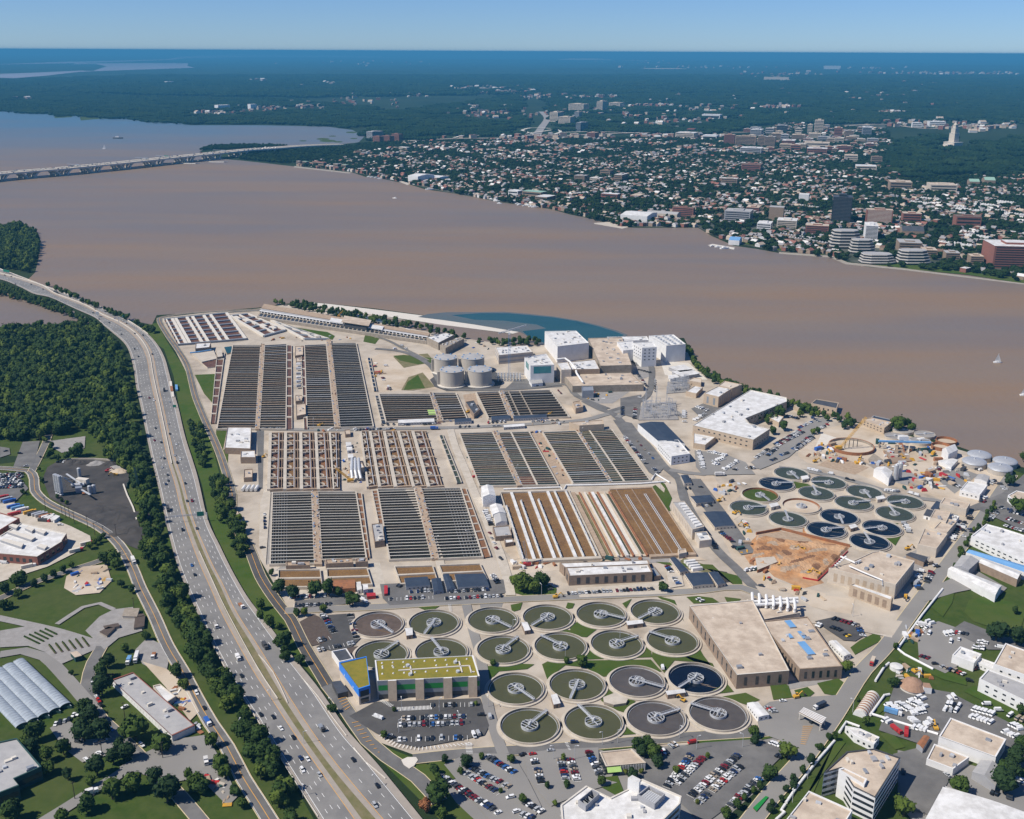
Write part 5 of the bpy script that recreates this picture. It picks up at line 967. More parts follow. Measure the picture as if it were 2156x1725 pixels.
for txt, lb, n1, n2 in (("1217,1692 1247,1668 1262,1677 1233,1704", 'a', 2, 9), ("1341,1680 1366,1660 1400,1678 1378,1700", 'b', 5, 7)):
 fq = Q4(txt, 23)
 def wl(m):
  for a, b_, c_, d_ in ((0, 1, 0, .06), (0, 1, .94, 1), (0, .06, .06, .94), (.94, 1, .06, .94)): fq.slab(m, a, b_, c_, d_, 21.3, 25, 'slate')
  fq.flat(m, .06, .94, .06, .94, 21.5, 'iron')
 part(t, 'fan_pit', wl)
 for i in range(n1):
  for k in range(n2): part(t, 'roof_fan', lambda m: m.cyl(fq.pt(.15+.7*(i+.5)/n1, .1+.8*(k+.5)/n2), .75, 21.6, 23.6, 'zinc', 10))
part(t, 'stair_tower', lambda m: m.prism(G("1322,1638 1331,1632 1349,1641 1346,1648", 29), 20, 29, 'lime', 'snow'))
# ---- lower right
t = thing('toll_canopy', 'white striped gate canopy over the plant entrance lanes', 'canopy', P(1712, 1515, 0)); tq = Q4("1682,1500 1692,1490 1740,1512 1730,1525", 6)
part(t, 'roof', lambda m: tq.slab(m, 0, 1, 0, 1, 5.2, 6, 'chalk', 'brown_roof'))
for k in range(5): part(t, 'roof_beam', lambda m: tq.slab(m, .1+.2*k, .2+.2*k, 0, 1, 6.01, 6.25, 'lime'))
for u, v_ in ((.05, .05), (.05, .95), (.95, .05), (.95, .95), (.5, .9)): part(t, 'column', lambda m: m.box((*tq.pt(u, v_), 0), (.7, .7, 5.2), 0, 'chalk'))
part(t, 'booth', lambda m: m.box((*tq.pt(.5, .5), 0), (3, 2.2, 3), .5, 'glass', 'lime'))
bldg('cream headworks building with pilasters and dark doors', "1745,1196 1785,1186 1837,1162 1852,1160 1926,1181 1886,1231", 13, 'cream', 'tan_roof', 'headworks', units=9, win=(1, 6, .5, .6, .3), wmat='buff')
t = bldg('front wing of the headworks with tall arched windows', "1789,1231 1797,1228 1881,1256 1877,1263", 10, 'buff', 'snow', 'headworks_wing', win=(1, 6.5, .55, .75, .5), wmat='umber')
t = thing('roof_ductwork', 'white bent ducts on the cream headworks roof', 'duct', P(1780, 1190, 12.3)); part(t, 'duct', lambda m: (m.tube([P(1770, 1172, 14), P(1800, 1185, 14), P(1812, 1180, 14)], .8, 'lime'), m.tube([P(1788, 1192, 14), P(1815, 1204, 14), P(1858, 1222, 14), P(1858, 1232, 10)], .6, 'lime')))
for k in range(6): part(t, 'duct_bend', lambda m: m.tube([P(1758+4.2*k, 1190-3.6*k, 12.3), P(1758+4.2*k, 1190-3.6*k, 15), P(1762+4.2*k, 1190.5-3.6*k, 15.5)], .55, 'lime', 6))
for txt, h, lb in (("1988,1047 2043,1059 2035,1072 1979,1060", 8, 'far end of the low tan row beside the perimeter road'), ("1968,1072 2003,1076 1992,1099 1958,1090", 9, 'middle block of the low tan row'), ("1996,1081 2020,1087 2012,1097 1994,1093", 5, 'small white block of the low tan row'), ("1988,1090 2015,1097 1990,1126 1966,1113", 8, 'windowless block of the low tan row'), ("1947,1112 1995,1124 1972,1155 1932,1146", 9, 'near end of the low tan row with a round mark')):
 bldg(lb, txt, h, 'cream' if 'white' not in lb else 'lime', 'tan_roof' if 'white' not in lb else 'snow', 'plant_building', units=2, group='low tan row')
hut("1960,1070 1972,1055 1985,1060 1972,1074", 4, 'slate', 'navy_roof', 'dark-roofed lean-to at the far end of the low tan row', 'lean_to', 'lean-to'); hut("1945,1084 1952,1072 1968,1076 1960,1088", 4, 'lime', 'dark_roof', 'black-roofed shed beside the low tan row', 'shed', 'shed')
hut("1908,1168 1918,1163 1953,1173 1945,1183", 5, 'umber', 'dark_roof', 'dark-roofed shed behind the cream headworks', 'shed', 'shed')
gable('white construction tent with steep gable near the domed tanks', "1984,945 2002,938 2017,947 1997,957", 9, 4, 'lime', 'snow', 'tent', 'tent'); gable('white ribbed tent beside two upright silos', "1840,988 1847,983 1880,993 1872,1008", 8, 3, 'lime', 'snow', 'tent', 'tent')
bldg('white flat hall beside the perimeter road top', "2021,1032 2037,1013 2079.5,1021 2063,1042", 6, 'lime', 'snow', 'hall', units=0, win=(1, 4, .35, .3))
gable('grey-white long shed behind the white flat hall', "2052,1008 2060,998 2084,1003 2078,1015", 5, 1, 'lime', 'grey_roof'); gable('white site office with grey lean-to below the construction tent', "1975,970 1996,966 2018,968 2003,984", 4, .8, 'lime', 'snow')
for k, (u, v) in enumerate(((1884, 985), (1893, 981))):
 c = P2(u, v+28, 0); mb = MB(); mb.cyl(c, 2.2, 2, 17, 'silver', 16, r1=2.2); mb.cyl(c, 2.2, 17, 18.5, 'silver', 16, r1=.4); [mb.bar((c[0]+1.6*math.cos(a), c[1]+1.6*math.sin(a), 0), (c[0]+1.6*math.cos(a), c[1]+1.6*math.sin(a), 2), .4, 'steel') for a in (0, 1.57, 3.14, 4.71)]
 tag(mb.build('silo', org=(*c, 0)), '%s of two upright steel silos beside the ribbed tent' % ['left', 'right'][k], 'silo', 'cement silos')
# beyond the perimeter road, right
bldg('long white two-storey building with dark window strips, right edge', "2045,1128 2077,1103 2110,1112 2230,1150 2230,1205 2180,1190", 9, 'lime', 'snow', 'office_building', units=7, win=(2, 6, .5, .3))
gable('bright blue-roofed long hangar at the right edge', "2034,1163 2046,1158 2230,1212 2225,1228", 7, 1.4, 'lime', 'blue_roof', 'hangar', 'hangar'); gable('white long hangar beside the lawn, right edge', "1996,1198 2009,1194 2109,1233 2096,1253", 7, 1.5, 'lime', 'snow', 'hangar', 'hangar')
gable('white hangar wing behind the courtyard, right edge', "2057,1183 2075,1178 2151,1206 2142,1220", 7, 1.2, 'umber', 'snow', 'hangar', 'hangar'); gable('slate-grey gabled end of the courtyard hangars', "2007,1193 2025,1169 2062,1180 2040,1200", 8, 2, 'slate', 'grey_roof', 'hangar', 'hangar')
bldg('white flat warehouse at the far right edge by the trees', "2122,1043 2140,1033 2230,1050 2230,1075 2132,1052", 7, 'lime', 'tan_roof', 'warehouse', win=(1, 6, .4, .3))
bldg('two-storey white building at the right edge, lower', "2062,1428.6 2080,1409 2230,1465 2230,1510", 10, 'lime', 'grey_roof', 'office_building', units=8, win=(2, 6, .4, .3)); bldg('two-storey white building at the right edge, upper', "2092,1398 2117,1354 2240,1398 2240,1450", 12, 'lime', 'tan_roof', 'office_building', units=4, win=(2, 6, .3, .25))
bldg('small cube-like white building in the van yard', "2005,1379 2022,1361 2067,1377 2051,1396", 7, 'lime', 'snow', 'white_building', units=3); bldg('low white link joining the cube to the right-hand offices', "2052,1392 2061,1384 2098,1397 2090,1408", 4.5, 'lime', 'snow', 'link_building', win=(1, 3, .3, .4))
c = P2(1922, 1440, 4); t = thing('salt_dome', 'round shingled salt dome with a white doorway', 'dome', (*c, 0))
part(t, 'wall', lambda m: m.cyl(c, 8.2, 0, 2.5, 'chalk', 28, False))
part(t, 'roof', lambda m: (m.cyl(c, 8.6, 2.4, 6.0, 'shingle', 20, False, 5.6), m.cyl(c, 5.6, 6.0, 8.0, 'shingle', 20, False, 2.2), m.cyl(c, 2.2, 8.0, 8.6, 'shingle', 20, r1=.2)))
part(t, 'doorway', lambda m: (m.prism([(c[0]+5, c[1]-6), (c[0]+10, c[1]-7), (c[0]+10.5, c[1]-1), (c[0]+5, c[1])], 0, 5.2, 'lime', 'shingle')))
c = P2(1887.5, 1401, 3); t = thing('water_tank', 'small round bright white tank beside the white pipe', 'tank', (*c, 0)); part(t, 'tank_wall', lambda m: m.cyl(c, 4.2, 0, 2.6, 'lime', 28, False)); part(t, 'roof', lambda m: m.cyl(c, 4.4, 2.6, 3.5, 'snow', 28, r1=.3))
bldg('big tan-roofed white warehouse in the lower right', "2001,1511 2119,1556 2097,1594 1977,1550", 9, 'lime', 'tan_roof', 'warehouse', units=1, trim='lime'); bldg('low white annex in front of the big tan-roofed warehouse', "1967,1566 2041,1594 2007,1619 1951,1598", 5, 'lime', 'tan_roof', 'annex', units=4)
bldg('white office tower with dark window strips, lower right', "1735,1626 1783,1582 1841,1576 1896,1595 1843,1679 1797,1657 1770,1615", 17, 'lime', 'tan_roof', 'office_tower', units=8, bands=4, trim='iron')
bldg('raised front block of the white office tower', "1766,1619 1775,1616 1826,1640 1820,1652", 18.5, 'lime', 'tan_roof', 'office_wing'); bldg('low courtyard building with tan roof at the bottom edge', "1703,1665 1795,1706 1750,1780 1640,1745", 9, 'lime', 'tan_roof', 'office_wing', units=6, trim='lime')
t = thing('hangar', 'huge white barrel-roofed hangar at the bottom right corner', 'hangar', P(2060, 1720, 0)); a = P2(1974, 1700, 8); b_ = P2(2230, 1800, 8)
part(t, 'wall', lambda m: m.prism(G("1982,1660 1990,1655 2260,1745 2260,1860 1930,1760", 8), 0, 8, 'lime', False))
part(t, 'roof', lambda m: (lambda q: [m.face([(*q.pt(k/8, 0), 8+3.2*math.sin(math.pi*(.15+.85*k/8))-1.4), (*q.pt((k+1)/8, 0), 8+3.2*math.sin(math.pi*(.15+.85*(k+1)/8))-1.4), (*q.pt((k+1)/8, 1), 8+3.2*math.sin(math.pi*(.15+.85*(k+1)/8))-1.4), (*q.pt(k/8, 1), 8+3.2*math.sin(math.pi*(.15+.85*k/8))-1.4)], 'snow') for k in range(8)])(Q4("1985,1657 2260,1748 2260,1870 1928,1762", 8)))
gable('grey gabled house between tree and hangar, lower right', "2047,1625 2065,1600 2112,1618 2096,1655", 5, 2.5, 'slate', 'grey_roof', 'house', 'house')
t = thing('quonset_hut', 'rust-striped white tunnel hut beside the white pipe', 'hut', P(1820, 1495, 0)); part(t, 'shell', lambda m: m.vault(P2(1810, 1510, 0), P2(1838, 1468, 0), 9, 0, 4.8, 'chalk', 'lime')); part(t, 'roof_stripe', lambda m: [m.vault(lerp(P2(1810, 1510, 0), P2(1838, 1468, 0), .1+.11*k), lerp(P2(1810, 1510, 0), P2(1838, 1468, 0), .14+.11*k), 9.1, 0, 4.86, 'rust') for k in range(8)])
bldg('small white villa-like building above the office tower', "1780,1528 1811,1534 1852,1552 1840,1568 1800,1549", 5, 'lime', 'snow', 'white_building', units=5, win=(1, 4, .4, .5)); gable('rusty-roofed shed beside two red wagons', "1930,1566 1945,1548 1958,1552 1943,1577", 4, .6, 'slate', 'rust')
# ---- lower left
t = bldg('white-roofed brick bus garage with many roof units', "-60,1128 0,1128 45,1101 140,1123 130,1138 130,1140 78,1172 -60,1160", 9, 'red_brick', 'snow', 'bus_garage', units=0, win=(1, 6, .5, .5), trim='chalk')
for txt in ("15,1120 26,1117 75,1131 66,1137", "0,1137 8,1133 50,1144 45,1152", "77,1150 85,1145 100,1149 94,1156", "52,1112 60,1109 73,1113 67,1119", "74,1117 82,1113 98,1118 92,1124", "18,1106 26,1103 40,1106 34,1113"): part(t, 'roof_unit', lambda m: m.prism(G(txt, 10.5), 8.3, 10.5, 'slate', 'chalk'))
bldg('smaller white-roofed brick garage at the left edge', "-80,1075 0,1079 41,1091 0,1116 -80,1135", 8, 'red_brick', 'snow', 'bus_garage', win=(1, 6, .4, .4)); bldg('grey-roofed hall with dark green walls in the bottom left corner', "-60,1575 35,1553.6 87.5,1613.6 29,1640 40,1653.6 -60,1692", 9, 'dark_green_wall', 'grey_roof', 'hall', units=6, bands=1)
t = bldg('long low school-like building with white panels and red trim', "235,1431 280,1415 410,1527 362,1549", 5, 'lime', 'grey_roof', 'long_building', units=8, trim='red_roof', win=(1, 4.5, .75, .55), wmat='lime'); bldg('pale lean-to behind the long low building', "322,1443.6 337,1440 370,1466 350,1479", 4, 'cream', 'snow', 'lean_to')
for k in range(5):
 u0, v0 = 40-22*k, 1397+9.5*k; u1, v1 = 139-23*k, 1492+10.5*k
 a, b_ = P2(u0, v0, 0), P2(u1, v1, 0); t = thing('greenhouse', '%s translucent tunnel greenhouse from the right' % nth(k+1), 'greenhouse', (*lerp(a, b_, .5), 0), 'tunnel greenhouses')
 wd = 7.4; part(t, 'side_wall', lambda m: (m.bar((a[0]-wd/2, a[1], 1), (b_[0]-wd/2, b_[1], 1), .3, 'polythene', 2), m.bar((a[0]+wd/2, a[1], 1), (b_[0]+wd/2, b_[1], 1), .3, 'polythene', 2)))
 part(t, 'roof', lambda m: m.vault(a, b_, wd, 2, 1.7, 'polythene', 'dark_green_wall')); part(t, 'rib', lambda m: [m.vault(lerp(a, b_, s_/24), lerp(a, b_, s_/24+.008), wd+.1, 2, 1.76, 'steel') for s_ in range(24)])
 part(t, 'end_wall', lambda m: m.box((b_[0], b_[1]-.1, 0), (wd, .2, 2), 0, 'dark_green_wall'))
hut("148,1374 162,1371 172,1380 158,1384", 4, 'dark_green_wall', 'tan_roof', 'small green hut with tan roof beside the plant nursery', 'hut', 'hut'); hut("263,1281 293,1281 288,1298 258,1297", 3, 'concrete', 'stone', 'concrete storage bay beside the frontage road', 'storage_bay', 'bay', door=False)
for k, txt in enumerate(("210,1330 228,1320 242,1322 225,1338", "218,1318 248,1312 252,1318 222,1325", "285,1300 305,1296 303,1318 282,1322", "284,1294 302,1292 304,1297 286,1300")): hut(txt, 2.6, 'stone', 'mulch', '%s open concrete material bin from the left' % nth(k+1), 'material_bin', 'bin', 'material bins', door=False)
# ---- asphalt plant
for k in range(3):
 c = P2(121+4.6*k, 1042+1.8*k, 0); mb = MB(); mb.cyl(c, 1.9, 4, 21, 'silver', 14); mb.cyl(c, 1.9, 2.2, 4, 'silver', 14, False, .6); [mb.bar((c[0]+1.5*math.cos(a), c[1]+1.5*math.sin(a), 0), (c[0]+1.5*math.cos(a), c[1]+1.5*math.sin(a), 4), .3, 'steel') for a in (.8, 2.4, 3.9, 5.5)]; tag(mb.build('silo', org=(*c, 0)), '%s tall grey silo from the left, asphalt plant' % nth(k+1), 'silo', 'asphalt plant silos')
for u, v, h, lb in ((168, 1006, 10, 'short white-topped silo behind the asphalt plant'), (190, 1042, 9, 'left squat silo of the asphalt plant'), (199, 1040, 9, 'right squat silo of the asphalt plant')):
 c = P2(u, v, 0); mb = MB(); mb.cyl(c, 1.8, 0, h, 'silver', 14); mb.cyl(c, 1.8, h, h+.8, 'silver', 14, r1=.3); tag(mb.build('silo', org=(*c, 0)), lb, 'silo', 'asphalt plant silos')
t = thing('asphalt_plant', 'grey asphalt plant with sloping conveyors and drum', 'plant machinery', P(160, 1030, 0))
for a, b_ in (((130, 1003, 16), (165, 1027, 1)), ((133, 1005, 15), (150, 1010, 3)), ((163, 1026, 2), (190, 1042, 7)), ((140, 998, 5), (170, 1018, 5))): part(t, 'conveyor', lambda m: (m.bar(P(*a), P(*b_), 1.6, 'zinc', .7), m.bar((P(*a)[0], P(*a)[1], 0), P(*a), .35, 'steel')))
part(t, 'drum', lambda m: m.tube([P(150, 1022, 3), P(178, 1020, 3)], 1.8, 'silver', 12)); part(t, 'bag_house', lambda m: m.box((*P2(175, 1022, 0), 2), (12, 5, 5), -.3, 'chalk')); part(t, 'mixer', lambda m: (m.box((*P2(167, 1038, 0), 0), (6, 5, 6), .4, 'steel'), m.box((*P2(177, 1043, 0), 0), (3, 3, 2.5), .4, 'rust')))
for k, (u, v, r, h, m_) in enumerate(((153, 976, 7, 4, 'coal'), (170, 977, 7, 4, 'coal'), (205, 978, 8, 3.5, 'gravel'), (230, 980, 7, 4, 'coal'), (255, 985, 8, 3, 'gravel'), (250, 993, 9, 2.4, 'sand'), (215, 1075, 16, 3, 'coal'), (250, 1090, 18, 3.5, 'coal'), (270, 1120, 13, 3, 'coal'))):
 c = P2(u, v, 0); mb = MB(); n = 22; rg = [[(c[0]+r*f*(1+.18*math.sin(a*3+k)+.1*math.sin(a*7))*math.cos(a)*1.5, c[1]+r*f*(1+.18*math.sin(a*3+k))*math.sin(a), zz+.2*math.sin(a*5+f*9)*(f < 1)) for a in [2*math.pi*i/n for i in range(n)]] for f, zz in ((1, .12), (.7, h*.45), (.4, h*.8), (.12, h))]
 for A_, B_ in zip(rg, rg[1:]): [mb.face([A_[i], A_[(i+1) % n], B_[(i+1) % n], B_[i]], m_) for i in range(n)]
 mb.face(rg[-1], m_); tag(mb.build('stockpile', org=(*c, 0)), '%s %s heap from the far end of the asphalt yard' % (nth(k+1), {'coal': 'black', 'gravel': 'grey', 'sand': 'orange-tan'}[m_]), 'stockpile', 'stockpiles in the asphalt yard')
# ================================================================ THE FAR SHORE
mat('town_ground', (0.045, 0.055, 0.030), 0.95, (0.022, 0.038, 0.016), 0.02, 0.55, 7, col3=(0.13, 0.12, 0.11), scale3=0.008, amt3=0.3)
mat('town_white', (0.60, 0.58, 0.55), 0.7); mat('town_grey', (0.25, 0.24, 0.24), 0.8); mat('town_red', (0.24, 0.10, 0.075), 0.85); mat('town_tan', (0.42, 0.34, 0.26), 0.85); mat('town_brown', (0.14, 0.085, 0.062), 0.85); mat('town_dark', (0.05, 0.05, 0.055), 0.7)
mat('river_bank', (0.34, 0.30, 0.25), 0.95, (0.25, 0.22, 0.17), 0.1, 0.5)
TOWN = "620,350 700,335 770,318 870,302 960,298 1100,296 1300,292 1480,292 1600,285 1640,262 1860,258 1880,300 1860,345 1900,380 2040,372 2300,368 2300,620 2156,596 2040,578 1900,564 1830,560 1785,550 1752,538 1700,535 1640,530 1560,515 1500,496 1470,479 1400,479 1300,476 1250,460 1160,440 1050,425 930,403 860,387 740,362"
Z = Sheets('town', 0.25); Z.p(TOWN, 'town_ground')
Z.p("1630,527 1560,512 1505,494 1515,488 1600,505 1680,525 1750,532 1730,537", 'lawn'); Z.p("1960,560 2156,585 2300,605 2300,622 2156,598 2040,579 1900,566 1800,556 1900,552", 'lawn')
Z.p("1185,440 1240,440 1260,448 1210,450", 'lawn'); Z.p("1880,305 1960,298 1990,312 1950,330 1890,325", 'lawn'); Z.p("730,252 770,247 800,248 740,258", 'lawn'); Z.p("1480,272 1530,270 1525,282 1490,280", 'lawn'); Z.p("1365,287 1400,284 1400,288 1368,290", 'lawn'); Z.p("815,268 850,262 900,280 870,285", 'rough_grass')
Z.p("1250,470 1302,466 1318,470 1322,479 1310,482 1252,472", 'concrete'); Z.p("840,383 850,380 862,388 858,390", 'concrete'); Z.p("1490,517 1500,514 1547,522 1545,526", 'chalk')
for q in ("115,242 150,240 152,247 115,249", "168,246 200,243 262,247 258,249 215,250 170,254", "110,233 230,232 310,238 320,245 180,242"): Z.p(q, 'rough_grass')
for q in ("620,350 700,359 740,364 735,366 700,362 618,353", "1640,531 1752,539 1785,553 1900,565 2156,597 2156,600 1900,569 1780,557 1748,543 1640,535"): Z.p(q, 'river_bank')
for u, v, r in ((740, 279, 12), (700, 287, 8), (680, 293, 14), (690, 297, 18), (712, 299, 10), (745, 292, 8), (638, 297, 8)): Z.p(" ".join("%g,%g" % (u+r*math.cos(a), v+r*.14*math.sin(a)) for a in [k*.7 for k in range(9)]), 'rough_grass')
Z.done()
V = Sheets('far_road', 1.2)
V.strip(line("640,309 740,308 800,303 860,298 960,293 1100,291 1250,284 1400,279 1600,279 1750,268 1860,263 1960,272 2060,262 2200,250"), 34, 'shoulder', z=2.5)
V.strip(line("1128,289 1140,270 1152,250 1140,236"), 42, 'gravel', z=2.6); V.strip(line("1172,218 1194,206 1190,186"), 40, 'shoulder', z=2.6)
for l in ("955,293 990,286 1040,282 1090,285 1130,281 1165,276", "1098,277 1120,272 1165,274 1180,280 1160,287 1130,287 1098,277", "1180,282 1250,280 1350,283 1400,280", "990,289 1030,287 1080,288"): V.strip(line(l), 15, 'chalk', z=7)
V.strip(line("1825,330 1860,308 1880,320"), 14, 'shoulder', z=2.6)
V.done()
def mound(label, u, v, ru, h, m):
 c = P2(u, v); r = ru/(px(c[0]+1, c[1])[0]-px(c[0], c[1])[0]); mb = MB(); n = 24
 rg = [[(c[0]+r*f*math.cos(a), c[1]+r*.5*f*math.sin(a), z+h*.1*math.sin(3*a)*(1-f)) for a in [2*math.pi*i/n for i in range(n)]] for f, z in ((1, 1), (.7, h*.7), (.35, h*.95), (.05, h))]
 for A_, B_ in zip(rg, rg[1:]): [mb.face([A_[i], A_[(i+1) % n], B_[(i+1) % n], B_[i]], m) for i in range(n)]
 o = structure(mb.build('hill', org=(*c, 0)))
mound('', 1232, 126, 62, 60, 'sand'); mound('', 1400, 145, 50, 12, 'sand'); mound('', 1340, 128, 30, 20, 'gravel'); mound('', 860, 118.5, 150, 60, 'land'); mound('', 1380, 119, 110, 50, 'land'); mound('', 330, 118, 60, 40, 'land')
for u, v, w_, h in ((150, 121, 170, 50), (620, 125, 160, 45), (1050, 129, 190, 60), (1520, 132, 170, 55), (1850, 128, 220, 70), (2080, 141, 150, 40), (1250, 148, 160, 35), (780, 152, 130, 30), (1700, 176, 150, 25)): mound('', u, v, w_, h, 'land')
# ---- larger far buildings: left edge, corner turned to us, right edge, foot and top in the picture
BIG = []
def hgt(x, y, vt):
 lo, hi = 1, 250
 for _ in range(40):
  m_ = (lo+hi)/2
  if px(x, y, m_)[1] > vt: lo = m_
  else: hi = m_
 return lo
def fb(label, uL, uC, uR, vb, vt, wall, roof, rows=0, glass='glass', name='building', ang=33, pent=True, cat='building', gab=None):
 c = P2(uC, vb); s = px(c[0]+1, c[1])[0] - px(c[0], c[1])[0]; yaw = math.atan2(c[0], c[1]); a = math.radians(ang) - yaw
 l1 = (uC-uL)/s/math.cos(math.radians(ang)); l2 = (uR-uC)/s/math.sin(math.radians(ang)); l2 = max(9, min(l2, 90)); l1 = max(9, l1)
 e1 = (-math.cos(a), math.sin(a)); e2 = (math.sin(a), math.cos(a)); h = hgt(*c, vt)
 A_ = (c[0]+e1[0]*l1, c[1]+e1[1]*l1); D_ = (c[0]+e2[0]*l2, c[1]+e2[1]*l2); Cc = (A_[0]+e2[0]*l2, A_[1]+e2[1]*l2)
 q = [A_, c, D_, Cc]; t = thing(name, label, cat, (*cen(q), 0)); BIG.append([q, max(l1, l2)])
 part(t, 'wall', lambda m: m.prism(q, 0, h, wall, False))
 if gab:
  m0, m1 = lerp(A_, Cc, .5), lerp(c, D_, .5)
  part(t, 'roof', lambda m: (m.face([(*A_, h), (*c, h), (*m1, h+gab), (*m0, h+gab)], roof), m.face([(*D_, h), (*Cc, h), (*m0, h+gab), (*m1, h+gab)], roof), m.face([(*c, h), (*D_, h), (*m1, h+gab)], wall), m.face([(*Cc, h), (*A_, h), (*m0, h+gab)], wall)))
  return t
 part(t, 'roof', lambda m: m.prism([lerp(p, cen(q), -.01) for p in q], h, h+.6, wall, roof))
 if pent:
  k = cen(q); part(t, 'penthouse', lambda m: m.box((*k, h+.6), (l1*.4, l2*.45, max(2.5, h*.09)), -a, wall, roof))
 for a_, b_ in ((A_, c), (c, D_)):
  if rows: facewin(t, a_, b_, h, rows, 1, glass, max(1, h*.04), .96, .45, 'window_band', .02, .15)
 return t
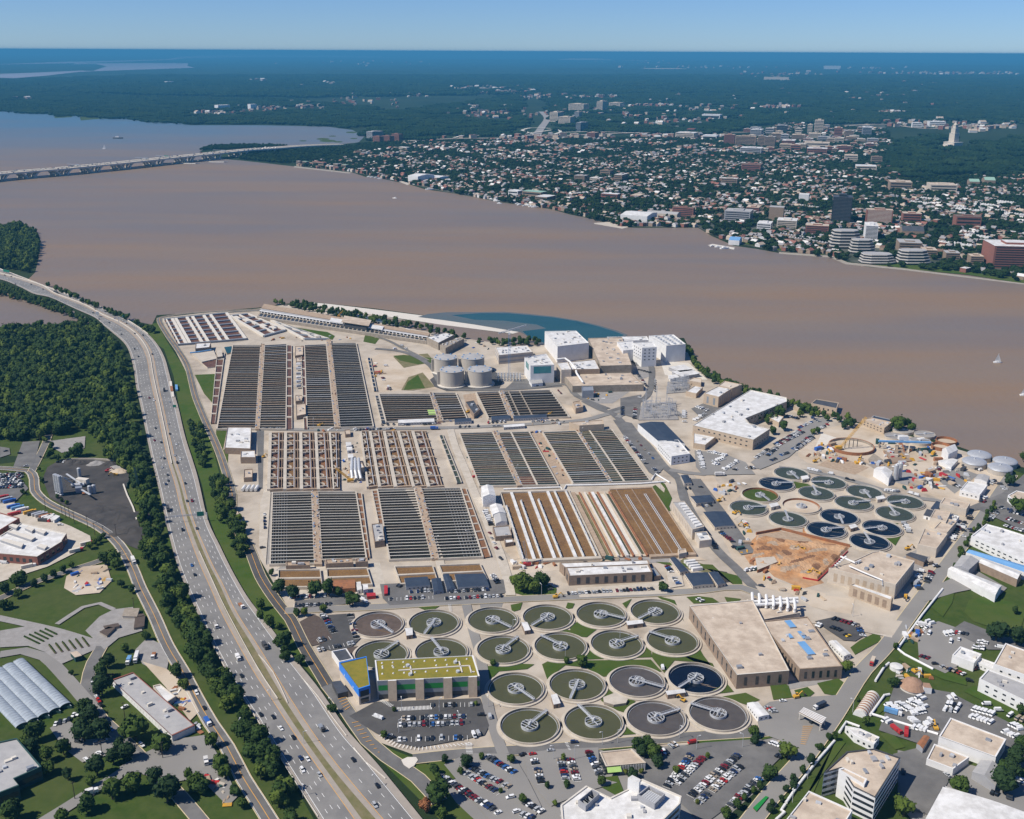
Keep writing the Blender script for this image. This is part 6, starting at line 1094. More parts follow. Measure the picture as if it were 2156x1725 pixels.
FBL = [("tall near-black apartment tower on the far bank", 1757, 1790, 1811, 473, 417, 'glass', 'dark_roof', 18, 'dark_roof'), ("red-brown apartment tower with cream stripes beside the black tower", 1833, 1877, 1890, 477, 444, 'red_brick', 'tan_roof', 12, 'cream'), ("white tower with blue glass above the terraced offices", 1825, 1846, 1876, 511, 477, 'lime', 'snow', 12),
 ("brown brick slab block left of the black tower", 1623, 1648, 1662, 467, 438, 'umber', 'grey_roof', 0), ("red brick office with striped windows above the terraced offices", 1704, 1743, 1759, 497, 477, 'red_brick', 'tan_roof', 5), ("cream banded office left of the red brick one", 1642, 1676, 1698, 485, 466, 'cream', 'snow', 5), ("small white office left of the cream banded one", 1598, 1622, 1643, 487, 472, 'lime', 'snow', 3),
 ("brown brick office right of the striped tower", 1907, 1938, 1953, 473, 451, 'red_brick', 'tan_roof', 4), ("brick building with tall dark piers in front of white terraces", 2022, 2064, 2082, 482, 458, 'red_brick', 'brown_roof', 3), ("brown banded office behind the right-hand terraced one", 1901, 1940, 1967, 533, 513, 'umber', 'grey_roof', 4), ("first small brick bank office right of the terraces", 1948, 1972, 1993, 545, 528, 'umber', 'tan_roof', 4),
 ("second small brick bank office right of the terraces", 1996, 2020, 2037, 551, 534, 'umber', 'grey_roof', 4), ("third small brick bank office right of the terraces", 2048, 2070, 2087, 558, 541, 'umber', 'tan_roof', 4), ("wide brown brick block cut by the right edge", 2108, 2190, 2235, 568, 521, 'red_brick', 'snow', 9), ("cream hall behind the long white terraces, right", 1969, 2014, 2040, 408, 391, 'cream', 'tan_roof', 3),
 ("long brown block left of the cream hall", 1882, 1919, 1942, 403, 385, 'umber', 'tan_roof', 3), ("white chapel-like block above the cream office", 1685, 1702, 1716, 425, 411, 'lime', 'snow', 0), ("white-blue office slab in the far centre", 1819, 1834, 1858, 288, 269, 'panel_grey', 'snow', 6), ("left brick twin tower of the far centre", 1758, 1772, 1783, 294, 270, 'red_brick', 'tan_roof', 7), ("right brick twin tower of the far centre", 1781, 1796, 1808, 296, 276, 'umber', 'grey_roof', 7),
 ("tallest tan tower of the far centre", 1717, 1732, 1744, 281, 254, 'cream', 'tan_roof', 8), ("slim tan tower left of the tallest one", 1701, 1709, 1717, 283, 263, 'cream', 'tan_roof', 6), ("dark office left of the tan towers", 1638, 1655, 1671, 280, 265, 'iron', 'grey_roof', 4), ("first tan office of the far centre", 1627, 1645, 1665, 297, 282, 'umber', 'tan_roof', 5), ("second tan office of the far centre", 1671, 1693, 1711, 299, 285, 'umber', 'tan_roof', 5),
 ("third tan office of the far centre", 1706, 1727, 1742, 296, 282, 'cream', 'tan_roof', 5), ("pale office in front of the tan ones", 1650, 1672, 1696, 309, 297, 'red_brick', 'snow', 4), ("brown tower at the left end of the far centre", 1612, 1630, 1643, 312, 289, 'umber', 'grey_roof', 8), ("broad tan block below the twin towers", 1702, 1745, 1765, 317, 302, 'cream', 'tan_roof', 3), ("brick block right of the broad tan one", 1767, 1790, 1803, 323, 308, 'red_brick', 'tan_roof', 4),
 ("pinkish block below the broad tan one", 1706, 1740, 1757, 328, 314, 'red_brick', 'snow', 3), ("cream block with green trees in front", 1783, 1805, 1820, 340, 328, 'cream', 'tan_roof', 3), ("dark brick block at the road fork", 1838, 1856, 1867, 347, 331, 'umber', 'brown_roof', 4), ("long pale school below the dark brick block", 1810, 1845, 1864, 362, 351, 'cream', 'snow', 2), ("white office left of the stone tower", 1924, 1940, 1948, 270, 259, 'lime', 'snow', 3), ("row of white flats beside the stone tower", 1963, 1990, 2006, 268, 257, 'lime', 'snow', 3),
 ("striped brick tower left of the far centre", 1527, 1545, 1553, 305, 284, 'red_brick', 'tan_roof', 9), ("wide brown block beside the striped tower", 1554, 1590, 1598, 309, 288, 'umber', 'tan_roof', 7), ("brown tower right of the wide block", 1597, 1609, 1618, 311, 287, 'umber', 'grey_roof', 8), ("cream and brick block below a red roof", 1427, 1460, 1483, 294, 281, 'cream', 'snow', 4), ("red-roofed block above the cream and brick one", 1448, 1461, 1471, 281, 272, 'red_brick', 'red_roof', 2),
 ("white low depot left of the striped tower", 1483, 1508, 1524, 295, 286, 'lime', 'snow', 1), ("long dark apartment slab beside the motorway loops", 1213, 1222, 1276, 277, 259, 'panel_grey', 'grey_roof', 7), ("pale apartment slab left of the dark one", 1177, 1200, 1212, 263, 247, 'cream', 'tan_roof', 6), ("pale twin apartment block at the road bend", 1158, 1174, 1188, 257, 237, 'cream', 'tan_roof', 7), ("long pale apartment wall in the far woods", 1199, 1228, 1258, 234, 220, 'cream', 'tan_roof', 6),
 ("tall pale apartment tower in the far woods", 1257, 1268, 1284, 234, 214, 'cream', 'tan_roof', 8), ("right-hand pale apartment wall in the far woods", 1284, 1305, 1322, 227, 217, 'cream', 'tan_roof', 5), ("slim dark apartment tower among far trees", 1210, 1219, 1227, 250, 236, 'slate', 'tan_roof', 6), ("red brick tower right of the motorway loops", 1237, 1252, 1264, 295, 280, 'red_brick', 'tan_roof', 6), ("white school hall in the far woods", 1483, 1515, 1528, 252, 242, 'lime', 'snow', 1),
 ("broad grey office with green-glass roof", 1583, 1602, 1622, 289, 274, 'slate', 'snow', 5), ("broad pale brick office left of the far centre", 1565, 1602, 1622, 327, 313, 'slate', 'snow', 4), ("brown brick apartment block in the middle of the old town", 1523, 1551, 1559, 393, 377, 'umber', 'snow', 4), ("grey-brown hotel block in the old town", 1210, 1230, 1242, 383, 371, 'umber', 'grey_roof', 4), ("pale hotel beside the grey-brown one", 1243, 1262, 1272, 386, 376, 'cream', 'snow', 3),
 ("brown civic block in the old town", 1265, 1284, 1296, 373, 360, 'umber', 'brown_roof', 3), ("tall brown block right of the civic one", 1294, 1309, 1328, 385, 369, 'umber', 'snow', 4), ("long brick block at the right of the old town", 1567, 1600, 1622, 363, 348, 'red_brick', 'brown_roof', 4), ("green copper-roofed long art hall at the waterfront", 1100, 1138, 1153, 420, 406, 'umber', 'copper_roof', 2), ("dark brick block with white roof right of the copper-roofed hall", 1127, 1151, 1172, 426, 416, 'umber', 'snow', 2),
 ("brick warehouse with pale roof behind the waterfront park", 1268, 1299, 1309, 422, 410, 'red_brick', 'snow', 2), ("brick warehouse with tan roof behind the waterfront park", 1328, 1345, 1366, 422, 413, 'red_brick', 'tan_roof', 2), ("dark red five-storey brick office above the white warehouses", 1421, 1459, 1467, 459, 439, 'red_brick', 'brown_roof', 5), ("concrete frame building under construction", 1533, 1578, 1602, 470, 447, 'slate', 'grey_roof', 5), ("brick block behind the frame under construction", 1575, 1597, 1618, 450, 438, 'red_brick', 'tan_roof', 3),
 ("white marina house with arches", 1070, 1090, 1102, 416, 403, 'lime', 'snow', 2), ("first brick apartment tower beside the bridge end", 782, 799, 806, 300, 288, 'red_brick', 'brown_roof', 5), ("second brick apartment tower beside the bridge end", 801, 820, 828, 299, 287, 'red_brick', 'brown_roof', 5), ("third brick apartment tower beside the bridge end", 822, 840, 847, 297, 283, 'red_brick', 'brown_roof', 5), ("grey apartment tower beside the bridge end", 769, 784, 801, 294, 278, 'slate', 'grey_roof', 6),
 ("leftmost brick waterfront house row", 621, 631, 634, 348, 340, 'umber', 'grey_roof', 2), ("green-roofed waterfront house row at the left", 633, 645, 649, 350, 341, 'umber', 'copper_roof', 2), ("long dark brick waterfront house row", 649, 681, 686, 353, 343, 'umber', 'red_roof', 2), ("grey-roofed waterfront house row", 699, 711, 715, 356, 346, 'umber', 'grey_roof', 2), ("green-roofed waterfront house row at the right", 716, 728, 733, 358, 348, 'umber', 'copper_roof', 2), ("white flat block in the trees left of the old town", 837, 856, 862, 318, 311, 'cream', 'snow', 2),
 ("far white hospital on the horizon", 1741, 1770, 1792, 146, 139, 'lime', 'snow', 0), ("far pale mall left of the hospital", 1617, 1660, 1720, 172, 163, 'cream', 'tan_roof', 0), ("far white twin blocks above the cove, left", 446, 460, 477, 233, 222, 'lime', 'snow', 0), ("far white twin blocks above the cove, right", 518, 528, 536, 230, 220, 'lime', 'snow', 0), ("far white slab in the left woods", 340, 352, 370, 178, 172, 'lime', 'snow', 0)]
for k in range(44):                                           # mid-rise blocks of the far centre
 u, v = 1570+6.3*k+random.Random(k).uniform(-12, 12), random.Random(k+99).uniform(272, 326); h_ = random.Random(k+7).uniform(6, 15); w_ = random.Random(k+3).uniform(9, 20)
 FBL.append(('%s mid-rise block from the left in the far centre' % nth(k+1), u, u+w_, u+w_*1.6, v, v-h_, ('cream', 'red_brick', 'buff', 'slate', 'umber')[k % 5], ('tan_roof', 'snow', 'tan_roof', 'grey_roof')[k % 4], 3))
for f in FBL: fb(*f[:8], rows=f[8], glass=f[9] if len(f) > 9 else 'glass', pent=f[8] > 2)
fb('long white waterfront warehouse with grey gabled roof', 1312, 1362, 1398, 470, 456, 'lime', 'snow', gab=4, name='warehouse', cat='warehouse'); fb('grey-roofed warehouse behind the long white one', 1368, 1425, 1441, 462, 452, 'cream', 'grey_roof', gab=4, name='warehouse', cat='warehouse'); fb('pale green warehouse with white roof at the left waterfront', 856, 880, 908, 384, 372, 'lime', 'snow', gab=4, name='warehouse', cat='warehouse'); fb('low white shed right of the pale green warehouse', 898, 925, 942, 381, 374, 'lime', 'snow', gab=2, name='warehouse', cat='warehouse')
fb('dark slate-roofed hall between brick offices', 1908, 1945, 1966, 499, 488, 'umber', 'dark_roof', gab=9, name='hall'); fb('blue-roofed white boathouse on the dock', 1537, 1556, 1576, 517, 507, 'lime', 'blue_roof', gab=5, name='boathouse', cat='boathouse'); fb('left green-gabled school building', 2045, 2062, 2075, 392, 383, 'umber', 'copper_roof', gab=7, name='school', cat='school'); fb('right green-gabled school building', 2077, 2095, 2110, 391, 380, 'umber', 'copper_roof', gab=8, name='school', cat='school')
# terraced offices on the bank
for lb, uL, uR, vb, vt, nt_ in (('largest round-cornered white terraced office', 1742, 1816, 526, 487, 6), ('half-round terraced office in front of the white tower', 1786, 1842, 538, 506, 5), ('low oval terraced office at the water', 1808, 1884, 559, 537, 4), ('stepped terraced office right of the oval one', 1885, 1958, 560, 529, 5)):
 c = P2((uL+uR)/2, vb-5); s = px(c[0]+1, c[1])[0]-px(c[0], c[1])[0]; hw = (uR-uL)/2/s; h = hgt(c[0], c[1]-hw*.3, vt); t = thing('terraced_office', lb, 'building', (*c, 0), 'terraced offices on the far bank'); BIG.append([[(c[0]-hw, c[1]-hw*.6), (c[0]+hw, c[1]-hw*.6), (c[0]+hw, c[1]+hw*.9), (c[0]-hw, c[1]+hw*.9)], hw])
 for k in range(nt_):
  f = 1-.055*k; z0 = h*k/nt_; ol = [(c[0]+hw*f*math.copysign(abs(math.cos(a))**.7, math.cos(a)), c[1]+hw*.25*(k/nt_)+hw*.62*f*math.copysign(abs(math.sin(a))**.7, math.sin(a))) for a in [2*math.pi*(i+.5)/8 for i in range(8)]]
  part(t, 'window_band', lambda m: m.prism([lerp(p, c, .03) for p in ol], z0, z0+h/nt_*.68, 'glass', False)); part(t, 'terrace', lambda m: m.prism(ol, z0+h/nt_*.68, z0+h/nt_, 'chalk', 'grey_roof', bottom=True))
# stone memorial tower on its hill
c = P2(2006, 310); s = px(c[0]+1, c[1])[0]-px(c[0], c[1])[0]; t = thing('memorial_tower', 'tall stepped pale stone tower on the wooded hill', 'tower', (*c, 0)); BIG.append([[(c[0]-60, c[1]-50), (c[0]+60, c[1]-50), (c[0]+60, c[1]+60), (c[0]-60, c[1]+60)], 60])
H_ = hgt(*c, 257)
for nm, w_, z0, z1 in (('base', 58, 0, .20), ('lower_tower', 30, .20, .55), ('middle_tower', 23, .55, .75), ('upper_tower', 16, .75, .88)): part(t, nm, lambda m: (m.box((*c, H_*z0), (w_, w_, H_*(z1-z0)), .5, 'cream'), m.box((*c, H_*z1-.5), (w_+2, w_+2, 1.2), .5, 'chalk')))
part(t, 'spire', lambda m: m.cyl(c, 9, H_*.88+.8, H_, 'cream', 8, r1=.5)); part(t, 'portico', lambda m: (m.box((c[0]-34, c[1]-28, 0), (36, 26, H_*.13), .5, 'cream', 'chalk'), m.box((c[0]-52, c[1]-42, 0), (44, 34, H_*.05), .5, 'chalk')))
# ---- houses of the old town: repeats of a dozen little houses; nearest ones single, the rest one mass
HR = random.Random(21); TP = G(TOWN); sh = math.atan2(P2(1900, 560)[1]-P2(860, 385)[1], P2(1900, 560)[0]-P2(860, 385)[0])
def free(x, y, r):
 if r > 40 and (int(x//110), int(y//110)) in FARC: return False
 for q, l in BIG:
  cx, cy = cen(q)
  if abs(x-cx) < l+60 and abs(y-cy) < l+60:
   f = 1 + (r+3)/max(l*.5, 10)
   if inside(x, y, [(cx+(p[0]-cx)*f, cy+(p[1]-cy)*f) for p in q]): return False
 return True
def dens(u, v):
 d = .34
 if v < 330: d = .20
 if v < 300: d = .16
 if 1250 < u < 1750 and 292 < v < 318: d = .06
 if u > 1780 and v < 395: d = .08
 if u < 860 and v < 340: d = .18
 if 1130 < u < 1330 and v > 425: d = .25
 return d
HOUSES = []; TTREES = []
co, si = math.cos(sh), math.sin(sh); ys = [p[1] for p in TP]; xs = [p[0] for p in TP]
cx0, cy0 = cen(TP); step = 17
for i in range(-190, 190):
 for j in range(-120, 160):
  gx, gy = i*step, j*step
  x, y = cx0+gx*co-gy*si, cy0+gx*si+gy*co
  x += HR.uniform(-5, 5); y += HR.uniform(-5, 5)
  if not inside(x, y, TP): continue
  u, v = px(x, y)
  if not (-20 < u < 2180): continue
  if not free(x, y, 8): continue
  if i % 7 == 0 and HR.random() < .85:
   if HR.random() < .3: TTREES.append((x, y))
   continue
  cl = math.sin(x*.011+1.3)*math.sin(y*.009) + math.sin(x*.027)*math.sin(y*.021+2)
  p_ = dens(u, v) + .30*cl
  if v > 552 - (2156-u)*.03 and u > 1640: p_ = .05
  if HR.random() < p_: HOUSES.append((x, y, u, v)); TTREES.append((x+HR.uniform(7, 10)*HR.choice((-1, 1)), y+HR.uniform(-6, 10))) if HR.random() < .75 else 0
  elif HR.random() < .86: TTREES.append((x, y))
RF = [('town_white', 'white'), ('town_grey', 'grey'), ('town_tan', 'tan'), ('town_grey', 'grey'), ('town_grey', 'grey'), ('town_red', 'red'), ('town_tan', 'tan'), ('town_brown', 'brown'), ('town_grey', 'grey'), ('town_white', 'white')]
WL = ['red_brick', 'umber', 'town_white', 'town_tan', 'cream', 'umber']
def house_mesh(k):
 r = random.Random(k); w_, d_, h_ = r.uniform(9, 19), r.uniform(8, 14), r.uniform(6, 10); wl = WL[k % 6]; rf = RF[k % 10][0]; m = MB()
 p = [(-w_/2, -d_/2), (w_/2, -d_/2), (w_/2, d_/2), (-w_/2, d_/2)]
 if k % 3 == 0:
  m.prism(p, 0, h_, wl, False); m.prism([lerp(a, (0, 0), -.03) for a in p], h_, h_+.5, wl, rf); m.box((w_*.2, 0, h_+.5), (2, 2, 1.5), 0, 'town_grey')
 else:
  m.prism(p, 0, h_*.8, wl, False); a, b_, c_, e = [(x*1.05, y*1.06, h_*.78) for x, y in p]; g = h_*.78+d_*.32
  m.face([a, b_, (w_*.5, 0, g), (-w_*.5, 0, g)], rf); m.face([c_, e, (-w_*.5, 0, g), (w_*.5, 0, g)], rf); m.face([b_, c_, (w_*.5, 0, g)], wl); m.face([e, a, (-w_*.5, 0, g)], wl); m.box((w_*.25, d_*.12, h_*.7), (1.1, 1.1, d_*.3+2), 0, 'red_brick')
 return m
HM = [house_mesh(k) for k in range(20)]
HOUSES.sort(key=lambda q: q[1]**2+q[0]**2)
protoH = {}
ZN = [(1690, 'left of the black tower'), (1830, 'near the terraced offices'), (1960, 'behind the brick bank offices'), (3000, 'at the right edge')]
for n, (x, y, u, v) in enumerate(HOUSES[:300]):
 k = HR.randrange(20)
 if k not in protoH: o = HM[k].build('town_house', org=(0, 0, 0)); protoH[k] = o; first = True
 else: o = protoH[k].copy(); C.objects.link(o)
 o.location = (x, y, .26); o.rotation_euler = (0, 0, sh + (math.pi/2 if HR.random() < .35 else 0)); z_ = [t_ for a_, t_ in ZN if u < a_][0]
 fl = 'flat' if k % 3 == 0 else 'pitched'
 wl_ = {'red_brick': 'brick', 'umber': 'brown', 'town_white': 'white', 'town_tan': 'tan', 'cream': 'cream', 'town_red': 'dull red'}[WL[k % 6]]
 tag(o, '%s house with %s %s roof across the river, %s' % (wl_, fl, RF[k % 10][1], z_), 'house', '%s %s %s-roofed houses %s' % (wl_, fl, RF[k % 10][1], z_))
FARC = set(); mb = MB()
def stamp(mb, src, x, y, z, rot, sc_=1.0):
 b0 = len(mb.v); c_, s_ = math.cos(rot)*sc_, math.sin(rot)*sc_; mb.v += [(x+a*c_-b_*s_, y+a*s_+b_*c_, z+c2*sc_) for a, b_, c2 in src.v]
 mi = [mb.mi(m) for m in src.mats]; mb.f += [tuple(i+b0 for i in f) for f in src.f]; mb.m += [mi[i] for i in src.m]
for (x, y, u, v) in HOUSES[300:]: stamp(mb, HM[HR.randrange(20)], x, y, .26, sh + (math.pi/2 if HR.random() < .35 else 0), HR.uniform(.8, 1.15) if v > 330 else HR.uniform(.8, 1.5))
# scattered pale buildings in the far woods
for cu, cv, su, sv, n in ((1015, 188, 70, 5, 34), (1080, 195, 60, 6, 26), (1130, 205, 40, 6, 22), (870, 203, 35, 3, 12), (560, 229, 50, 6, 26), (650, 228, 40, 4, 16), (460, 240, 40, 4, 18), (680, 180, 50, 4, 8), (560, 172, 30, 2, 10), (1250, 206, 70, 3, 24), (1380, 223, 60, 3, 20), (1660, 160, 70, 8, 55), (1800, 145, 80, 2, 22), (1950, 155, 130, 3, 50), (2080, 157, 90, 3, 40), (1500, 142, 200, 3, 26), (1350, 131, 120, 5, 20), (760, 133, 150, 8, 22), (1640, 226, 40, 3, 26), (1870, 238, 40, 3, 14), (1950, 262, 80, 8, 40), (2060, 270, 90, 8, 40), (1250, 240, 260, 18, 50), (1500, 225, 260, 22, 40), (1900, 200, 260, 35, 50), (1020, 240, 60, 14, 40), (760, 215, 120, 10, 25), (40, 210, 120, 3, 8), (1420, 258, 120, 10, 24), (1170, 292, 170, 4, 40), (1400, 290, 100, 4, 30)):
 for _ in range(n):
  u, v = cu+HR.gauss(0, su*.5), cv+HR.gauss(0, sv*.5)
  if v < 125: continue
  x, y = P2(u, v); FARC.add((int(x//110), int(y//110))); FARC.add((int(x//110), int(y//110)-1)); stamp(mb, HM[HR.choice((0, 3, 6, 9, 1, 2, 10, 12, 15, 18, 13))], x, y, .3, HR.uniform(0, 3), HR.uniform(1.2, 2.2) * (1+max(0, 215-v)/55))
o = mb.build('distant_houses', org=(0, 0, 0)); tag(o, 'countless small roofs of the town and suburbs across the river', 'houses', kind='stuff')
# white terraces on the right
for k, (u, v, n) in enumerate(((1940, 433, 8), (1960, 425, 8), (2010, 440, 9), (2040, 448, 9), (2075, 437, 8), (2100, 450, 7), (2140, 458, 7), (2120, 432, 7), (2000, 520, 7), (2060, 505, 8), (2030, 523, 6), (1670, 505, 9), (1690, 513, 9), (1720, 518, 8), (1705, 442, 8), (1655, 452, 7))):
 c = P2(u, v); t = thing('terrace_row', '%s row of %s terraced houses from the left on the far bank' % (nth(sorted([1940, 1960, 2010, 2040, 2075, 2100, 2140, 2120, 2000, 2060, 2030, 1670, 1690, 1720, 1705, 1655]).index(u)+1), 'white-roofed' if u > 1900 or u == 1705 else 'grey-roofed'), 'terrace', (*c, 0), 'terraced rows on the far bank')
 for i in range(n):
  x, y = c[0]+(i-n/2)*7.5*co, c[1]+(i-n/2)*7.5*si; part(t, 'row_house', lambda m: (m.box((x, y, .3), (7.2, 12, 9+(i % 2)), sh, 'umber' if u < 1740 else 'lime', 'town_white' if u > 1900 or u == 1705 else 'town_grey'), m.box((x, y+2, 9.5), (2.2, 2.2, 2), sh, 'town_white')))
# ---- the long bridge
t = thing('river_bridge', 'long pale road bridge on V-shaped piers across the river', 'bridge', P(190, 364, 0))
bl = smooth_line([P2(*q) for q in S("-260,412 -80,390 -10,381 57,374.5 125,369 190,362.5 255,356 322,348.5 387,341.5 445,335.5 500,329.5 560,323 640,314 720,309")], 40)
for off, nm in ((19, 'near_deck'), (-19, 'far_deck')):
 A_, B_ = offset(bl, off+17), offset(bl, off-17)
 def dk(m):
  for i in range(len(bl)-1):
   zt = 23.0 - max(0, (i/len(bl)-.72))*50; zt2 = 23.0 - max(0, ((i+1)/len(bl)-.72))*50
   a, b_, c_, d_ = A_[i], A_[i+1], B_[i+1], B_[i]
   m.face([(*a, zt), (*b_, zt2), (*c_, zt2), (*d_, zt)], 'concrete'); m.face([(*a, zt-4), (*b_, zt2-4), (*b_, zt2+1), (*a, zt+1)], 'chalk'); m.face([(*d_, zt-2.6), (*c_, zt2-2.6), (*c_, zt2+.9), (*d_, zt+.9)], 'tank_wall'); m.face([(*d_, zt-2.6), (*c_, zt2-2.6), (*b_, zt2-2.6), (*a, zt-2.6)], 'tank_wall')
 d = part(t, nm, dk)
for u, v in S("-80,391 -10,382 57,375.5 125,370 190,363.5 255,357 322,349.5 387,342.5 445,336.5 500,330.5 548,325"):
 c = P2(u, v-1.5); i = min(range(len(bl)), key=lambda k: math.dist(bl[k], c)); a = math.atan2(bl[min(i+1, len(bl)-1)][1]-bl[max(i-1, 0)][1], bl[min(i+1, len(bl)-1)][0]-bl[max(i-1, 0)][0]); c = bl[i]; ca, sa = math.cos(a), math.sin(a)
 def pr(m):
  m.box((*c, 0), (36, 66, 3), a, 'concrete')
  for off in (-28, -10, 10, 28):
   for sg in (-1, 1):
    pts = [(c[0]+sg*x*ca-off*sa, c[1]+sg*x*sa+off*ca, z) for x, z in ((13, 2.5), (16, 8), (22, 14.5), (32, 20.6))]
    for p, q in zip(pts, pts[1:]): m.bar(p, q, 7, 'chalk', 5)
 part(t, 'pier', pr)
for k, (u, v) in enumerate(((133, 353), (308, 341), (362, 335), (468, 322))):
 c = P2(u, v+11.5, 0); i = min(range(len(bl)), key=lambda j: math.dist(bl[j], c)); c = bl[i]; a = math.atan2(bl[min(i+1, len(bl)-1)][1]-bl[i-1][1], bl[min(i+1, len(bl)-1)][0]-bl[i-1][0]); mb = MB()
 for o_ in (-35, 0, 35): mb.bar((c[0]-o_*math.sin(a), c[1]+o_*math.cos(a), 23), (c[0]-o_*math.sin(a), c[1]+o_*math.cos(a), 31), .8, 'steel')
 mb.bar((c[0]+35*math.sin(a), c[1]-35*math.cos(a), 30.5), (c[0]-35*math.sin(a), c[1]+35*math.cos(a), 30.5), 1.4, 'steel'); mb.bar((c[0]+30*math.sin(a), c[1]-30*math.cos(a), 30.5), (c[0]+8*math.sin(a), c[1]-8*math.cos(a), 30.5), .6, 'sign_green' if k == 2 else 'steel', 4)
 tag(mb.build('sign_gantry', org=(*c, 22)), '%s sign gantry from the left on the river bridge' % nth(k+1), 'sign gantry', 'gantries on the river bridge')
for k, (u, v, L_) in enumerate(((352, 338.5, 34), (395, 339, 34), (420, 333, 34), (455, 336, 34))):
 c = P2(u+4, v+6); mb = MB(); mb.tube([(c[0]-L_, c[1], .8), (c[0]+L_*.7, c[1]-6, .8), (c[0]+L_, c[1]+8, .8)], 2.2, 'chalk', 6); tag(mb.build('pier_fender', org=(*c, 0)), '%s pale curved fender from the left guarding a bridge pier' % nth(k+1), 'fender', 'bridge pier fenders')
# ---- boats
def boat(u, v, L_, label, sail=False, group=None, hd=0.0, dark=False):
 c = P2(u, v); t = thing('sailing_boat' if sail else 'motor_boat', label, 'boat', (*c, .16), group)
 def hl(m):
  pr = [(-.5, .16), (-.2, .2), (.2, .17), (.42, .08), (.5, .01)]; ca, sa = math.cos(hd), math.sin(hd)
  lo = [(x, -w_) for x, w_ in pr] + [(x, w_) for x, w_ in pr[::-1]]; ol = [(c[0]+L_*(x*ca-y*sa), c[1]+L_*(x*sa+y*ca)) for x, y in lo]; m.prism(ol, .16, .16+L_*.12, 'iron' if dark else 'lime', 'snow' if not dark else 'town_grey')
 part(t, 'hull', hl); part(t, 'cabin', lambda m: m.box((c[0]-L_*.08*math.cos(hd), c[1]-L_*.08*math.sin(hd), .16+L_*.12), (L_*.35, L_*.2, L_*.11), hd, 'lime'))
 if sail:
  part(t, 'mast', lambda m: m.bar((c[0], c[1], 1), (c[0], c[1], L_*1.25), .25, 'zinc')); part(t, 'sail', lambda m: (m.face([(c[0]-L_*.45, c[1]-.2, 2.2), (c[0]-.1, c[1], 2.2), (c[0], c[1], L_*1.22)], 'snow'), m.face([(c[0]+.1, c[1], 2), (c[0]+L_*.42, c[1]-.3, 1.6), (c[0], c[1]-.1, L_*1.05)], 'snow')))
 return t
boat(2100.5, 764, 11, 'white sailing boat with full sails on the brown river', True); boat(2157, 833, 11, 'white sailing boat cut by the right edge of the picture', True); boat(220, 314, 16, 'tiny white sailing boat beyond the bridge', True)
boat(831, 418, 14, 'white motor boat speeding in midstream', hd=2.8); boat(249, 292, 46, 'dark work barge beyond the bridge', dark=True); boat(905, 400, 26, 'white excursion boat at the left quay', hd=.2)
for k, (u, v) in enumerate(((777, 373), (784, 374), (793, 375), (800, 377), (1010, 413), (1000, 410), (985, 409), (1020, 416), (1035, 420), (1046, 424), (1052, 429), (1060, 424), (1030, 412), (1095, 432), (1104, 434), (1112, 433), (1120, 436), (1127, 437), (1090, 430), (990, 411), (975, 408), (1042, 416), (1500, 519), (1512, 521), (1526, 524), (335, 256), (345, 257), (356, 257), (366, 258), (375, 258), (385, 257))):
 boat(u, v, HR.uniform(12, 22) if u > 700 else 16, 'small white boat moored in the %s' % ('downstream cove marina' if u < 400 else 'left waterfront marina' if u < 810 else 'main waterfront marina' if u < 1080 else 'marina below the copper-roofed hall' if u < 1200 else 'boathouse dock'), group='moored boats ' + ('cove' if u < 400 else 'left' if u < 810 else 'main' if u < 1080 else 'copper' if u < 1200 else 'boathouse'), hd=HR.uniform(-.6, .6))
# ================================================================ TREES
KIND = {'a': 'mid green', 'b': 'dark green', 'c': 'bright green', 'd': 'blackish green', 'e': 'yellowish green', 'r': 'rust-coloured'}
import bmesh
def crown_mesh(name, seed, lobes, leaves, mname, conic=False):
 r = np.random.RandomState(seed); V = []; Fc = []
 cs = []
 for i in range(lobes):
  a = r.uniform(0, 6.28); zz = r.uniform(-.75, .85); rad = math.sqrt(max(.05, 1-zz*zz))*r.uniform(.35, .68)
  if i == 0: a, zz, rad = 0, 0, 0
  cs.append((rad*math.cos(a), rad*math.sin(a), zz*.62, r.uniform(.34, .56) if i else .62))
 for (x, y, z, s) in cs:
  bm = bmesh.new(); bmesh.ops.create_icosphere(bm, subdivisions=2, radius=1); b0 = len(V)
  for v in bm.verts:
   k = 1 + .28*math.sin(v.co.x*5.1+seed+x*9)*math.sin(v.co.y*4.7+z*7)*math.cos(v.co.z*5.3) + r.uniform(-.13, .13)
   V.append((x+v.co.x*s*k, y+v.co.y*s*k, z+v.co.z*s*k*.92))
  for f in bm.faces: Fc.append(tuple(v.index+b0 for v in f.verts))
  bm.free()
 for i in range(leaves):
  x, y, z, s = cs[r.randint(len(cs))]; d = r.normal(size=3); d /= np.linalg.norm(d); p = np.array((x, y, z)) + d*s*r.uniform(.9, 1.34)
  n = d + r.normal(size=3)*.55; n /= np.linalg.norm(n); t_ = np.cross(n, r.normal(size=3)); t_ /= np.linalg.norm(t_); b_ = np.cross(n, t_); q = r.uniform(.08, .19)
  b0 = len(V); V += [tuple(p+t_*q), tuple(p+b_*q*.8), tuple(p-t_*q), tuple(p-b_*q*.8)]; Fc.append((b0, b0+1, b0+2, b0+3))
 V = np.array(V); V[:, 2] = (V[:, 2]-V[:, 2].min())
 me = bpy.data.meshes.new(name); me.from_pydata(V.tolist(), [], Fc); me.materials.append(MT[mname]); me.update(); return me
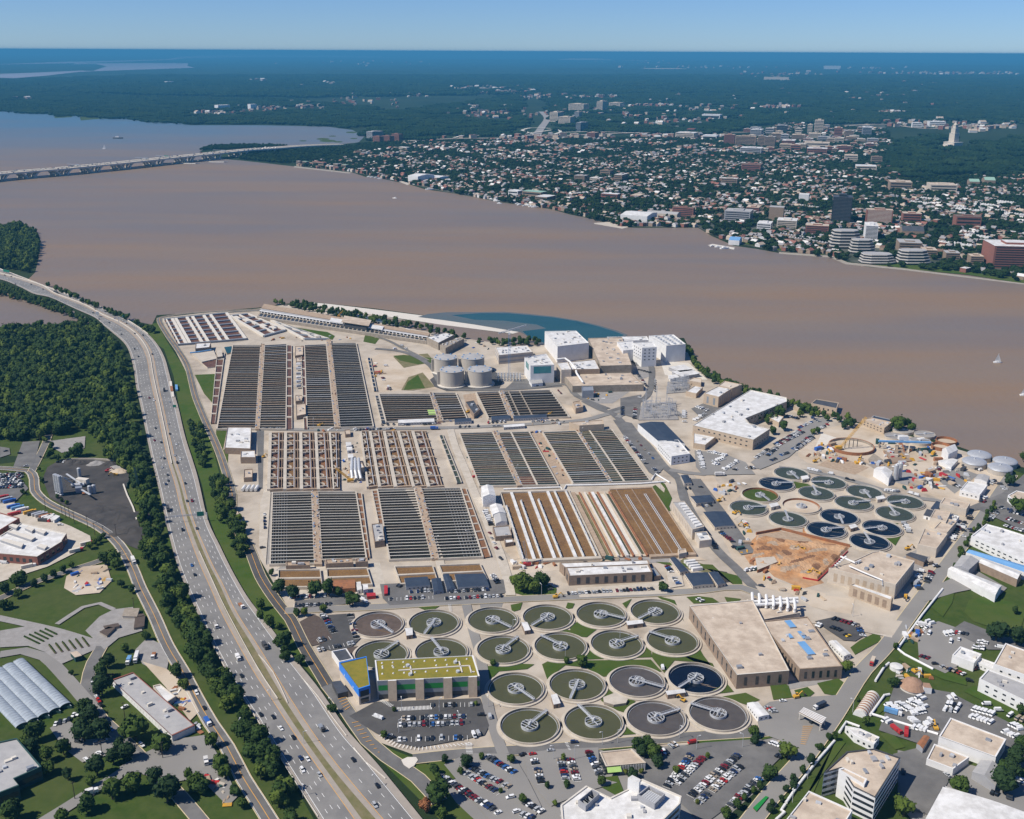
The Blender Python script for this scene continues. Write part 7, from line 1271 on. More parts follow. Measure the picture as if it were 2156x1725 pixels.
def trunk_mesh():
 m = MB(); m.tube([(0, 0, 0), (.02, 0, .5), (0, .02, 1)], [.09, .07, .05], 'bark', 7)
 for a in (0, 2.1, 4.2): m.tube([(0, 0, .75), (.22*math.cos(a), .22*math.sin(a), 1.15), (.45*math.cos(a), .45*math.sin(a), 1.5)], [.045, .03, .015], 'bark', 5)
 me = bpy.data.meshes.new('trunk'); me.from_pydata(m.v, [], m.f); me.materials.append(MT['bark']); me.update(); return me
CR = {k: [crown_mesh('crown', 11*i+ord(k), 11, 420, 'foliage_' + k) for i in range(3)] for k in 'abcde'}; CR['r'] = [crown_mesh('crown', 5, 10, 400, 'foliage_rust')]; TRK = trunk_mesh()
ST = [crown_mesh('stuff_crown_%s' % k, 40+i, 8, 150, 'foliage_' + k) for i, k in enumerate('abdcb')]
TL = []                                                       # x, y, height, radius, kind, place
TR_ = random.Random(5)
def Tpx(place, ox, oy, txt, kinds='abd'):                     # crown centre and crown radius read off an enlarged picture
 for it in txt.split():
  p = it.split(','); u, v, r = ox+float(p[0])/4, oy+float(p[1])/4, float(p[2])/4; k = p[3] if len(p) > 3 else TR_.choice(kinds)
  x, y = P2(u, v); s = px(x+1, y)[0]-px(x, y)[0]; rr = r/s; h = 1.95*rr+1.2; x, y = P2(u, v, h*.56); TL.append((x, y, h, rr, k, place))
def fill(place, txt, sp, r0, r1, kinds='abd', gap=0.0, seed=1):
 rn = random.Random(seed); q = G(txt); xs = [p[0] for p in q]; ys = [p[1] for p in q]; y = min(ys)
 while y < max(ys):
  x = min(xs)
  while x < max(xs):
   X, Y_ = x+rn.uniform(-.4, .4)*sp, y+rn.uniform(-.4, .4)*sp
   if inside(X, Y_, q) and rn.random() > gap + .25*math.sin(X*.05+seed)*math.sin(Y_*.043):
    rr = rn.uniform(r0, r1); TL.append((X, Y_, rr*rn.uniform(1.7, 2.3)+1.5, rr, rn.choice(kinds), place))
   x += sp
  y += sp
Tpx('on the lawns at lower left', 0, 1293.6, "900,390,60 845,480,65 850,600,80 715,790,70 760,850,70 700,980,95,d 845,960,90,d 1130,940,115,a 1350,1080,80,a 1010,1100,55 1060,1160,75 950,1200,60 810,1280,75,d 935,1470,85 1120,1410,80,a 1300,1370,70,d 1400,1470,110,d 720,1590,75,b 520,1680,55,a 290,980,80,b 530,1120,60 765,1400,40 565,1350,45,d 270,1110,60 385,1170,60 400,1280,60 1050,280,35 100,1660,90 600,490,20 215,1090,55")
Tpx('behind the long low building', 0, 1293.6, "1480,480,60 1540,590,45,c 1790,1060,60 1850,1250,75 1900,1330,60 1640,1400,80 1700,1450,60 1980,1480,45 2040,1580,45 1230,180,35 1590,1340,40", 'ab')
Tpx('at the bottom verge beside the motorway', 539, 1293.6, "1540,1500,100,b 1425,1610,55,r 1560,1680,50,a 640,790,38,b 370,380,45,d 235,215,65,b 110,60,50 190,95,30")
Tpx('around the front car parks', 539, 1293.6, "1770,1240,50 1590,1220,30 1500,1310,40 1530,1370,30 2000,410,25 1900,1190,28 2150,1220,35 1720,1320,28 1075,1010,30 1160,800,18 1850,750,18,c 2060,1480,20")
Tpx('around the tan-roofed pavilion', 1078, 1293.6, "1060,1100,55 1150,1090,60 1200,1150,60 1230,1240,50 1020,1340,45 1100,1150,50 960,1330,22,e 1090,1320,20,e 750,1400,40 1380,1310,30,c")
Tpx('in the front car parks and lawns', 1078, 1293.6, "2040,980,50 2050,1060,40 90,1550,35 295,1440,25 460,1430,30 430,1200,25,c 1800,1660,50 1900,1600,40 2140,1350,40 1650,1190,25,c 585,390,50 460,385,25 360,1590,22,c 2090,1440,30 2040,1480,26 1960,1540,28 1560,1580,18,e")
Tpx('beyond the perimeter road, lower right', 1617, 1293.6, "170,1150,70,c 660,430,50,c 1060,570,45 1930,140,85,d 2100,190,70,d 1150,1620,80,c 1620,1430,80 2000,1400,100,d 2060,1300,80,d 2100,1190,80,d 1990,1300,70 830,900,35 2140,800,40 20,1330,60 2150,1080,70", 'ab')
Tpx('along the river bank at right', 1617, 862.4, "2040,580,55 2110,810,70 2080,1690,30 500,70,25 680,110,40 640,130,30 720,100,30 1100,120,60 1150,110,50 1050,110,40 1210,150,35 100,10,50 270,30,30 380,180,25 420,170,25 130,130,40 40,170,35 2156,400,40 1840,920,18 1770,1000,18")
Tpx('beside the rusty shed', 539, 862.4, "190,1490,60,b 130,1370,25 310,1530,55 500,1510,60 600,1500,65 690,1530,40 810,1590,60 410,1700,35,c 570,1670,35,c 340,1710,30", 'bd')
Tpx('in the clump left of the maintenance hall', 1078, 862.4, "90,1450,75,c 180,1500,50,c 250,1430,60 20,1440,50,c 200,1470,50 1275,1490,40", 'ab')
Tpx('along the side street on the left', 0, 862.4, "40,1510,45 130,1440,50 180,1420,55 150,1540,40 285,1460,30 375,1420,30 450,1385,30 530,1345,30 600,1310,25 880,1250,50 960,1240,55 980,1300,45 1110,1510,30 1020,1465,30 190,685,20 210,700,16 80,1640,30 20,1640,40 760,1140,30,c 800,1110,28,c 840,1090,25 870,1060,22")
Tpx('behind the asphalt yard', 0, 862.4, "660,330,60 430,300,30 420,370,35 950,330,60 1020,340,70 1090,360,60 610,350,40 380,250,25 560,390,30,c 480,400,30,c 350,590,25 1160,330,50 1180,420,45 480,730,18,c 560,780,20 520,760,18 330,500,15")
fill('in the wood beside the motorway', "215,955 300,962 318,1015 338,1100 356,1182 374,1237 398,1290 428,1345 462,1410 528,1525 592,1640 632,1725 650,1760 620,1760 590,1725 535,1615 480,1520 434,1436 396,1375 358,1305 330,1240 305,1175 300,1130 295,1090 278,1010 230,970", 7.6, 3.0, 5.8, 'abbcb', .08, 3)
fill('on the verge right of the motorway', "392,885 420,890 438,985 420,985", 7, 3, 4.6, 'ab', .1, 4); fill('on the verge right of the motorway', "444,1010 478,1015 482,1060 520,1120 527,1190 505,1190 470,1120 448,1060", 7.5, 3, 5, 'abc', .12, 5)
fill('on the verge below the works', "520,1270 560,1268 620,1390 600,1400", 12, 2.5, 4, 'ab', .3, 6)
fill('in the left woods', "-60,700 170,694 212,694 262,765 276,835 290,930 296,960 235,952 180,905 100,925 60,930 -60,925", 9, 3.6, 7.6, 'aaabbdce', .03, 7)
fill('on the wooded point at the left edge', "-60,490 0,484 40,478 76,492 83,520 78,548 60,575 20,568 -60,560", 10, 4, 8, 'bbdaac', .03, 8)
fill('on the causeway bank, river side', "60,588 120,610 200,645 255,668 300,690 325,700 320,712 270,678 200,650 100,606", 8, 3, 5, 'abb', .1, 9); fill('on the causeway bank, inlet side', "-40,598 0,602 40,615 70,630 110,638 160,664 195,682 212,692 190,690 150,672 60,640 -40,615", 8, 3, 4.6, 'abb', .15, 10)
fill('along the river edge of the works', "572,640 640,640 700,655 800,672 900,692 1000,718 1085,722 1140,718 1145,728 1090,732 990,728 890,700 780,684 690,668", 9, 3, 4.8, 'abb', .35, 11); fill('along the river edge by the white blocks', "1440,735 1455,745 1475,780 1520,805 1600,832 1720,872 1800,888 1790,893 1700,878 1600,842 1500,810 1455,770", 8, 3, 5, 'abb', .2, 12)
fill('in the laboratory courtyard', "1585,890 1618,880 1640,888 1625,898", 8, 3, 4.2, 'ab', 0, 13)
fill('along the perimeter road hedge', "2090,1060 2105,1060 2000,1215 1990,1210", 7, 1.6, 2.6, 'ab', .1, 14); fill('along the perimeter road hedge', "1905,1335 1915,1340 1780,1530 1770,1525", 8, 1.2, 2.0, 'ab', .35, 15); fill('along the perimeter road hedge', "1750,1550 1760,1556 1620,1725 1606,1720", 6, 1.6, 2.4, 'bd', .05, 16)
TL.sort(key=lambda q: q[0]**2+q[1]**2)
vis = [q for q in TL if -30 < px(q[0], q[1])[0] < 2190 and px(q[0], q[1], q[2])[1] < 1740]
near, rest = vis[:300], vis[300:]
byp = {}
for q in near: byp.setdefault((q[5], q[4]), []).append(q)
sr = random.Random(9)
for (place, k), lst in byp.items():
 lst.sort(key=lambda q: px(q[0], q[1])[0])
 for i, (x, y, h, r, _, _) in enumerate(lst):
  sz = 'tall' if h > 12.5 else 'small' if h < 7 else 'medium'
  t = thing('tree', '%s %s tree, %s such from left, %s' % (sz, KIND[k], nth(i+1), place) if len(lst) > 1 else '%s %s tree, only such, %s' % (sz, KIND[k], place), 'tree', (x, y, 0), 'trees ' + place)
  c = bpy.data.objects.new('crown', sr.choice(CR[k])); C.objects.link(c); c.parent = t; c.location = (0, 0, h*.16); c.scale = (r*1.0, r*sr.uniform(.9, 1.1), (h*.84)/1.75); c.rotation_euler = (0, 0, sr.uniform(0, 6.28))
  k_ = bpy.data.objects.new('trunk', TRK); C.objects.link(k_); k_.parent = t; k_.scale = (r*1.1, r*1.1, h*.40); k_.rotation_euler = (0, 0, sr.uniform(0, 6.28))
# woods: one mass each, instanced leafy crowns on real points
def scatter(name, label, pts, kinds, cat='woods'):            # pts: x, y, z, radius, height scale
 me = bpy.data.meshes.new(name); me.from_pydata([p[:3] for p in pts], [], [])
 for nm, vals in (('sx', [p[3] for p in pts]), ('sz', [p[4] for p in pts])):
  a = me.attributes.new(nm, 'FLOAT', 'POINT'); a.data.foreach_set('value', vals)
 a = me.attributes.new('rz', 'FLOAT', 'POINT'); a.data.foreach_set('value', [sr.uniform(0, 6.28) for _ in pts])
 a = me.attributes.new('pk', 'INT', 'POINT'); a.data.foreach_set('value', [sr.randrange(len(kinds)) for _ in pts])
 o = bpy.data.objects.new(name, me); C.objects.link(o); tag(o, label, cat, kind='stuff')
 g = bpy.data.node_groups.new(name, 'GeometryNodeTree'); g.interface.new_socket('Geometry', in_out='INPUT', socket_type='NodeSocketGeometry'); g.interface.new_socket('Geometry', in_out='OUTPUT', socket_type='NodeSocketGeometry')
 N = g.nodes.new; L_ = g.links.new; gi = N('NodeGroupInput'); go = N('NodeGroupOutput'); ip = N('GeometryNodeInstanceOnPoints'); jn = N('GeometryNodeJoinGeometry')
 for ob in kinds[::-1]:
  oi = N('GeometryNodeObjectInfo'); oi.inputs['Object'].default_value = ob; oi.inputs['As Instance'].default_value = False; ti = N('GeometryNodeGeometryToInstance'); L_(oi.outputs['Geometry'], ti.inputs[0]); L_(ti.outputs[0], jn.inputs[0])
 def at(nm, ty='FLOAT'):
  n = N('GeometryNodeInputNamedAttribute'); n.data_type = ty; n.inputs[0].default_value = nm; return n.outputs[0]
 cs = N('ShaderNodeCombineXYZ'); sx_ = at('sx'); L_(sx_, cs.inputs[0]); L_(sx_, cs.inputs[1]); L_(at('sz'), cs.inputs[2]); cr_ = N('ShaderNodeCombineXYZ'); L_(at('rz'), cr_.inputs[2])
 L_(gi.outputs[0], ip.inputs['Points']); L_(jn.outputs[0], ip.inputs['Instance']); ip.inputs['Pick Instance'].default_value = True; L_(at('pk', 'INT'), ip.inputs['Instance Index']); L_(cr_.outputs[0], ip.inputs['Rotation']); L_(cs.outputs[0], ip.inputs['Scale']); L_(ip.outputs[0], go.inputs[0])
 md = o.modifiers.new('grow', 'NODES'); md.node_group = g
 return o
# the kinds of crown the woods are grown from stand as five trees in the left woods
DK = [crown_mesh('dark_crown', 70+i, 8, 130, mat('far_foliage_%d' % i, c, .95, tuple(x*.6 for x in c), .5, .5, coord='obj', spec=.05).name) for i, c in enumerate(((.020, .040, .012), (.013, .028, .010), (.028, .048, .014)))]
SRC = []; DRK = []
for i, me in enumerate(ST):
 x, y = P2(60+45*i, 800+8*i); t = thing('tree', 'tree deep in the left woods, %s from the left of five taller ones' % nth(i+1), 'tree', (x, y, 0), 'tallest trees of the left woods')
 c = bpy.data.objects.new('crown', me); C.objects.link(c); c.parent = t; c.location = (0, 0, 3); c.scale = (6, 6, 6.4); SRC.append(c); k_ = bpy.data.objects.new('trunk', TRK); C.objects.link(k_); k_.parent = t; k_.scale = (6, 6, 5)
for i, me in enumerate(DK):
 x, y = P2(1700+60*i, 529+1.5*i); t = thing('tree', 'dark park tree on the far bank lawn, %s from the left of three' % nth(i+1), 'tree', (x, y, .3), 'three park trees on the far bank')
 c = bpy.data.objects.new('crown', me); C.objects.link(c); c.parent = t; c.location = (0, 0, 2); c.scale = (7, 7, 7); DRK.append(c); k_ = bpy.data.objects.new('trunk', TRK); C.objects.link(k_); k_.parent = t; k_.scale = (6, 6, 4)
for pl in sorted(set(q[5] for q in rest)):
 pts = [(x, y, h*.12, r, h*.88/1.75) for x, y, h, r, k, p in rest if p == pl]
 if pts: scatter('woodland', 'dense trees %s' % pl, pts, SRC)
wr = random.Random(77)
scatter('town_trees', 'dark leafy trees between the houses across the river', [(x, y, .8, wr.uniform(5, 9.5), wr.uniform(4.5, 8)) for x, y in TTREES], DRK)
# clumps for the far woods
def clump():
 r = np.random.RandomState(3); V = []; Fc = []
 for i in range(46):
  x, y = r.uniform(-50, 50, 2); s = r.uniform(6, 11); b0 = len(V); bm = bmesh.new(); bmesh.ops.create_icosphere(bm, subdivisions=1, radius=1)
  for v in bm.verts: V.append((x+v.co.x*s*r.uniform(.8, 1.2), y+v.co.y*s*r.uniform(.8, 1.2), 7+v.co.z*s*.75+r.uniform(0, 3)))
  for f in bm.faces: Fc.append(tuple(v.index+b0 for v in f.verts))
  bm.free()
 return V, Fc
FW = ["380,262 0,236 -300,228 -300,190 0,190 300,205 600,210 800,230 790,262 740,270 600,263", "770,285 800,240 1100,200 1100,290 960,292 860,298 800,302", "600,345 560,342 505,336 520,322 640,315 720,311 760,305 860,300 880,312 780,325 700,338", "1140,200 1900,190 2400,195 2400,270 2156,262 1980,268 1880,262 1620,262 1480,285 1180,278 1160,240", "1870,300 1980,285 2000,315 2156,290 2400,290 2400,370 2040,372 1900,378 1870,345", "115,247 115,241 150,240 152,246", "420,318 440,309 530,306 610,309 520,313", "1330,480 1300,476 1240,462 1180,446 1230,446 1320,465", "1640,525 1690,525 1740,533 1720,535", "1650,528 1780,545 1800,552 1700,540", "1830,556 1960,560 2156,588 2300,610 2300,600 2156,578 1960,552", "-100,175 300,160 700,160 1100,160 2300,160 2300,195 1100,200 600,208 -100,192"]
clv, clf = clump(); cob = []
for k, kk in enumerate('abd'):
 me = bpy.data.meshes.new('far_crowns'); me.from_pydata(clv, [], clf); me.materials.append(mat('far_foliage_' + kk, {'a': (.020, .040, .014), 'b': (.014, .030, .012), 'd': (.026, .046, .015)}[kk], .95, (.010, .022, .010), .02, .5, coord='obj', spec=.05)); me.update(); x, y = P2(300+200*k, 228)
 o = bpy.data.objects.new('grove', me); C.objects.link(o); o.location = (x, y, 0); tag(o, '%s grove standing in the far wood beyond the bridge' % ['left', 'middle', 'right'][k], 'grove', 'far groves'); cob.append(o)
pts = []
for n, q in enumerate(FW):
 if n in (2, 5, 6, 7, 8, 9, 10): continue
 g_ = G(q); xs = [p[0] for p in g_]; ys = [p[1] for p in g_]; y = min(ys)
 while y < max(ys):
  st_ = 92 if n != 11 else 170; x = min(xs)
  while x < max(xs):
   X, Y_ = x+wr.uniform(-30, 30), y+wr.uniform(-30, 30)
   if inside(X, Y_, g_) and free(X, Y_, 45) and wr.random() < .93: s = (wr.uniform(.9, 1.25)) * (1 if n != 11 else 1.7); pts.append((X, Y_, wr.uniform(-2, 2), s, s*wr.uniform(.8, 1.2)))
   x += st_
  y += st_
scatter('far_woods', 'unbroken woods rolling away beyond the river', pts, cob)
pts = []
for n in (2, 5, 6, 7, 8, 9, 10):
 g_ = G(FW[n]); xs = [p[0] for p in g_]; ys = [p[1] for p in g_]; st_ = 14; y = min(ys)
 while y < max(ys):
  x = min(xs)
  while x < max(xs):
   X, Y_ = x+wr.uniform(-5, 5), y+wr.uniform(-5, 5)
   if inside(X, Y_, g_) and free(X, Y_, 4) and wr.random() < (.8 if n < 7 else .55): pts.append((X, Y_, 1, wr.uniform(5, 8.5), wr.uniform(5, 8)))
   x += st_
  y += st_
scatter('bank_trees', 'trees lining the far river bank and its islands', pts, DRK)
# ================================================================ VEHICLES
def car_mesh(body, kind='car'):
 """body shell and dark glass as two meshes; length along x"""
 m = MB(); g = MB(); L_, W_ = (4.6, 1.85) if kind == 'car' else (4.9, 1.95) if kind == 'suv' else (5.6, 2.0)
 hb, hr = (.85, 1.42) if kind == 'car' else (1.0, 1.75) if kind == 'suv' else (1.3, 2.1)
 def sect(pr, mm, w0, w1, bl):
  lo = [(x, -w0/2, z) for x, z in pr]; hi = [(x, w0/2, z) for x, z in pr]
  bl.face(lo, mm); bl.face(hi[::-1], mm)
  for i in range(len(pr)): j = (i+1) % len(pr); bl.face([lo[j], lo[i], hi[i], hi[j]], mm)
 x = L_/2
 sect([(-x, .3), (x, .3), (x+.02, .62), (x*.55, hb), (-x*.98, hb+.05), (-x-.02, .6)], body, W_, W_, m)
 cab = {'car': [(-x*.78, hb), (x*.42, hb), (x*.10, hr-.06), (-x*.45, hr-.06)], 'suv': [(-x*.96, hb), (x*.45, hb), (x*.18, hr-.06), (-x*.88, hr-.06)], 'van': [(-x*.98, hb), (x*.80, hb), (x*.52, hr-.06), (-x*.98, hr-.06)]}[kind]
 sect(cab, 'glass' if kind != 'van' else body, W_*.88, W_*.8, g if kind != 'van' else m)
 xs = [p[0] for p in cab]; m.face([(cab[3][0]-.03, -W_*.40, hr), (cab[2][0]+.03, -W_*.40, hr), (cab[2][0]+.03, W_*.40, hr), (cab[3][0]-.03, W_*.40, hr)], body)
 if kind == 'van': sect([(x*.5, hb+.05), (x*.83, hb+.02), (x*.56, hr-.12)], 'glass', W_*.9, W_*.9, g)
 for sx_ in (-x*.62, x*.62):
  for sy in (-1, 1): m.tube([(sx_, sy*(W_/2-.2), .33), (sx_, sy*(W_/2+.02), .33)], .34, 'iron', 8)
 return m, g
CARM = {}
def carproto(col, kind):
 if (col, kind) not in CARM:
  CARM[(col, kind)] = car_mesh('car_paint_' + col.replace(' ', '_'), kind)
 return CARM[(col, kind)]
CARS = []                                                     # x, y, z, heading, colour, kind, place, row
VR = random.Random(31)
MIX = ['white']*5 + ['silver']*5 + ['black']*5 + ['dark grey']*4 + ['dark blue']*2 + ['dark red']*2 + ['blue', 'tan', 'red']
rown = [0]
def row(place, txt, n=None, pal=None, occ=.93, kinds='ccs', turn=90, z=.85, sp=2.75, jit=.06):
 l = G(txt); L_ = length(l); n = n or max(1, int(L_/sp)); rown[0] += 1
 for i in range(n):
  if VR.random() > occ: continue
  x, y, a = along(l, L_*(i+.5)/n)
  k = {'c': 'car', 's': 'suv', 'v': 'van'}[VR.choice(kinds)]; col = VR.choice(pal or MIX)
  CARS.append((x+VR.uniform(-.2, .2), y+VR.uniform(-.2, .2), z, a+math.radians(turn)+VR.uniform(-jit, jit)+(math.pi if VR.random() < .5 else 0), col, k, place, rown[0]))
 return l, L_, n
def bays(l, L_, n, depth=5.0, turn=90, off=0.0):              # painted bay lines of a row
 for i in range(n+1):
  x, y, a = along(l, L_*i/n); a += math.radians(turn); c_, s_ = math.cos(a), math.sin(a); M_.z += .0
  p, q = (x-c_*depth/2, y-s_*depth/2), (x+c_*depth/2, y+s_*depth/2)
  for f in ribbon([p, q], .22): BAY.face([(X, Y_, .97) for X, Y_ in f], 'paint_white')
BAY = MB(); WH = ['white']*8 + ['silver']
def Z2(ox, oy, s): return " ".join("%g,%g" % (ox+float(a.split(',')[0])/4, oy+float(a.split(',')[1])/4) for a in s.split())
A_ = lambda s: Z2(539, 1293.6, s); B_ = lambda s: Z2(1078, 1293.6, s); Cc_ = lambda s: Z2(1617, 1293.6, s); D_ = lambda s: Z2(539, 862.4, s); E_ = lambda s: Z2(1078, 862.4, s); F_ = lambda s: Z2(1617, 862.4, s); H_ = lambda s: Z2(1078, 589.5, s); I_ = lambda s: Z2(0, 862.4, s); J_ = lambda s: Z2(0, 1293.6, s); K_ = lambda s: Z2(539, 589.5, s); L0_ = lambda s: Z2(0, 431.2, s)
p = 'car park by the moss-roofed hall'
for t_, oc in (("1225,890 1770,870", .85), ("1195,945 1750,928", .95), ("1190,1068 1780,1050", .4), ("1470,778 1830,770", .5)): bays(*row(p, A_(t_), occ=oc))
row(p, A_("1000,870 1050,890"), 2, WH, 1, 'v', 0); row(p, A_("1110,1030 1160,1060"), 2, None, 1, turn=60); row(p, A_("1820,1040 1890,1005"), 2, WH, 1, 'sv', 70); row(p, A_("1870,860 1920,862"), 1, ['black'], 1, turn=0); row(p, A_("1965,850 1975,900"), 1, ['silver'], 1, 'v', 0)
p = 'car park at the back left clarifiers'
bays(*row(p, A_("560,10 665,165"), 9, None, .9, turn=80)); bays(*row(p, A_("790,5 850,215"), 8, None, .7, turn=85)); bays(*row(p, A_("520,235 620,210"), 3, None, .7)); bays(*row(p, A_("620,290 830,250"), 7, None, .8)); row(p, A_("515,315 580,300"), 2, WH, 1)
p = 'pale car park at the bottom left'
bays(*row(p, A_("1530,1360 2050,1690"), 23, None, .95, turn=80)); bays(*row(p, A_("1780,1290 2140,1470"), 14, None, .97, turn=85)); bays(*row(p, A_("1760,1345 2050,1520"), 12, None, .97, turn=85)); bays(*row(p, A_("1940,1205 2180,1350"), 11, None, .95, turn=85)); row(p, A_("2120,1560 2160,1550"), 1, WH, 1, 's', 0); row(p, B_("20,1660 60,1690"), 1, None, 1, turn=75); row(p, B_("100,1590 260,1680"), 5, None, .9, turn=80); row(p, B_("40,1680 180,1730"), 4, None, .9, turn=80)
p = 'middle car park left of the pavilion'
for t_ in ("170,1180 250,1440", "405,1230 455,1410", "490,1225 550,1420", "640,1165 740,1370"): bays(*row(p, B_(t_), None, None, .95, turn=90))
row(p, B_("80,1185 95,1200"), 1, ['black'], 1, turn=80)
p = 'big car park right of the pavilion'
for t_ in ("1510,1190 1300,1470", "1610,1215 1380,1440", "1910,1190 1500,1545", "1925,1290 1560,1600", "2090,1390 1830,1630"): bays(*row(p, B_(t_), None, None, .95, turn=88))
row(p, B_("1330,1130 1380,1100"), 3, None, 1, turn=80); row(p, B_("1250,1180 1310,1170"), 3, None, .9); row(p, B_("1500,1095 1530,1090"), 1, ['red'], 1, 'v', 0); row(p, B_("500,1092 545,1088"), 1, ['dark blue'], 1, turn=0); row(p, B_("310,1160 345,1155"), 1, ['silver'], 1, turn=0); row(p, B_("1262,440 1275,480"), 1, WH, 1, 'v', 0)
p = 'row in front of the maintenance hall'
bays(*row(p, E_("460,1560 1190,1520"), 25, None, .92))
row(p, E_("300,1480 330,1540"), 2, ['black', 'dark grey'], 1); row('lot right of the maintenance hall', E_("1300,1325 1345,1385"), 4, None, 1); row('lot right of the maintenance hall', E_("1360,1420 1410,1490"), 3, None, 1); row('lot right of the maintenance hall', E_("1560,1600 1610,1630"), 2, WH, 1)
p = 'car park of the dark-roofed trailers'
bays(*row(p, D_("1290,1548 1500,1535"), 7, None, .75)); bays(*row(p, D_("1630,1545 1960,1525"), 10, None, .85)); bays(*row(p, D_("1120,1608 1490,1592"), 11, None, .7)); bays(*row(p, D_("1590,1602 2080,1580"), 15, None, .75)); row(p, D_("1990,1400 2040,1480"), 5, None, .9); row(p, D_("1190,1490 1225,1500"), 2, None, 1)
p = 'small car park beside the rusty shed'
bays(*row(p, D_("280,1590 630,1575"), 11, None, .9)); bays(*row(p, D_("320,1662 640,1648"), 10, None, .95)); row(p, D_("880,1600 930,1640"), 2, WH, 1, 'v', 20)
p = 'lane beside the white sheds'
row(p, D_("1930,860 1985,990"), 8, WH + ['black'], .95, 'sv'); row(p, D_("1960,1030 2070,1290"), 6, None, .8, turn=20); row('roadside left of the front basins', D_("70,880 75,1020"), 5, ['black', 'dark blue', 'white'], 1, turn=0); row('roadside left of the front basins', D_("55,1170 62,1180"), 1, ['dark grey'], 1, turn=90)
p = 'car park behind the navy-roofed warehouse'
bays(*row(p, H_("935,1315 1135,1565"), 17, None, .95, turn=80)); row(p, H_("1040,1350 1200,1530"), 5, None, .8, turn=0); row(p, H_("1185,1590 1260,1650"), 4, None, .9); row('small lot left of the substation', H_("930,1075 930,1150"), 6, ['black', 'dark blue', 'dark grey'], 1, turn=90); row('small lot left of the substation', H_("1040,1080 1030,1180"), 7, None, .95, turn=90)
p = 'lot between substation and laboratory'
row(p, H_("1450,1110 1450,1210"), 6, WH, .9, 'sv'); row(p, H_("1550,1075 1650,1110"), 7, WH, .95, 'sv'); row(p, H_("1530,1195 1630,1130"), 6, WH, .95, 'sv')
p = 'white van lot below the laboratory'
for t_, n in (("1570,1445 1610,1600", 12), ("1650,1455 1810,1490", 9), ("1680,1545 1790,1510", 6), ("1690,1555 1740,1565", 3), ("1780,1610 1900,1535", 8)): row(p, H_(t_), n, WH, .97, 'sv', 75)
row('staff car park below the laboratory', H_("1965,1595 2040,1590"), 4, None, 1); row('staff car park below the laboratory', H_("2045,1510 2160,1430"), 8, None, 1, turn=80); row('staff car park below the laboratory', H_("1870,1610 1890,1600"), 2, None, 1)
p = 'staff car park right of the laboratory'
for t_, n in (("50,305 270,180", 17), ("75,315 300,195", 17), ("205,345 370,225", 14), ("225,350 385,240", 12), ("-10,400 75,330", 8), ("250,165 370,110", 9), ("440,165 505,130", 5), ("80,40 260,85", 12), ("100,395 175,370", 5), ("20,440 70,420", 3), ("370,75 440,115", 4)): row(p, F_(t_), n, None, .95, turn=80)
p = 'roadside by the far right clarifiers'
row(p, F_("340,510 440,535"), 5, WH, .9, 'sv', 20); row(p, F_("510,545 540,550"), 1, WH, 1, 'v', 0); row(p, F_("650,590 730,610"), 2, ['black'], 1, turn=0); row(p, F_("990,690 1100,700"), 5, WH, 1, 'sv', 30); row(p, F_("1170,705 1270,735"), 2, WH, 1, 'v', 0); row(p, F_("1140,960 1190,1050"), 4, WH, 1, 'v', 80)
p = 'yard below the domed tanks'
for t_, n in (("1640,480 1800,520", 8), ("1470,590 1560,620", 5), ("1560,640 1640,670", 5), ("1690,720 1840,760", 8), ("1780,780 1830,790", 3), ("1940,630 2000,690", 4), ("1870,640 1910,600", 3), ("1420,500 1450,520", 2)): row(p, F_(t_), n, None, .9, 'csv', 70)
p = 'along the perimeter road'
for t_, n in (("1610,980 1545,1110", 8), ("1650,950 1640,1090", 6), ("1380,1380 1330,1470", 6), ("1290,1360 1260,1440", 4), ("1220,1470 1290,1530", 4), ("1500,1240 1530,1240", 1), ("1700,900 1690,960", 3), ("1350,1300 1440,1340", 4)): row(p, F_(t_), n, None, .9, 'csv', 80)
row(p, F_("1600,1180 1620,1165"), 1, ['tan'], 1, 'v', 0); row(p, Cc_("100,745 150,740"), 1, WH, 1, turn=0)
p = 'car park at the right edge, upper'
for t_, n in (("1930,870 1860,940", 7), ("2030,870 2200,910", 10), ("2010,930 2200,985", 11), ("1990,985 2200,1050", 12), ("1950,830 1990,850", 2), ("1700,1010 1720,1050", 2), ("2010,850 2060,855", 2)): row(p, F_(t_), n, None, .95, turn=80)
p = 'van yard behind the cube-like building'
for t_, n, pl, kk in (("1330,65 1400,95", 2, WH, 'v'), ("1255,90 1360,125", 3, WH, 'v'), ("1340,170 1370,175", 1, WH, 'v'), ("1480,185 1560,170", 3, WH, 'v'), ("1570,160 1690,180", 4, None, 'cs'), ("1510,240 1560,245", 1, WH, 'v'), ("1580,220 1630,225", 1, WH, 's'), ("1760,240 1850,255", 5, WH, 'cs'), ("1720,285 1820,300", 5, WH, 'cs'), ("1280,360 1360,385", 3, ['dark red', 'black'], 'c'), ("1380,410 1430,450", 1, ['black'], 's'), ("1450,445 1660,520", 6, None, 'cs'), ("1660,445 1780,475", 2, ['dark red', 'silver'], 'c'), ("1690,560 1700,580", 1, ['black'], 's'), ("1940,280 1950,300", 1, WH, 'v')): row(p, Cc_(t_), n, pl, 1, kk, 75)
p = 'white vehicle yard below the salt dome'
for t_, n in (("1000,770 1100,830", 5), ("1090,760 1200,830", 6), ("1180,740 1320,800", 7), ("1200,850 1320,820", 5), ("1200,890 1270,940", 4), ("1310,950 1380,910", 4), ("1240,705 1320,740", 2), ("960,900 1040,930", 2), ("1210,960 1340,990", 4)): row(p, Cc_(t_), n, WH, 1, 'v', 70)
p = 'asphalt yard above the big tan-roofed warehouse'
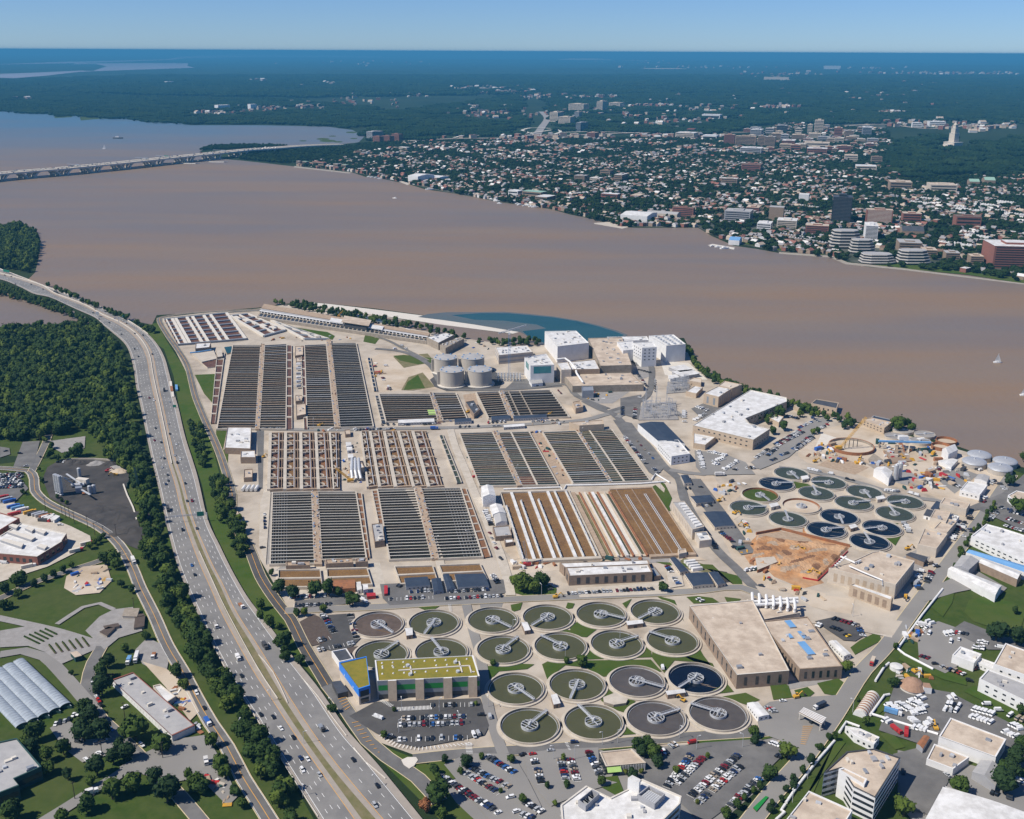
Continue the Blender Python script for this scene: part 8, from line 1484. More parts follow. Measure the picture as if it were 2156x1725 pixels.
for t_, n, pl in (("1510,725 1580,705", 2, WH), ("1490,770 1620,790", 4, ['black', 'white']), ("1470,810 1600,830", 3, WH), ("1810,750 1860,790", 1, WH), ("1910,800 1970,840", 1, WH), ("1720,810 1900,860", 6, WH), ("1700,870 1890,930", 6, WH), ("2040,940 2140,990", 4, WH), ("1980,1000 2090,1050", 5, WH), ("2010,855 2060,870", 1, WH), ("2080,885 2160,910", 2, ['tan', 'white'])): row(p, Cc_(t_), n, pl, 1, 'v', 70)
row('lower right corner lane', Cc_("1490,1370 1520,1360"), 1, ['silver'], 1); row('lower right corner lane', Cc_("1870,1510 1940,1525"), 2, ['black'], 1, turn=70); row('lower right corner lane', Cc_("2000,1545 2060,1560"), 2, ['dark grey'], 1); row('lower right corner lane', Cc_("2080,1400 2160,1420"), 4, WH, 1); row('lower right corner lane', Cc_("1100,1340 1160,1350"), 1, ['black'], 1)
p = 'dark car park behind the solar-roofed workshop'
row(p, Cc_("540,45 740,100"), 6, None, .95, turn=70); row(p, Cc_("530,115 620,150"), 4, ['black', 'dark grey'], 1, turn=70); row(p, Cc_("755,110 800,200"), 5, None, 1, turn=80); row(p, Cc_("400,95 450,115"), 2, WH, 1); row(p, Cc_("650,180 680,200"), 2, ['black', 'yellow'], 1)
p = 'kerb lot by the gate canopy'
row(p, Cc_("-10,790 60,840"), 4, None, 1, turn=70); row(p, Cc_("20,1090 110,1120"), 4, WH, 1, turn=70); row(p, Cc_("70,1200 120,1215"), 2, ['black'], 1, turn=70)
p = 'along the cross road between basins'
for t_, n in (("50,1262 220,1258", 6), ("1050,1228 1170,1222", 5), ("1200,1228 1300,1228", 2), ("1400,1225 1560,1215", 4), ("1600,1190 1660,1200", 3), ("1660,1248 1890,1240", 6), ("1940,1210 2110,1200", 5), ("1990,1240 2100,1235", 3), ("835,1270 1060,1262", 8), ("1100,1265 1170,1262", 3)): row(p, K_(t_), n, None, .9, 'ccs', 70 if n > 4 else 0)
row(p, H_("160,1200 400,1190"), 6, None, .9, turn=0); row(p, H_("380,930 420,970"), 2, ['black', 'dark red'], 1, turn=0); row('yard of the tall white blocks', H_("1000,685 1055,725"), 5, ['black', 'silver'], 1, turn=60); row('yard of the tall white blocks', H_("1060,760 1170,790"), 5, ['black', 'dark grey', 'white'], .9, turn=50); row('yard of the tall white blocks', H_("1060,800 1140,910"), 7, None, .95, turn=60); row('yard of the tall white blocks', H_("1205,840 1200,970"), 7, ['black', 'silver', 'white'], .9, turn=0); row('yard of the tall white blocks', H_("1060,995 1090,1000"), 1, WH, 1, turn=0); row('yard of the tall white blocks', H_("1610,820 1740,855"), 2, ['black', 'white'], 1, turn=0)
row('site yard by the digesters', K_("1070,730 1120,728"), 1, WH, 1, 'v', 0); row('site yard by the digesters', K_("1060,830 1080,835"), 2, ['silver', 'dark red'], 1); row('site yard by the digesters', K_("1100,925 1140,930"), 2, ['dark red', 'black'], 1); row('site yard by the digesters', K_("1160,585 1180,590"), 1, WH, 1, 'v', 80); row('site yard by the digesters', K_("1210,550 1280,595"), 2, WH, 1, 'sv', 30)
p = 'lane of the blue-grey trailers'
row(p, E_("1450,675 1510,670"), 2, ['dark grey', 'black'], 1, turn=70); row(p, E_("1570,660 1610,665"), 1, ['black'], 1, turn=0); row(p, E_("1590,825 1690,815"), 3, None, 1); row(p, E_("1750,1040 1870,1130"), 7, None, .95, turn=60); row(p, E_("1700,1140 1720,1190"), 3, ['black', 'dark blue'], 1, turn=80); row(p, E_("1850,1160 1900,1180"), 2, ['black'], 1); row(p, E_("1960,1365 2060,1350"), 3, WH, 1, 'v', 30); row(p, E_("2080,1490 2110,1495"), 1, ['dark grey'], 1, turn=0)
p = 'street and lots at lower left'
for t_, n, pl, tn in (("785,550 775,600", 2, WH, 0), ("795,660 855,790", 4, None, 10), ("600,865 680,845", 2, ['black', 'white'], 60), ("450,945 600,890", 4, ['white', 'silver', 'black'], 60), ("800,1105 900,1070", 2, ['silver'], 0), ("650,1085 680,1090", 1, ['dark grey'], 0), ("715,1220 740,1250", 1, WH, 0), ("820,1180 850,1190", 1, WH, 0), ("1180,1105 1205,1125", 1, WH, 0), ("925,980 945,990", 1, ['blue'], 0), ("1630,1120 1640,1150", 1, ['dark grey'], 0), ("1020,805 1080,775", 1, WH, 0), ("900,530 950,530", 2, ['dark red', 'black'], 60)): row(p, J_(t_), n, pl, 1, 'cs', tn, .75)
row('lots by the asphalt yard', I_("150,380 190,380"), 1, ['black'], 1, turn=0); row('lots by the asphalt yard', I_("200,485 240,482"), 1, ['silver'], 1, turn=0); row('lots by the asphalt yard', I_("335,400 345,415"), 1, ['black'], 1, turn=0); row('lots by the asphalt yard', I_("20,365 80,355"), 1, ['black'], 1, turn=0); row('lots by the asphalt yard', I_("475,450 550,450"), 3, None, 1)
for k in range(6): row('scrapyard at the left edge', I_("-40,%d 190,%d" % (560+22*k, 550+22*k)), 16, None, .9, 'ccs', 70)
row('bus garage yard', I_("480,985 540,980"), 1, WH, 1, 's', 0); row('bus garage yard', I_("0,1290 60,1310"), 2, WH, 1, 'v', 30)
# traffic: position in the picture, colour, kind; heading from the carriageway
sbl, nbl, frl = line(SBL), line(NBR), FR
def near_head(x, y, l):
 i = min(range(len(l)-1), key=lambda k: (l[k][0]-x)**2+(l[k][1]-y)**2); return math.atan2(l[i+1][1]-l[i][1], l[i+1][0]-l[i][0])
rown[0] += 1
for fn, tx, l in ((A_, "145,862,black 210,958,white 315,1035,black 375,1208,dark_blue 435,1217,white 390,1307,white,s 535,1347,silver 1000,1605,silver,s 1022,1440,black 820,1222,black 40,842,black", sbl), (I_, "1310,155,dark_grey 1300,258,dark_red 1357,275,black 1350,402,silver 1383,410,black 1365,487,silver 1412,550,dark_grey 1418,598,dark_grey 1397,627,dark_blue 1538,1013,black,s 1615,1310,blue 1640,1390,black 1415,120,silver 1430,203,black 1485,290,white 1472,385,silver 1517,415,white 1493,447,black,s 1560,620,black 1575,768,dark_grey 1617,768,dark_red,s 1658,1000,dark_grey", sbl),
  (L0_, "40,592,black 95,605,black 118,618,white 130,668,dark_grey 262,670,black 362,710,black 610,785,white 697,828,dark_blue 540,828,white 800,882,black 885,897,black 785,910,black 835,962,dark_grey 965,960,blue 920,993,black 1065,998,black 1010,1055,silver 1022,1090,dark_grey 935,1045,white 1135,1083,black 1205,1097,black 1133,1213,black 1157,1210,white 1165,1277,black 1282,1257,black 1257,1625,dark_red 1295,1645,white,s 1427,1660,silver", sbl), (J_, "2035,515,black 1655,660,white,s 1720,787,black 1850,1110,black", None)):
 for it in tx.split():
  q = it.split(','); u, v = S(fn(q[0]+','+q[1]))[0]; on_fr = l is None and u < 500; z = .65 if on_fr else 1.7; x, y = P2(u, v, z+.7)
  CARS.append((x, y, z, near_head(x, y, frl if on_fr else sbl), q[2].replace('_', ' '), 'suv' if len(q) > 3 else 'car', 'frontage road' if on_fr else 'motorway', rown[0]))
# bay lines as one sheet of paint
structure(BAY.build('road_marking', org=(0, 0, 0)))
CARS.sort(key=lambda q: q[0]**2+q[1]**2)
CV = [q for q in CARS if -15 < px(q[0], q[1])[0] < 2171 and px(q[0], q[1])[1] < 1735]
mot = [q for q in CV if q[6] in ('motorway', 'frontage road')]; oth = [q for q in CV if q not in mot]
one = mot + oth[:300-len(mot)]; mass = oth[300-len(mot):]
grp = {}
for q in one: grp.setdefault((q[6], q[4], q[5]), []).append(q)
PM = {}
KN = {'car': 'car', 'suv': 'tall car', 'van': 'van'}
for (place, col, kind), lst in grp.items():
 lst.sort(key=lambda q: px(q[0], q[1])[0])
 for i, (x, y, z, a, _, _, _, r_) in enumerate(lst):
  if (col, kind) not in PM:
   m, g = carproto(col, kind); m.build('parked_car', org=(0, 0, 0)); o = bpy.data.objects['parked_car'] if 'parked_car' in bpy.data.objects else None
   o = [ob for ob in bpy.data.objects if ob.name.startswith('parked_car')][-1]; gl = g.build('window', org=(0, 0, 0)); PM[(col, kind)] = (o.data, gl.data); bpy.data.objects.remove(o); bpy.data.objects.remove(gl)
  bd, gd = PM[(col, kind)]; nm = 'van' if kind == 'van' else 'car'
  o = bpy.data.objects.new(nm, bd); C.objects.link(o); o.location = (x, y, z); o.rotation_euler = (0, 0, a)
  g = bpy.data.objects.new('window', gd); C.objects.link(g); g.parent = o
  tag(o, '%s %s, %s such from left, %s' % (col, KN[kind], nth(i+1), place) if len(lst) > 1 else 'only %s %s, %s' % (col, KN[kind], place), 'van' if kind == 'van' else 'car', 'vehicles, ' + place)
mb = MB()
for (x, y, z, a, col, kind, _, _) in mass:
 for src in carproto(col, kind): stamp(mb, src, x, y, z, a)
for i in range(150):                                          # traffic on the long bridge
 d = VR.uniform(.08, .80)*length(bl); x, y, a = along(bl, d); o_ = VR.choice((-30, -24, -14, -8, 8, 14, 24, 30)); src = carproto(VR.choice(MIX), VR.choice(('car', 'suv', 'van')))
 zt = 23.05 - max(0, d/length(bl)-.72)*50
 for s_ in src: stamp(mb, s_, x-math.sin(a)*o_, y+math.cos(a)*o_, zt, a, 1.1)
tag(mb.build('distant_cars', org=(0, 0, 0)), 'hundreds of smaller parked cars and bridge traffic farther away', 'cars', kind='stuff')
# ---- lorries and buses
def lorry(label, u, v, hd, L_, box, cab, bh=3.4, name='lorry', cat='lorry', group=None, z=.8, flat=False):
 x, y = P2(u, v, z+1); t = thing(name, label, cat, (x, y, z), group); c_, s_ = math.cos(hd), math.sin(hd)
 def at(d): return (x+d*c_, y+d*s_)
 part(t, 'cab', lambda m: (m.box((*at(L_/2-1.1), z+.5), (2.2, 2.4, 2.2), hd, cab), m.box((*at(L_/2+.02), z+1.6), (.06, 2.1, .9), hd, 'glass')))
 part(t, 'load_bed' if flat else 'cargo_box', lambda m: m.box((*at(-1.2), z+.6), (L_-2.8, 2.5, .8 if flat else bh-.6), hd, box))
 for d in (L_/2-1.2, -L_/2+1.5, -L_/2+2.8):
  for sy in (-1, 1): part(t, 'wheel', lambda m: m.tube([(at(d)[0]-s_*sy*.9, at(d)[1]+c_*sy*.9, z+.5), (at(d)[0]-s_*sy*1.27, at(d)[1]+c_*sy*1.27, z+.5)], .5, 'iron', 8))
 return t
def hdg(u, v, l, z=1): x, y = P2(u, v, z); return near_head(x, y, l)
lorry('black lorry on the bottom of the motorway, river side', 558, 1361, hdg(558, 1361, nbl), 8, 'iron', 'iron', z=1.7); lorry('dark truck with pink load on the motorway', 677, 1532, hdg(677, 1532, nbl), 8, 'steel', 'iron', z=1.7, flat=True)
lorry('white lorry with grey flatbed on the motorway by the trees', 454, 1316, hdg(454, 1316, sbl), 9, 'gravel', 'lime', z=1.7, flat=True); lorry('white delivery van-lorry on the motorway below the flatbed', 501, 1385, hdg(501, 1385, sbl), 7, 'snow', 'lime', 3, z=1.7)
lorry('black lorry near the sign gantry', 354, 1073, hdg(354, 1073, sbl), 9, 'iron', 'iron', z=1.7); lorry('rusty flatbed lorry on the far carriageway above the hall', 508, 1275, hdg(508, 1275, nbl), 9, 'rust', 'lime', z=1.7, flat=True); lorry('long dark lorry on the causeway', 118, 616, hdg(118, 616, nbl), 15, 'iron', 'iron', z=1.7); lorry('dark lorry beside the roadworks', 346, 822, hdg(346, 822, nbl), 8, 'iron', 'iron', z=1.7)
lorry('blue tipper lorry with white cab on the frontage road', 437, 1520, hdg(437, 1520, FR), 9, 'blue_paint', 'lime', 2.6, z=.65); lorry('white bus at the junction on the frontage road', 281, 1181, hdg(281, 1181, FR), 11, 'snow', 'lime', z=.65, name='bus', cat='bus')
lorry('white box lorry parked beside the rusty lorry at lower left', 287, 1385, -1.4, 12, 'snow', 'lime', z=.6); lorry('white lorry with blue box behind the long low building', 271, 1392, -1.5, 8, 'blue_roof', 'lime', z=.6); lorry('small white trailer by the yard at lower left', 434, 1604, -1.2, 6, 'snow', 'lime', z=.6); lorry('red lorry with white hood behind the long low building', 323, 1380, -1.4, 8, 'rust', 'lime', z=.6, flat=True); lorry('white box lorry on the drive under the trees at lower left', 193, 1668, .5, 7, 'snow', 'lime', z=.65)
lorry('white tanker lorry beside the headworks', 1930, 1228, .9, 9, 'silver', 'lime', z=.8); lorry('dark tipper lorry with white cab near the gate canopy', 1726, 1487, 3.7, 10, 'navy_roof', 'lime', z=.8); lorry('dark red lorry with tan load on the perimeter road', 1837, 1394, 4.2, 9, 'sand', 'red_paint', z=.8); lorry('white box lorry on the dirt junction below the vans', 1515, 999, .1, 10, 'snow', 'lime', z=.8); lorry('blue lorry on the cross road between basins', 914, 902, .1, 9, 'blue_paint', 'blue_paint', z=.8)
for k, (u, v, c1) in enumerate(((1887, 1536, 0), (1908, 1542, 1))): lorry('%s dark red open wagon above the rusty shed' % ['left', 'right'][k], u, v, -1.2 if k == 0 else 1.2, 9, 'red_paint', 'red_paint', 2.4, 'wagon', 'wagon')
lorry('blue-sided white box lorry in the white vehicle yard', 1880, 1500, -.5, 11, 'blue_roof', 'lime', z=.8); lorry('white lorry at the top of the van yard', 1945, 1317, -.3, 9, 'snow', 'lime', z=.8)
BUS = [(5, 1048, 'red_paint'), (13, 1052, 'silver'), (20, 1056, 'blue_paint'), (28, 1067, 'blue_paint'), (37, 1070, 'blue_roof'), (47, 1074, 'lime'), (30, 1083, 'red_paint'), (63, 1079, 'amber'), (71, 1082, 'iron'), (80, 1083, 'silver'), (87, 1085, 'silver'), (96, 1088, 'rust'), (101, 1089, 'lime')]
CN = {'red_paint': 'red', 'silver': 'silver', 'blue_paint': 'blue', 'blue_roof': 'pale blue', 'lime': 'white', 'amber': 'yellow', 'iron': 'black', 'rust': 'rust-red'}
cnt = {}
for u, v, m_ in BUS:
 cnt[m_] = cnt.get(m_, 0)+1; lorry('%s %s bus from the left in the bus garage yard' % (nth(cnt[m_]), CN[m_]), u, v, .75, 11.5, m_, m_, 3.2, 'bus', 'bus', 'buses in the garage yard', z=.3)
for k, (u, v, h_, cb) in enumerate(((93, 1097, -.15, 'red_paint'), (160, 1160, .6, 'red_paint'), (183, 1145, .6, 'red_paint'), (60, 1193, .55, 'lime'))): lorry('%s coach from the left standing alone beside the bus garage' % nth([93, 160, 183, 60].index(u)+1 if u != 60 else 1) if False else ['red and white coach in front of the container pair', 'red-nosed coach at the lower yard gate', 'red-nosed coach on the upper yard ramp', 'white coach below the garage front'][k], u, v, h_, 11.5, 'chalk' if k else 'iron', cb, 3.2, 'bus', 'bus', z=.3)
for k, (u, v) in enumerate(((101, 1089), (114, 1091))): hut("%g,%g %g,%g %g,%g %g,%g" % (u-9, v+1, u+3, v-7, u+12, v-4, u, v+5), 3.5, 'lime', 'snow', '%s white container in the bus garage yard' % ['left', 'right'][k], 'container', 'container', 'containers in the bus yard')
# ================================================================ STREET FURNITURE AND PLANT
def pole(label, u, v, h, name='lamp_post', cat='lamp post', group=None, arm=0.0, hd=0.0, m_='zinc', wd=.32, z=0.0):
 x, y = P2(u, v, z); mb = MB(); mb.tube([(x, y, z), (x, y, h)], [wd/2, wd/3], m_, 6)
 if arm: mb.bar((x, y, h-.1), (x+arm*math.cos(hd), y+arm*math.sin(hd), h+.3), wd*.7, m_); mb.box((x+arm*math.cos(hd), y+arm*math.sin(hd), h+.15), (1.0, .5, .25), hd, 'lime')
 else: mb.box((x, y, h-.8), (2.2, .25, .25), hd, m_)
 return tag(mb.build(name, org=(x, y, z)), label, cat, group)
for k, (u, v) in enumerate(((96, 1072), (131, 1085), (139, 1090), (147, 1092), (157, 1103), (185, 1112), (219, 1134), (245, 1130), (200, 1127), (85, 935), (77, 928), (111, 930), (283, 1288), (158, 1684), (343, 1598), (263, 1513), (216, 1595))):
 pole('%s wooden power pole from the left on the left side' % nth(sorted([96, 131, 139, 147, 157, 185, 219, 245, 200, 85, 77, 111, 283, 158, 343, 263, 216]).index(u)+1), u, v, 12, 'power_pole', 'power pole', 'power poles on the left', 0, .6, 'bark', .5)
LPX = [(550, 1330), (571, 1480), (640, 1570), (638, 1680), (790, 1660), (700, 1500), (482, 1480), (505, 1545), (800, 1460), (840, 1545), (905, 1535), (966, 1530), (846, 1500), (925, 1500), (1028, 1490), (1268, 1570), (1300, 1566), (1430, 1556), (1466, 1580), (1563, 1575), (1210, 1600), (1165, 1600), (1690, 1340), (1795, 1300), (1700, 1640), (1668, 1690), (1795, 1500), (1390, 1030), (1255, 950), (1288, 988), (1225, 920), (1088, 1000), (985, 1140), (920, 1150), (905, 1092), (660, 900), (1140, 1255), (1400, 1245), (1305, 1345), (1190, 1390), (1080, 1330), (1500, 1330)]
LPX.sort()
for k, (u, v) in enumerate(LPX): pole('%s grey lamp post from the left along works and motorway' % nth(k+1), u, v, 10, group='lamp posts', arm=1.8, hd=(k*1.3) % 6.28)
def gantry(label, ua, va, ub, vb, s0, s1, m_):
 a, b_ = P2(ua, va, 0), P2(ub, vb, 0); t = thing('sign_gantry', label, 'sign gantry', (*lerp(a, b_, .5), 0))
 for p in (a, b_): part(t, 'post', lambda m: m.bar((*p, 0), (*p, 8.6), .6, 'zinc'))
 part(t, 'truss', lambda m: [m.bar((*a, z), (*b_, z), .28, 'zinc') for z in (7.2, 8.4)] + [m.bar((*lerp(a, b_, i/16), 7.2 if i % 2 else 8.4), (*lerp(a, b_, (i+1)/16), 8.4 if i % 2 else 7.2), .16, 'zinc') for i in range(16)])
 if s1 > s0: part(t, 'sign_panel', lambda m: m.bar((*lerp(a, b_, s0), 7.9), (*lerp(a, b_, s1), 7.9), .3, m_, 4.2))
gantry('long steel gantry with a green sign panel over the motorway', 350, 1106, 437, 1098, .76, .93, 'sign_green'); gantry('gantry with green sign at the causeway bend', 250, 681, 275, 672, .35, 1.0, 'sign_green')
t = thing('message_sign', 'grey message sign board in the causeway median', 'sign', P(205, 662, 0)); part(t, 'panel', lambda m: m.bar((*P2(202, 662, 5), 7), (*P2(208.5, 663, 5), 7), .3, 'steel', 5)); part(t, 'post', lambda m: m.bar(P(205, 662, 1.6), (*P2(205, 662, 1.6), 5), .5, 'steel'))
t = thing('road_sign', 'green road sign at the left edge of the causeway', 'sign', P(12, 573, 0)); part(t, 'panel', lambda m: m.bar((*P2(7, 572, 4), 6), (*P2(20, 574, 4), 6), .3, 'sign_green', 4)); part(t, 'post', lambda m: (m.bar(P(8, 575, 0), (*P2(8, 575, 0), 4.5), .4, 'steel'), m.bar(P(19, 577, 0), (*P2(19, 577, 0), 4.5), .4, 'steel')))
t = thing('road_sign', 'green road sign on the grass below the roadworks', 'sign', P(366, 858, 0)); part(t, 'panel', lambda m: m.bar((*P2(364, 857, 3), 4), (*P2(371, 857, 3), 4), .25, 'sign_green', 3)); part(t, 'post', lambda m: m.bar(P(367, 858, 0), (*P2(367, 858, 0), 3), .3, 'steel'))
for k, (u, v, m_) in enumerate(((359, 808, 'chalk'), (361, 818, 'rust'), (363, 830, 'chalk'), (371, 815, 'blue_roof'))): hut("%g,%g %g,%g %g,%g %g,%g" % (u-2.5, v-5, u+2.5, v-5, u+3.5, v+5, u-1.5, v+5), 2.4, m_, m_, '%s container of the roadside works beside the motorway' % ['far white', 'rust-red', 'near white', 'pale blue'][k], 'container', 'container', door=False)
# barriers and guard rails
def rail(label, txt, h=.9, wd=.5, m_='chalk', z=1.6, name='guard_rail', cat='guard rail', off=0):
 l = offset(line(txt), off) if off else line(txt); mb = MB()
 for a, b_ in zip(l, l[1:]): mb.bar((*a, z+h/2), (*b_, z+h/2), wd, m_, h)
 return tag(mb.build(name, org=(*l[len(l)//2], z)), label, cat)
rail('pale concrete median barrier along the upper motorway', "0,577 82,600 117,620 175,642 217,665 251,680 281,700 303,725 316,753 323,793 331,831 338,862 357,955 362,980", 1.0, .7, 'chalk', name='median_barrier', cat='barrier'); rail('pale parapet along the river side of the causeway', "0,568 60,591 112,611 160,628 207,647 250,666 287,688 312,706", 1.1, .5, 'chalk', name='parapet', cat='parapet'); rail('steel guard rail left of the motorway median grass', "420,1165 450,1232 477,1290 541,1408 585,1476", .7, .3); rail('steel guard rail right of the motorway median grass', "545,1384 575,1420 603,1478 606,1486", .7, .3)
rail('steel guard rail on the right verge of the motorway above the hall', "634,1430 671,1473 700,1515 730,1555", .7, .3); rail('second steel guard rail on the right verge, lower', "745,1580 770,1610 812,1645", .7, .3); rail('steel guard rail left of the motorway', "415,1300 440,1345 475,1412 510,1470 545,1525 605,1625 670,1725", .7, .3); rail('dark hedge-like fence along the asphalt yard', "268,975 284,990 280,1008 268,1022 268,1030", 2.2, .3, 'dark_green_wall', 0, 'fence', 'fence'); rail('white block wall at the right of the asphalt yard', "260,1022 268,1045 280,1070 288,1097", 1.6, 1.2, 'chalk', 0, 'wall', 'wall'); rail('white-topped bay wall behind the asphalt heaps', "142,970 200,969 275,976 276,985", 2.2, .8, 'concrete', 0, 'wall', 'wall')
def pipeline(label, txt): l = [P2(*q, 1.2) for q in S(txt)]; mb = MB(); mb.tube([(*p, 1.2) for p in l], .85, 'lime', 8); [mb.box((*lerp(a, b_, .5), 0), (1, 1, .6), 0, 'concrete') for a, b_ in zip(l, l[1:])]; tag(mb.build('pipeline', org=(*l[0], 0)), label, 'pipeline')
pipeline('long white above-ground pipe from the lawn to the van yard', "1985,1240 1942,1294 1916,1330 1890,1366 1905,1378 1965,1409"); pipeline('white pipe piece beside the round white tank', "1872,1396 1862,1404 1843,1434"); pipeline('white pipe bending round the grass by the tunnel hut', "1873,1462 1862,1464 1832,1506"); pipeline('white pipe across the white vehicle yard', "1834,1503 1900,1523 1975,1546"); pipeline('white pipe around the villa-like building', "1767,1542 1782,1520 1810,1530"); pipeline('longest white pipe along the lower perimeter road', "1757,1560 1718,1605 1680,1654 1655,1690"); pipeline('white pipe end with steps at the bottom edge', "1653,1694 1645,1706 1652,1710 1634,1726"); pipeline('grey-white pipe along the far edge of the aerated basins', "1060,1030 1180,1026 1186,1034 1192,1022 1250,1021 1350,1018 1400,1014"); pipeline('pink-white pipe curving to the tank house', "1372,1010 1380,998 1400,1010 1410,1016")
# ---- cranes
def lattice(m, a, b_, w, mm, n=14, th=.3):
 a, b_ = Vector(a), Vector(b_); d = (b_-a).normalized(); up = Vector((0, 0, 1)) if abs(d.z) < .95 else Vector((1, 0, 0)); x = d.cross(up).normalized()*w/2; y = x.cross(d).normalized()*w/2
 for sx_, sy in ((-1, -1), (1, -1), (1, 1), (-1, 1)): m.bar(a+x*sx_+y*sy, b_+x*sx_+y*sy, th, mm)
 for i in range(n):
  p, q = a.lerp(b_, i/n), a.lerp(b_, (i+1)/n); s_ = 1 if i % 2 else -1; m.bar(p+x*s_+y, q-x*s_+y, th*.7, mm); m.bar(p+x*s_-y, q-x*s_-y, th*.7, mm)
c = P2(1769, 946, 1); t = thing('crawler_crane', 'big yellow lattice boom crane beside the round shaft', 'crane', (*c, .5)); part(t, 'boom', lambda m: lattice(m, (c[0], c[1], 3), (c[0]+25, c[1]+3, 36), 1.9, 'amber', 16, .26)); part(t, 'cab', lambda m: m.box((c[0]-2, c[1], 1.6), (7, 4, 3), .1, 'amber')); part(t, 'crawler_track', lambda m: (m.box((c[0]-1, c[1]-2, .3), (8, 1.2, 1.3), .1, 'iron'), m.box((c[0]-1, c[1]+2, .3), (8, 1.2, 1.3), .1, 'iron')))
c = P2(1072, 792, 0); t = thing('tower_crane', 'thin blue tower crane between digesters and control building', 'crane', (*c, 0)); part(t, 'mast', lambda m: lattice(m, (*c, 0), (*c, 58), 2.0, 'blue_roof', 26, .4)); part(t, 'jib', lambda m: lattice(m, (c[0]-14, c[1]-4, 58), (c[0]+22, c[1]+8, 66), 1.4, 'zinc', 16, .3)); part(t, 'cab', lambda m: m.box((*c, 56), (2.5, 2.5, 2.5), 0, 'lime'))
for k, (u, v, dx, h, lb) in enumerate(((1110, 1192, -3, 22, 'red crane with dark boom at the front of the brown basins'), (738, 1015, -14, 14, 'yellow mobile crane below the shiny ducts'), (712, 668, 8, 10, 'small orange crane at the river edge pier'), (294, 1034, -3, 24, 'green crane standing in the asphalt yard'))):
 c = P2(u, v, 0); m_ = ['red_paint', 'amber', 'amber', 'dark_green_wall'][k]; t = thing('mobile_crane', lb, 'crane', (*c, .2)); part(t, 'boom', lambda m: lattice(m, (c[0], c[1], 2.5), (c[0]+dx, c[1]+1, h), 1.3, m_ if k != 0 else 'steel', 10, .35)); part(t, 'cab', lambda m: (m.box((*c, .9), (6, 3, 2.4), .2, m_),)); part(t, 'crawler_track', lambda m: m.box((*c, .2), (6.5, 3.4, .7), .2, 'iron'))
# ---- substations
SR = random.Random(4)
def substation(label, txt, n, h, tall):
 q = Q4(txt, 0); t = thing('substation', label, 'substation', q.mid())
 part(t, 'gravel_pad', lambda m: q.slab(m, 0, 1, 0, 1, 0, 1.0, 'gravel'))
 for k in range(n):
  u, v = SR.uniform(.06, .94), SR.uniform(.06, .94); p = q.pt(u, v); hh = SR.uniform(h*.5, h)
  part(t, 'steel_frame', lambda m: (m.bar((p[0]-2.5, p[1], .9), (p[0]-2.5, p[1], hh), .35, 'zinc'), m.bar((p[0]+2.5, p[1], .9), (p[0]+2.5, p[1], hh), .35, 'zinc'), m.bar((p[0]-3.2, p[1], hh), (p[0]+3.2, p[1], hh), .4, 'zinc'), m.bar((p[0], p[1]-3, hh*.7), (p[0], p[1]+3, hh*.7), .3, 'steel')))
 for k in range(5): p = q.pt(SR.uniform(.15, .85), SR.uniform(.2, .8)); part(t, 'transformer', lambda m: m.box((*p, .95), (3.2, 2.4, 3), 0, ['slate', 'chalk'][k % 2]))
 for (u, v) in tall: p = q.pt(u, v); part(t, 'mast', lambda m: lattice(m, (*p, .9), (*p, 24), 1.0, 'zinc', 12, .28))
substation('pale fenced substation with tall lattice masts', "1352,851 1422,848 1428,885 1344,886", 34, 10, ((.12, .25), (.42, .1), (.72, .15), (.30, .7), (.75, .8), (.1, .9))); substation('dense grey transformer yard above the tall-masted one', "1405,806 1450,800 1452,826 1403,830", 46, 9, ())
# ---- diggers, containers and piles on the building sites
def digger(label, u, v, hd, m_='amber', s=1.0):
 c = P2(u, v, 1); z = .25; t = thing('excavator', label, 'excavator', (*c, z)); c_, s_ = math.cos(hd), math.sin(hd)
 def at(d, e=0): return (c[0]+(d*c_-e*s_)*s, c[1]+(d*s_+e*c_)*s)
 part(t, 'crawler_track', lambda m: (m.box((*at(0, 1.2), z), (4*s, .8*s, 1*s), hd, 'iron'), m.box((*at(0, -1.2), z), (4*s, .8*s, 1*s), hd, 'iron'))); part(t, 'cab', lambda m: (m.box((*at(-.4), z+1*s), (3.6*s, 2.6*s, 1.3*s), hd, m_), m.box((*at(.6, .7), z+2.3*s), (1.5*s, 1.2*s, 1.2*s), hd, 'glass', m_))); part(t, 'arm', lambda m: (m.bar((*at(1.2), z+2*s), (*at(4), z+4.6*s), .6*s, m_), m.bar((*at(4), z+4.6*s), (*at(6.2), z+2*s), .5*s, m_))); part(t, 'bucket', lambda m: m.box((*at(6.2), z+.9*s), (1.2*s, 1.2*s, 1.2*s), hd, 'iron'))
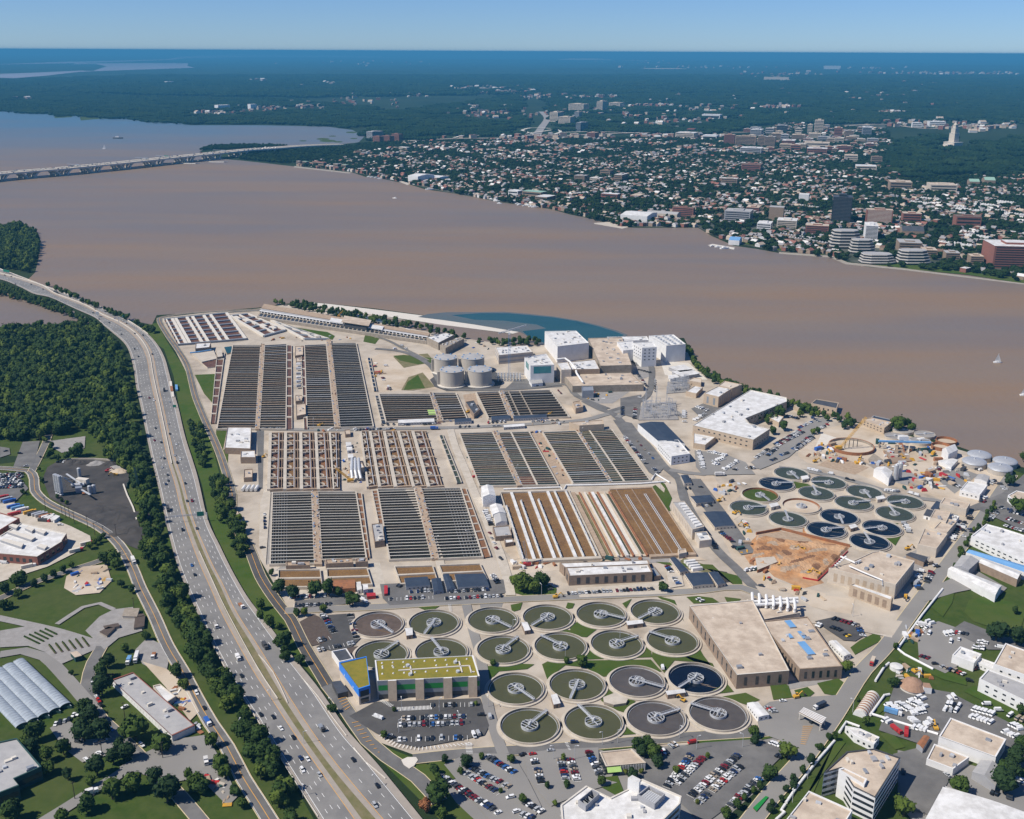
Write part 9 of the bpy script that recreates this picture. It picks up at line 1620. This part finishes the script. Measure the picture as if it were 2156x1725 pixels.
for u, v, hd, lb in ((1690, 1157, 2.8, 'excavator with dark arm in the middle of the clay pit'), (1704, 1207, .6, 'excavator loading at the bottom of the clay pit'), (1722, 1208, 2.6, 'yellow excavator at the lower right pit corner'), (1640, 1195, 1.2, 'excavator at the left side of the pit'), (1907, 1257, 4.4, 'yellow excavator beside the headworks wing'), (1911, 1156, .3, 'yellow excavator by the near end of the tan row'), (1514, 1055, .5, 'yellow loader on the dirt beside the lane'), (1547, 1081, 5.6, 'yellow loader below the green clarifier'), (1716, 972, .2, 'orange excavator on the shaft site'), (1810, 968, 1, 'yellow excavator between shaft and containers'), (1903, 965, 2, 'orange excavator by the gantry'), (1570, 1108, 3, 'dark excavator on the haul road'), (1677, 1468, .3, 'yellow digger on the lawn by the tan workshop'), (1926, 1415, 5.2, 'yellow digger beside the salt dome'), (1970, 1534, 1.5, 'yellow digger in the white vehicle yard'), (243, 1001, 3.4, 'yellow loader at the orange-tan heap'), (226, 993, .4, 'red loader at the orange-tan heap'), (1438, 1474, 2.4, 'orange lift beside the wide front control hut'), (1157, 872, .3, 'small digger at the top of the site yard'), (985, 868, .8, 'yellow machine near the dark pump house'), (672, 897, 0, 'long yellow machine on the edge of the dark basins'), (1170, 1258, .2, 'yellow machine at the sandy strip below the brown basins'), (555, 962, 1, 'small yellow cart by the side road')):
 digger(lb, u, v, hd, 'red_paint' if lb.startswith('red') else 'amber', .8 if 'small' in lb or 'lift' in lb else 1.0)
CL = ['lime', 'blue_paint', 'rust', 'zinc', 'iron', 'buff', 'snow', 'dark_green_wall', 'red_paint', 'concrete', 'tan_walk', 'amber']
CLN = ['white', 'dark blue', 'rusty', 'grey', 'black', 'tan', 'bright white', 'dark green', 'red', 'concrete-grey', 'brown', 'yellow']
ITEMS = []
def clutter(place, txt, n, seed, big=1.0):
 rn = random.Random(seed); q = G(txt); xs = [p[0] for p in q]; ys = [p[1] for p in q]; k = 0
 while k < n:
  x, y = rn.uniform(min(xs), max(xs)), rn.uniform(min(ys), max(ys))
  if not inside(x, y, q): continue
  i = rn.randrange(len(CL)); ITEMS.append((x, y, i, rn.choice((0, 0, 1, 1, 2)), rn.uniform(0, 3.1), place, rn.uniform(.8, 1.5)*big)); k += 1
clutter('on the shaft building site', "1690,968 1720,935 1750,935 1765,965 1850,975 1880,960 1910,985 1830,985 1800,978", 60, 1); clutter('between the shaft and the gantry', "1830,935 1860,930 1940,925 1985,975 1960,1015 1900,1000 1880,1010 1860,960", 66, 2); clutter('in the yard below the construction tent', "1960,985 2030,990 2040,1010 2010,1030 1950,1035 1900,1030 1930,1005", 54, 3)
clutter('beside the drained clarifiers', "1500,1025 1545,1012 1570,1020 1545,1035 1530,1045 1510,1040", 20, 4, .8); clutter('on the dirt along the haul road', "1560,1095 1590,1120 1575,1150 1640,1225 1690,1235 1740,1262 1700,1280 1600,1215 1550,1160", 34, 5, .8); clutter('on the sandy strip below the aerated basins', "1075,1182 1180,1183 1400,1172 1460,1168 1465,1175 1185,1190 1090,1205", 26, 6, .8); clutter('along the river behind the filter house', "700,660 800,680 900,702 905,712 850,700 720,672", 16, 7, .8)
clutter('in the material yard at the left', "140,1218 175,1200 225,1196 235,1225 210,1250 160,1252", 26, 8, .7); clutter('in the junk row behind the long low building', "370,1445 400,1490 430,1540 415,1545 385,1500 360,1460", 22, 9, .6); clutter('in the coloured yard beside the white pipe', "1905,1322 1945,1326 1945,1352 1900,1355", 18, 10, .8); clutter('beside the salt dome', "1880,1410 1935,1400 1960,1430 1930,1425 1890,1430", 16, 11, .7); clutter('at the site huts by the digesters', "783,762 800,760 812,790 820,820 800,825 790,800", 14, 12, .8); clutter('in the lower left corner yard', "425,1620 460,1640 495,1690 470,1700 440,1660", 14, 13, .6); clutter('at the head of the red-brown basins', "1120,735 1140,740 1100,755 1000,735 970,725 1000,722", 18, 14, .8); clutter('along the cross road between basins', "640,903 860,900 1200,886 1200,893 860,908 640,910", 20, 16, .6); clutter('on the strip beside the grey lane', "975,915 985,914 1012,1020 1003,1022", 14, 17, .6); clutter('between the two right green basins', "1118,910 1140,909 1203,1016 1180,1018", 20, 18, .6); clutter('around the alley blower house', "722,920 752,920 768,1025 720,1025", 18, 19, .5); clutter('along the river end of the dark basins', "560,712 740,706 745,716 560,722", 14, 20, .6); clutter('around the low hall', "1225,825 1290,822 1270,845 1240,850 1220,840", 14, 15, .7)
grp = {}
for q in ITEMS: grp.setdefault((q[5], q[2], q[3]), []).append(q)
KI = ['container', 'material_stack', 'pipe_bundle']
for (place, i, kd), lst in grp.items():
 lst.sort(key=lambda q: px(q[0], q[1])[0])
 for j, (x, y, _, _, a, _, s) in enumerate(lst):
  mb = MB(); c_, s_ = math.cos(a), math.sin(a)
  if kd == 0: mb.box((x, y, .2), (6*s, 2.4*s, 2.4*s), a, CL[i]); mb.box((x+c_*3.02*s, y+s_*3.02*s, .4), (.06, 2*s, 2*s), a, 'zinc')
  elif kd == 1:
   for r_ in range(3): mb.box((x+.3*r_, y+(r_-1)*1.1*s, .2), ((4-.6*r_)*s, .9*s, (.7+.35*r_)*s), a+.1*r_, CL[i])
  else:
   for r_ in range(4): mb.tube([(x-3.5*s*c_-(r_-1.5)*.7*s_, y-3.5*s*s_+(r_-1.5)*.7*c_, .6), (x+3.5*s*c_-(r_-1.5)*.7*s_, y+3.5*s*s_+(r_-1.5)*.7*c_, .6)], .34, CL[i], 6)
  nm = KI[kd].replace('_', ' '); tag(mb.build(KI[kd], org=(x, y, .2)), '%s %s%s, %s' % (CLN[i], nm, (', %s from left' % nth(j+1)) if len(lst) > 1 else '', place), nm, nm + 's ' + place)
# travelling gantry, nursery rows, boulders, traffic island
t = thing('travelling_gantry', 'white and blue travelling gantry over the dark trench', 'gantry', P(1900, 935, 0)); part(t, 'beam', lambda m: m.bar(P(1850, 929, 9), P(1960, 932, 9), 2.4, 'blue_roof', 1.6)); part(t, 'cabin', lambda m: m.box((*P2(1901, 927, 9), 9.8), (10, 5, 4), 0, 'lime', 'snow')); part(t, 'leg', lambda m: (m.bar(P(1851, 944, 0), P(1853, 929, 9), 1.0, 'concrete'), m.bar(P(1905, 955, 0), P(1898, 930, 9), 1.0, 'rust'), m.bar(P(1912, 955, 0), P(1916, 930, 9), 1.0, 'concrete')))
slabthing('trench', 'dark timbered trench below the travelling gantry', 'trench', "1860,950 1905,945 1920,970 1880,975", 1.2, 'rust', 'umber')
for k in range(5):
 a, b_ = P2(52+11*k, 1342-4*k, .3), P2(85+9*k, 1358-5*k, .3); mb = MB(); n = 16
 for i in range(n): p = lerp(a, b_, i/n); mb.cyl(p, 1.1, .3, 1.8, 'foliage_' + 'bdab'[i % 4], 7, r1=.3)
 tag(mb.build('plant_row', org=(*a, .3)), '%s dark row of potted plants from the left in the nursery' % nth(k+1), 'plants', 'nursery rows')
for k in range(6):
 a, b_ = P2(104+14*k, 1360-3*k, .3), P2(118+14*k, 1378-3*k, .3); mb = MB(); mb.bar((*a, .9), (*b_, .9), 1.4, 'mulch', .5)
 for i in range(8): p = lerp(a, b_, i/8); mb.cyl(p, .7, 1.1, 2.0, 'foliage_' + 'ac'[i % 2], 6, r1=.2)
 tag(mb.build('planting_bed', org=(*a, .3)), '%s brown planting bed from the left in the gravel nursery' % nth(k+1), 'planting bed', 'nursery beds')
slabthing('traffic_island', 'white heart-shaped traffic island at the bottom road fork', 'traffic island', "845,1600 858,1594 876,1594 880,1600 872,1612 862,1618 850,1610", .95, 'chalk', 'chalk')
slabthing('planter', 'grey angular basin structure on grass between front clarifiers', 'basin', "1270,1468 1296,1458 1322,1472 1318,1480 1292,1484 1272,1478", 2.4, 'stone', 'concrete')
slabthing('banner', 'green painted board beside the lower perimeter road', 'board', "1586,1700 1612,1676 1618,1678 1593,1708", 1.4, 'lawn', 'green_panel')
slabthing('loading_pad', 'tan weighing pad on the dark road loop at left', 'pad', "487,1082 500,1075 514,1108 512,1116 498,1112", .8, 'concrete', 'sand')
c = P2(503, 1092, 0); t = hut("500,1084 506,1082 510,1094 504,1096", 3.4, 'slate', 'blue_roof', 'small blue-roofed scale hut on the weighing pad', 'scale_hut', 'hut')
# hatching at the entrance and bay markings by the hall
for a, b_, n, m_ in (("738,1521 765,1560 800,1590", "752,1518 775,1550 802,1591", 9, 'paint_yellow'), ("710,1472 728,1500", "728,1467 738,1493", 5, 'paint_yellow'), ("835,1492 910,1488", "836,1500 910,1496", 26, 'paint_white'), ("795,1550 830,1575 880,1582 1000,1570", "805,1545 838,1568 880,1576 990,1566", 26, 'paint_white'), ("979,1566 982,1590", "993,1566 996,1590", 8, 'paint_white'), ("943,1275 946,1290", "950,1275 952,1290", 7, 'paint_white'), ("1690,1530 1685,1570", "1712,1530 1695,1572", 10, 'paint_yellow'), ("1188,1565 1198,1583", "1195,1565 1203,1583", 6, 'paint_white'), ("798,1478 822,1492", "806,1475 830,1488", 9, 'paint_white')): hatch('', a, b_, n, m_)
M_.done()
# ---------------------------------------------------------------- the air
hz = MB(); hz.prism([(-201000, -1600), (201000, -1600), (201000, 251000), (-201000, 251000)], -1.5, 412, 'land', bottom=True)
ho = hz.build('haze', org=(0, 0, 0)); ho['kind'] = 'stuff'; ho['label'] = 'blue summer haze over the far river and woods'; ho['category'] = 'haze'
hm = bpy.data.materials.new('air'); hm.use_nodes = True; ho.data.materials.clear(); ho.data.materials.append(hm)
tt = hm.node_tree
for n in list(tt.nodes): tt.nodes.remove(n)
out = tt.nodes.new('ShaderNodeOutputMaterial'); pv = tt.nodes.new('ShaderNodeVolumePrincipled')
pv.inputs['Color'].default_value = (0.10, 0.42, 0.70, 1); pv.inputs['Density'].default_value = 0.00005; pv.inputs['Anisotropy'].default_value = 0.0
tt.links.new(pv.outputs[0], out.inputs['Volume'])
for o in bpy.data.objects:
 if '_o' in o: del o['_o']
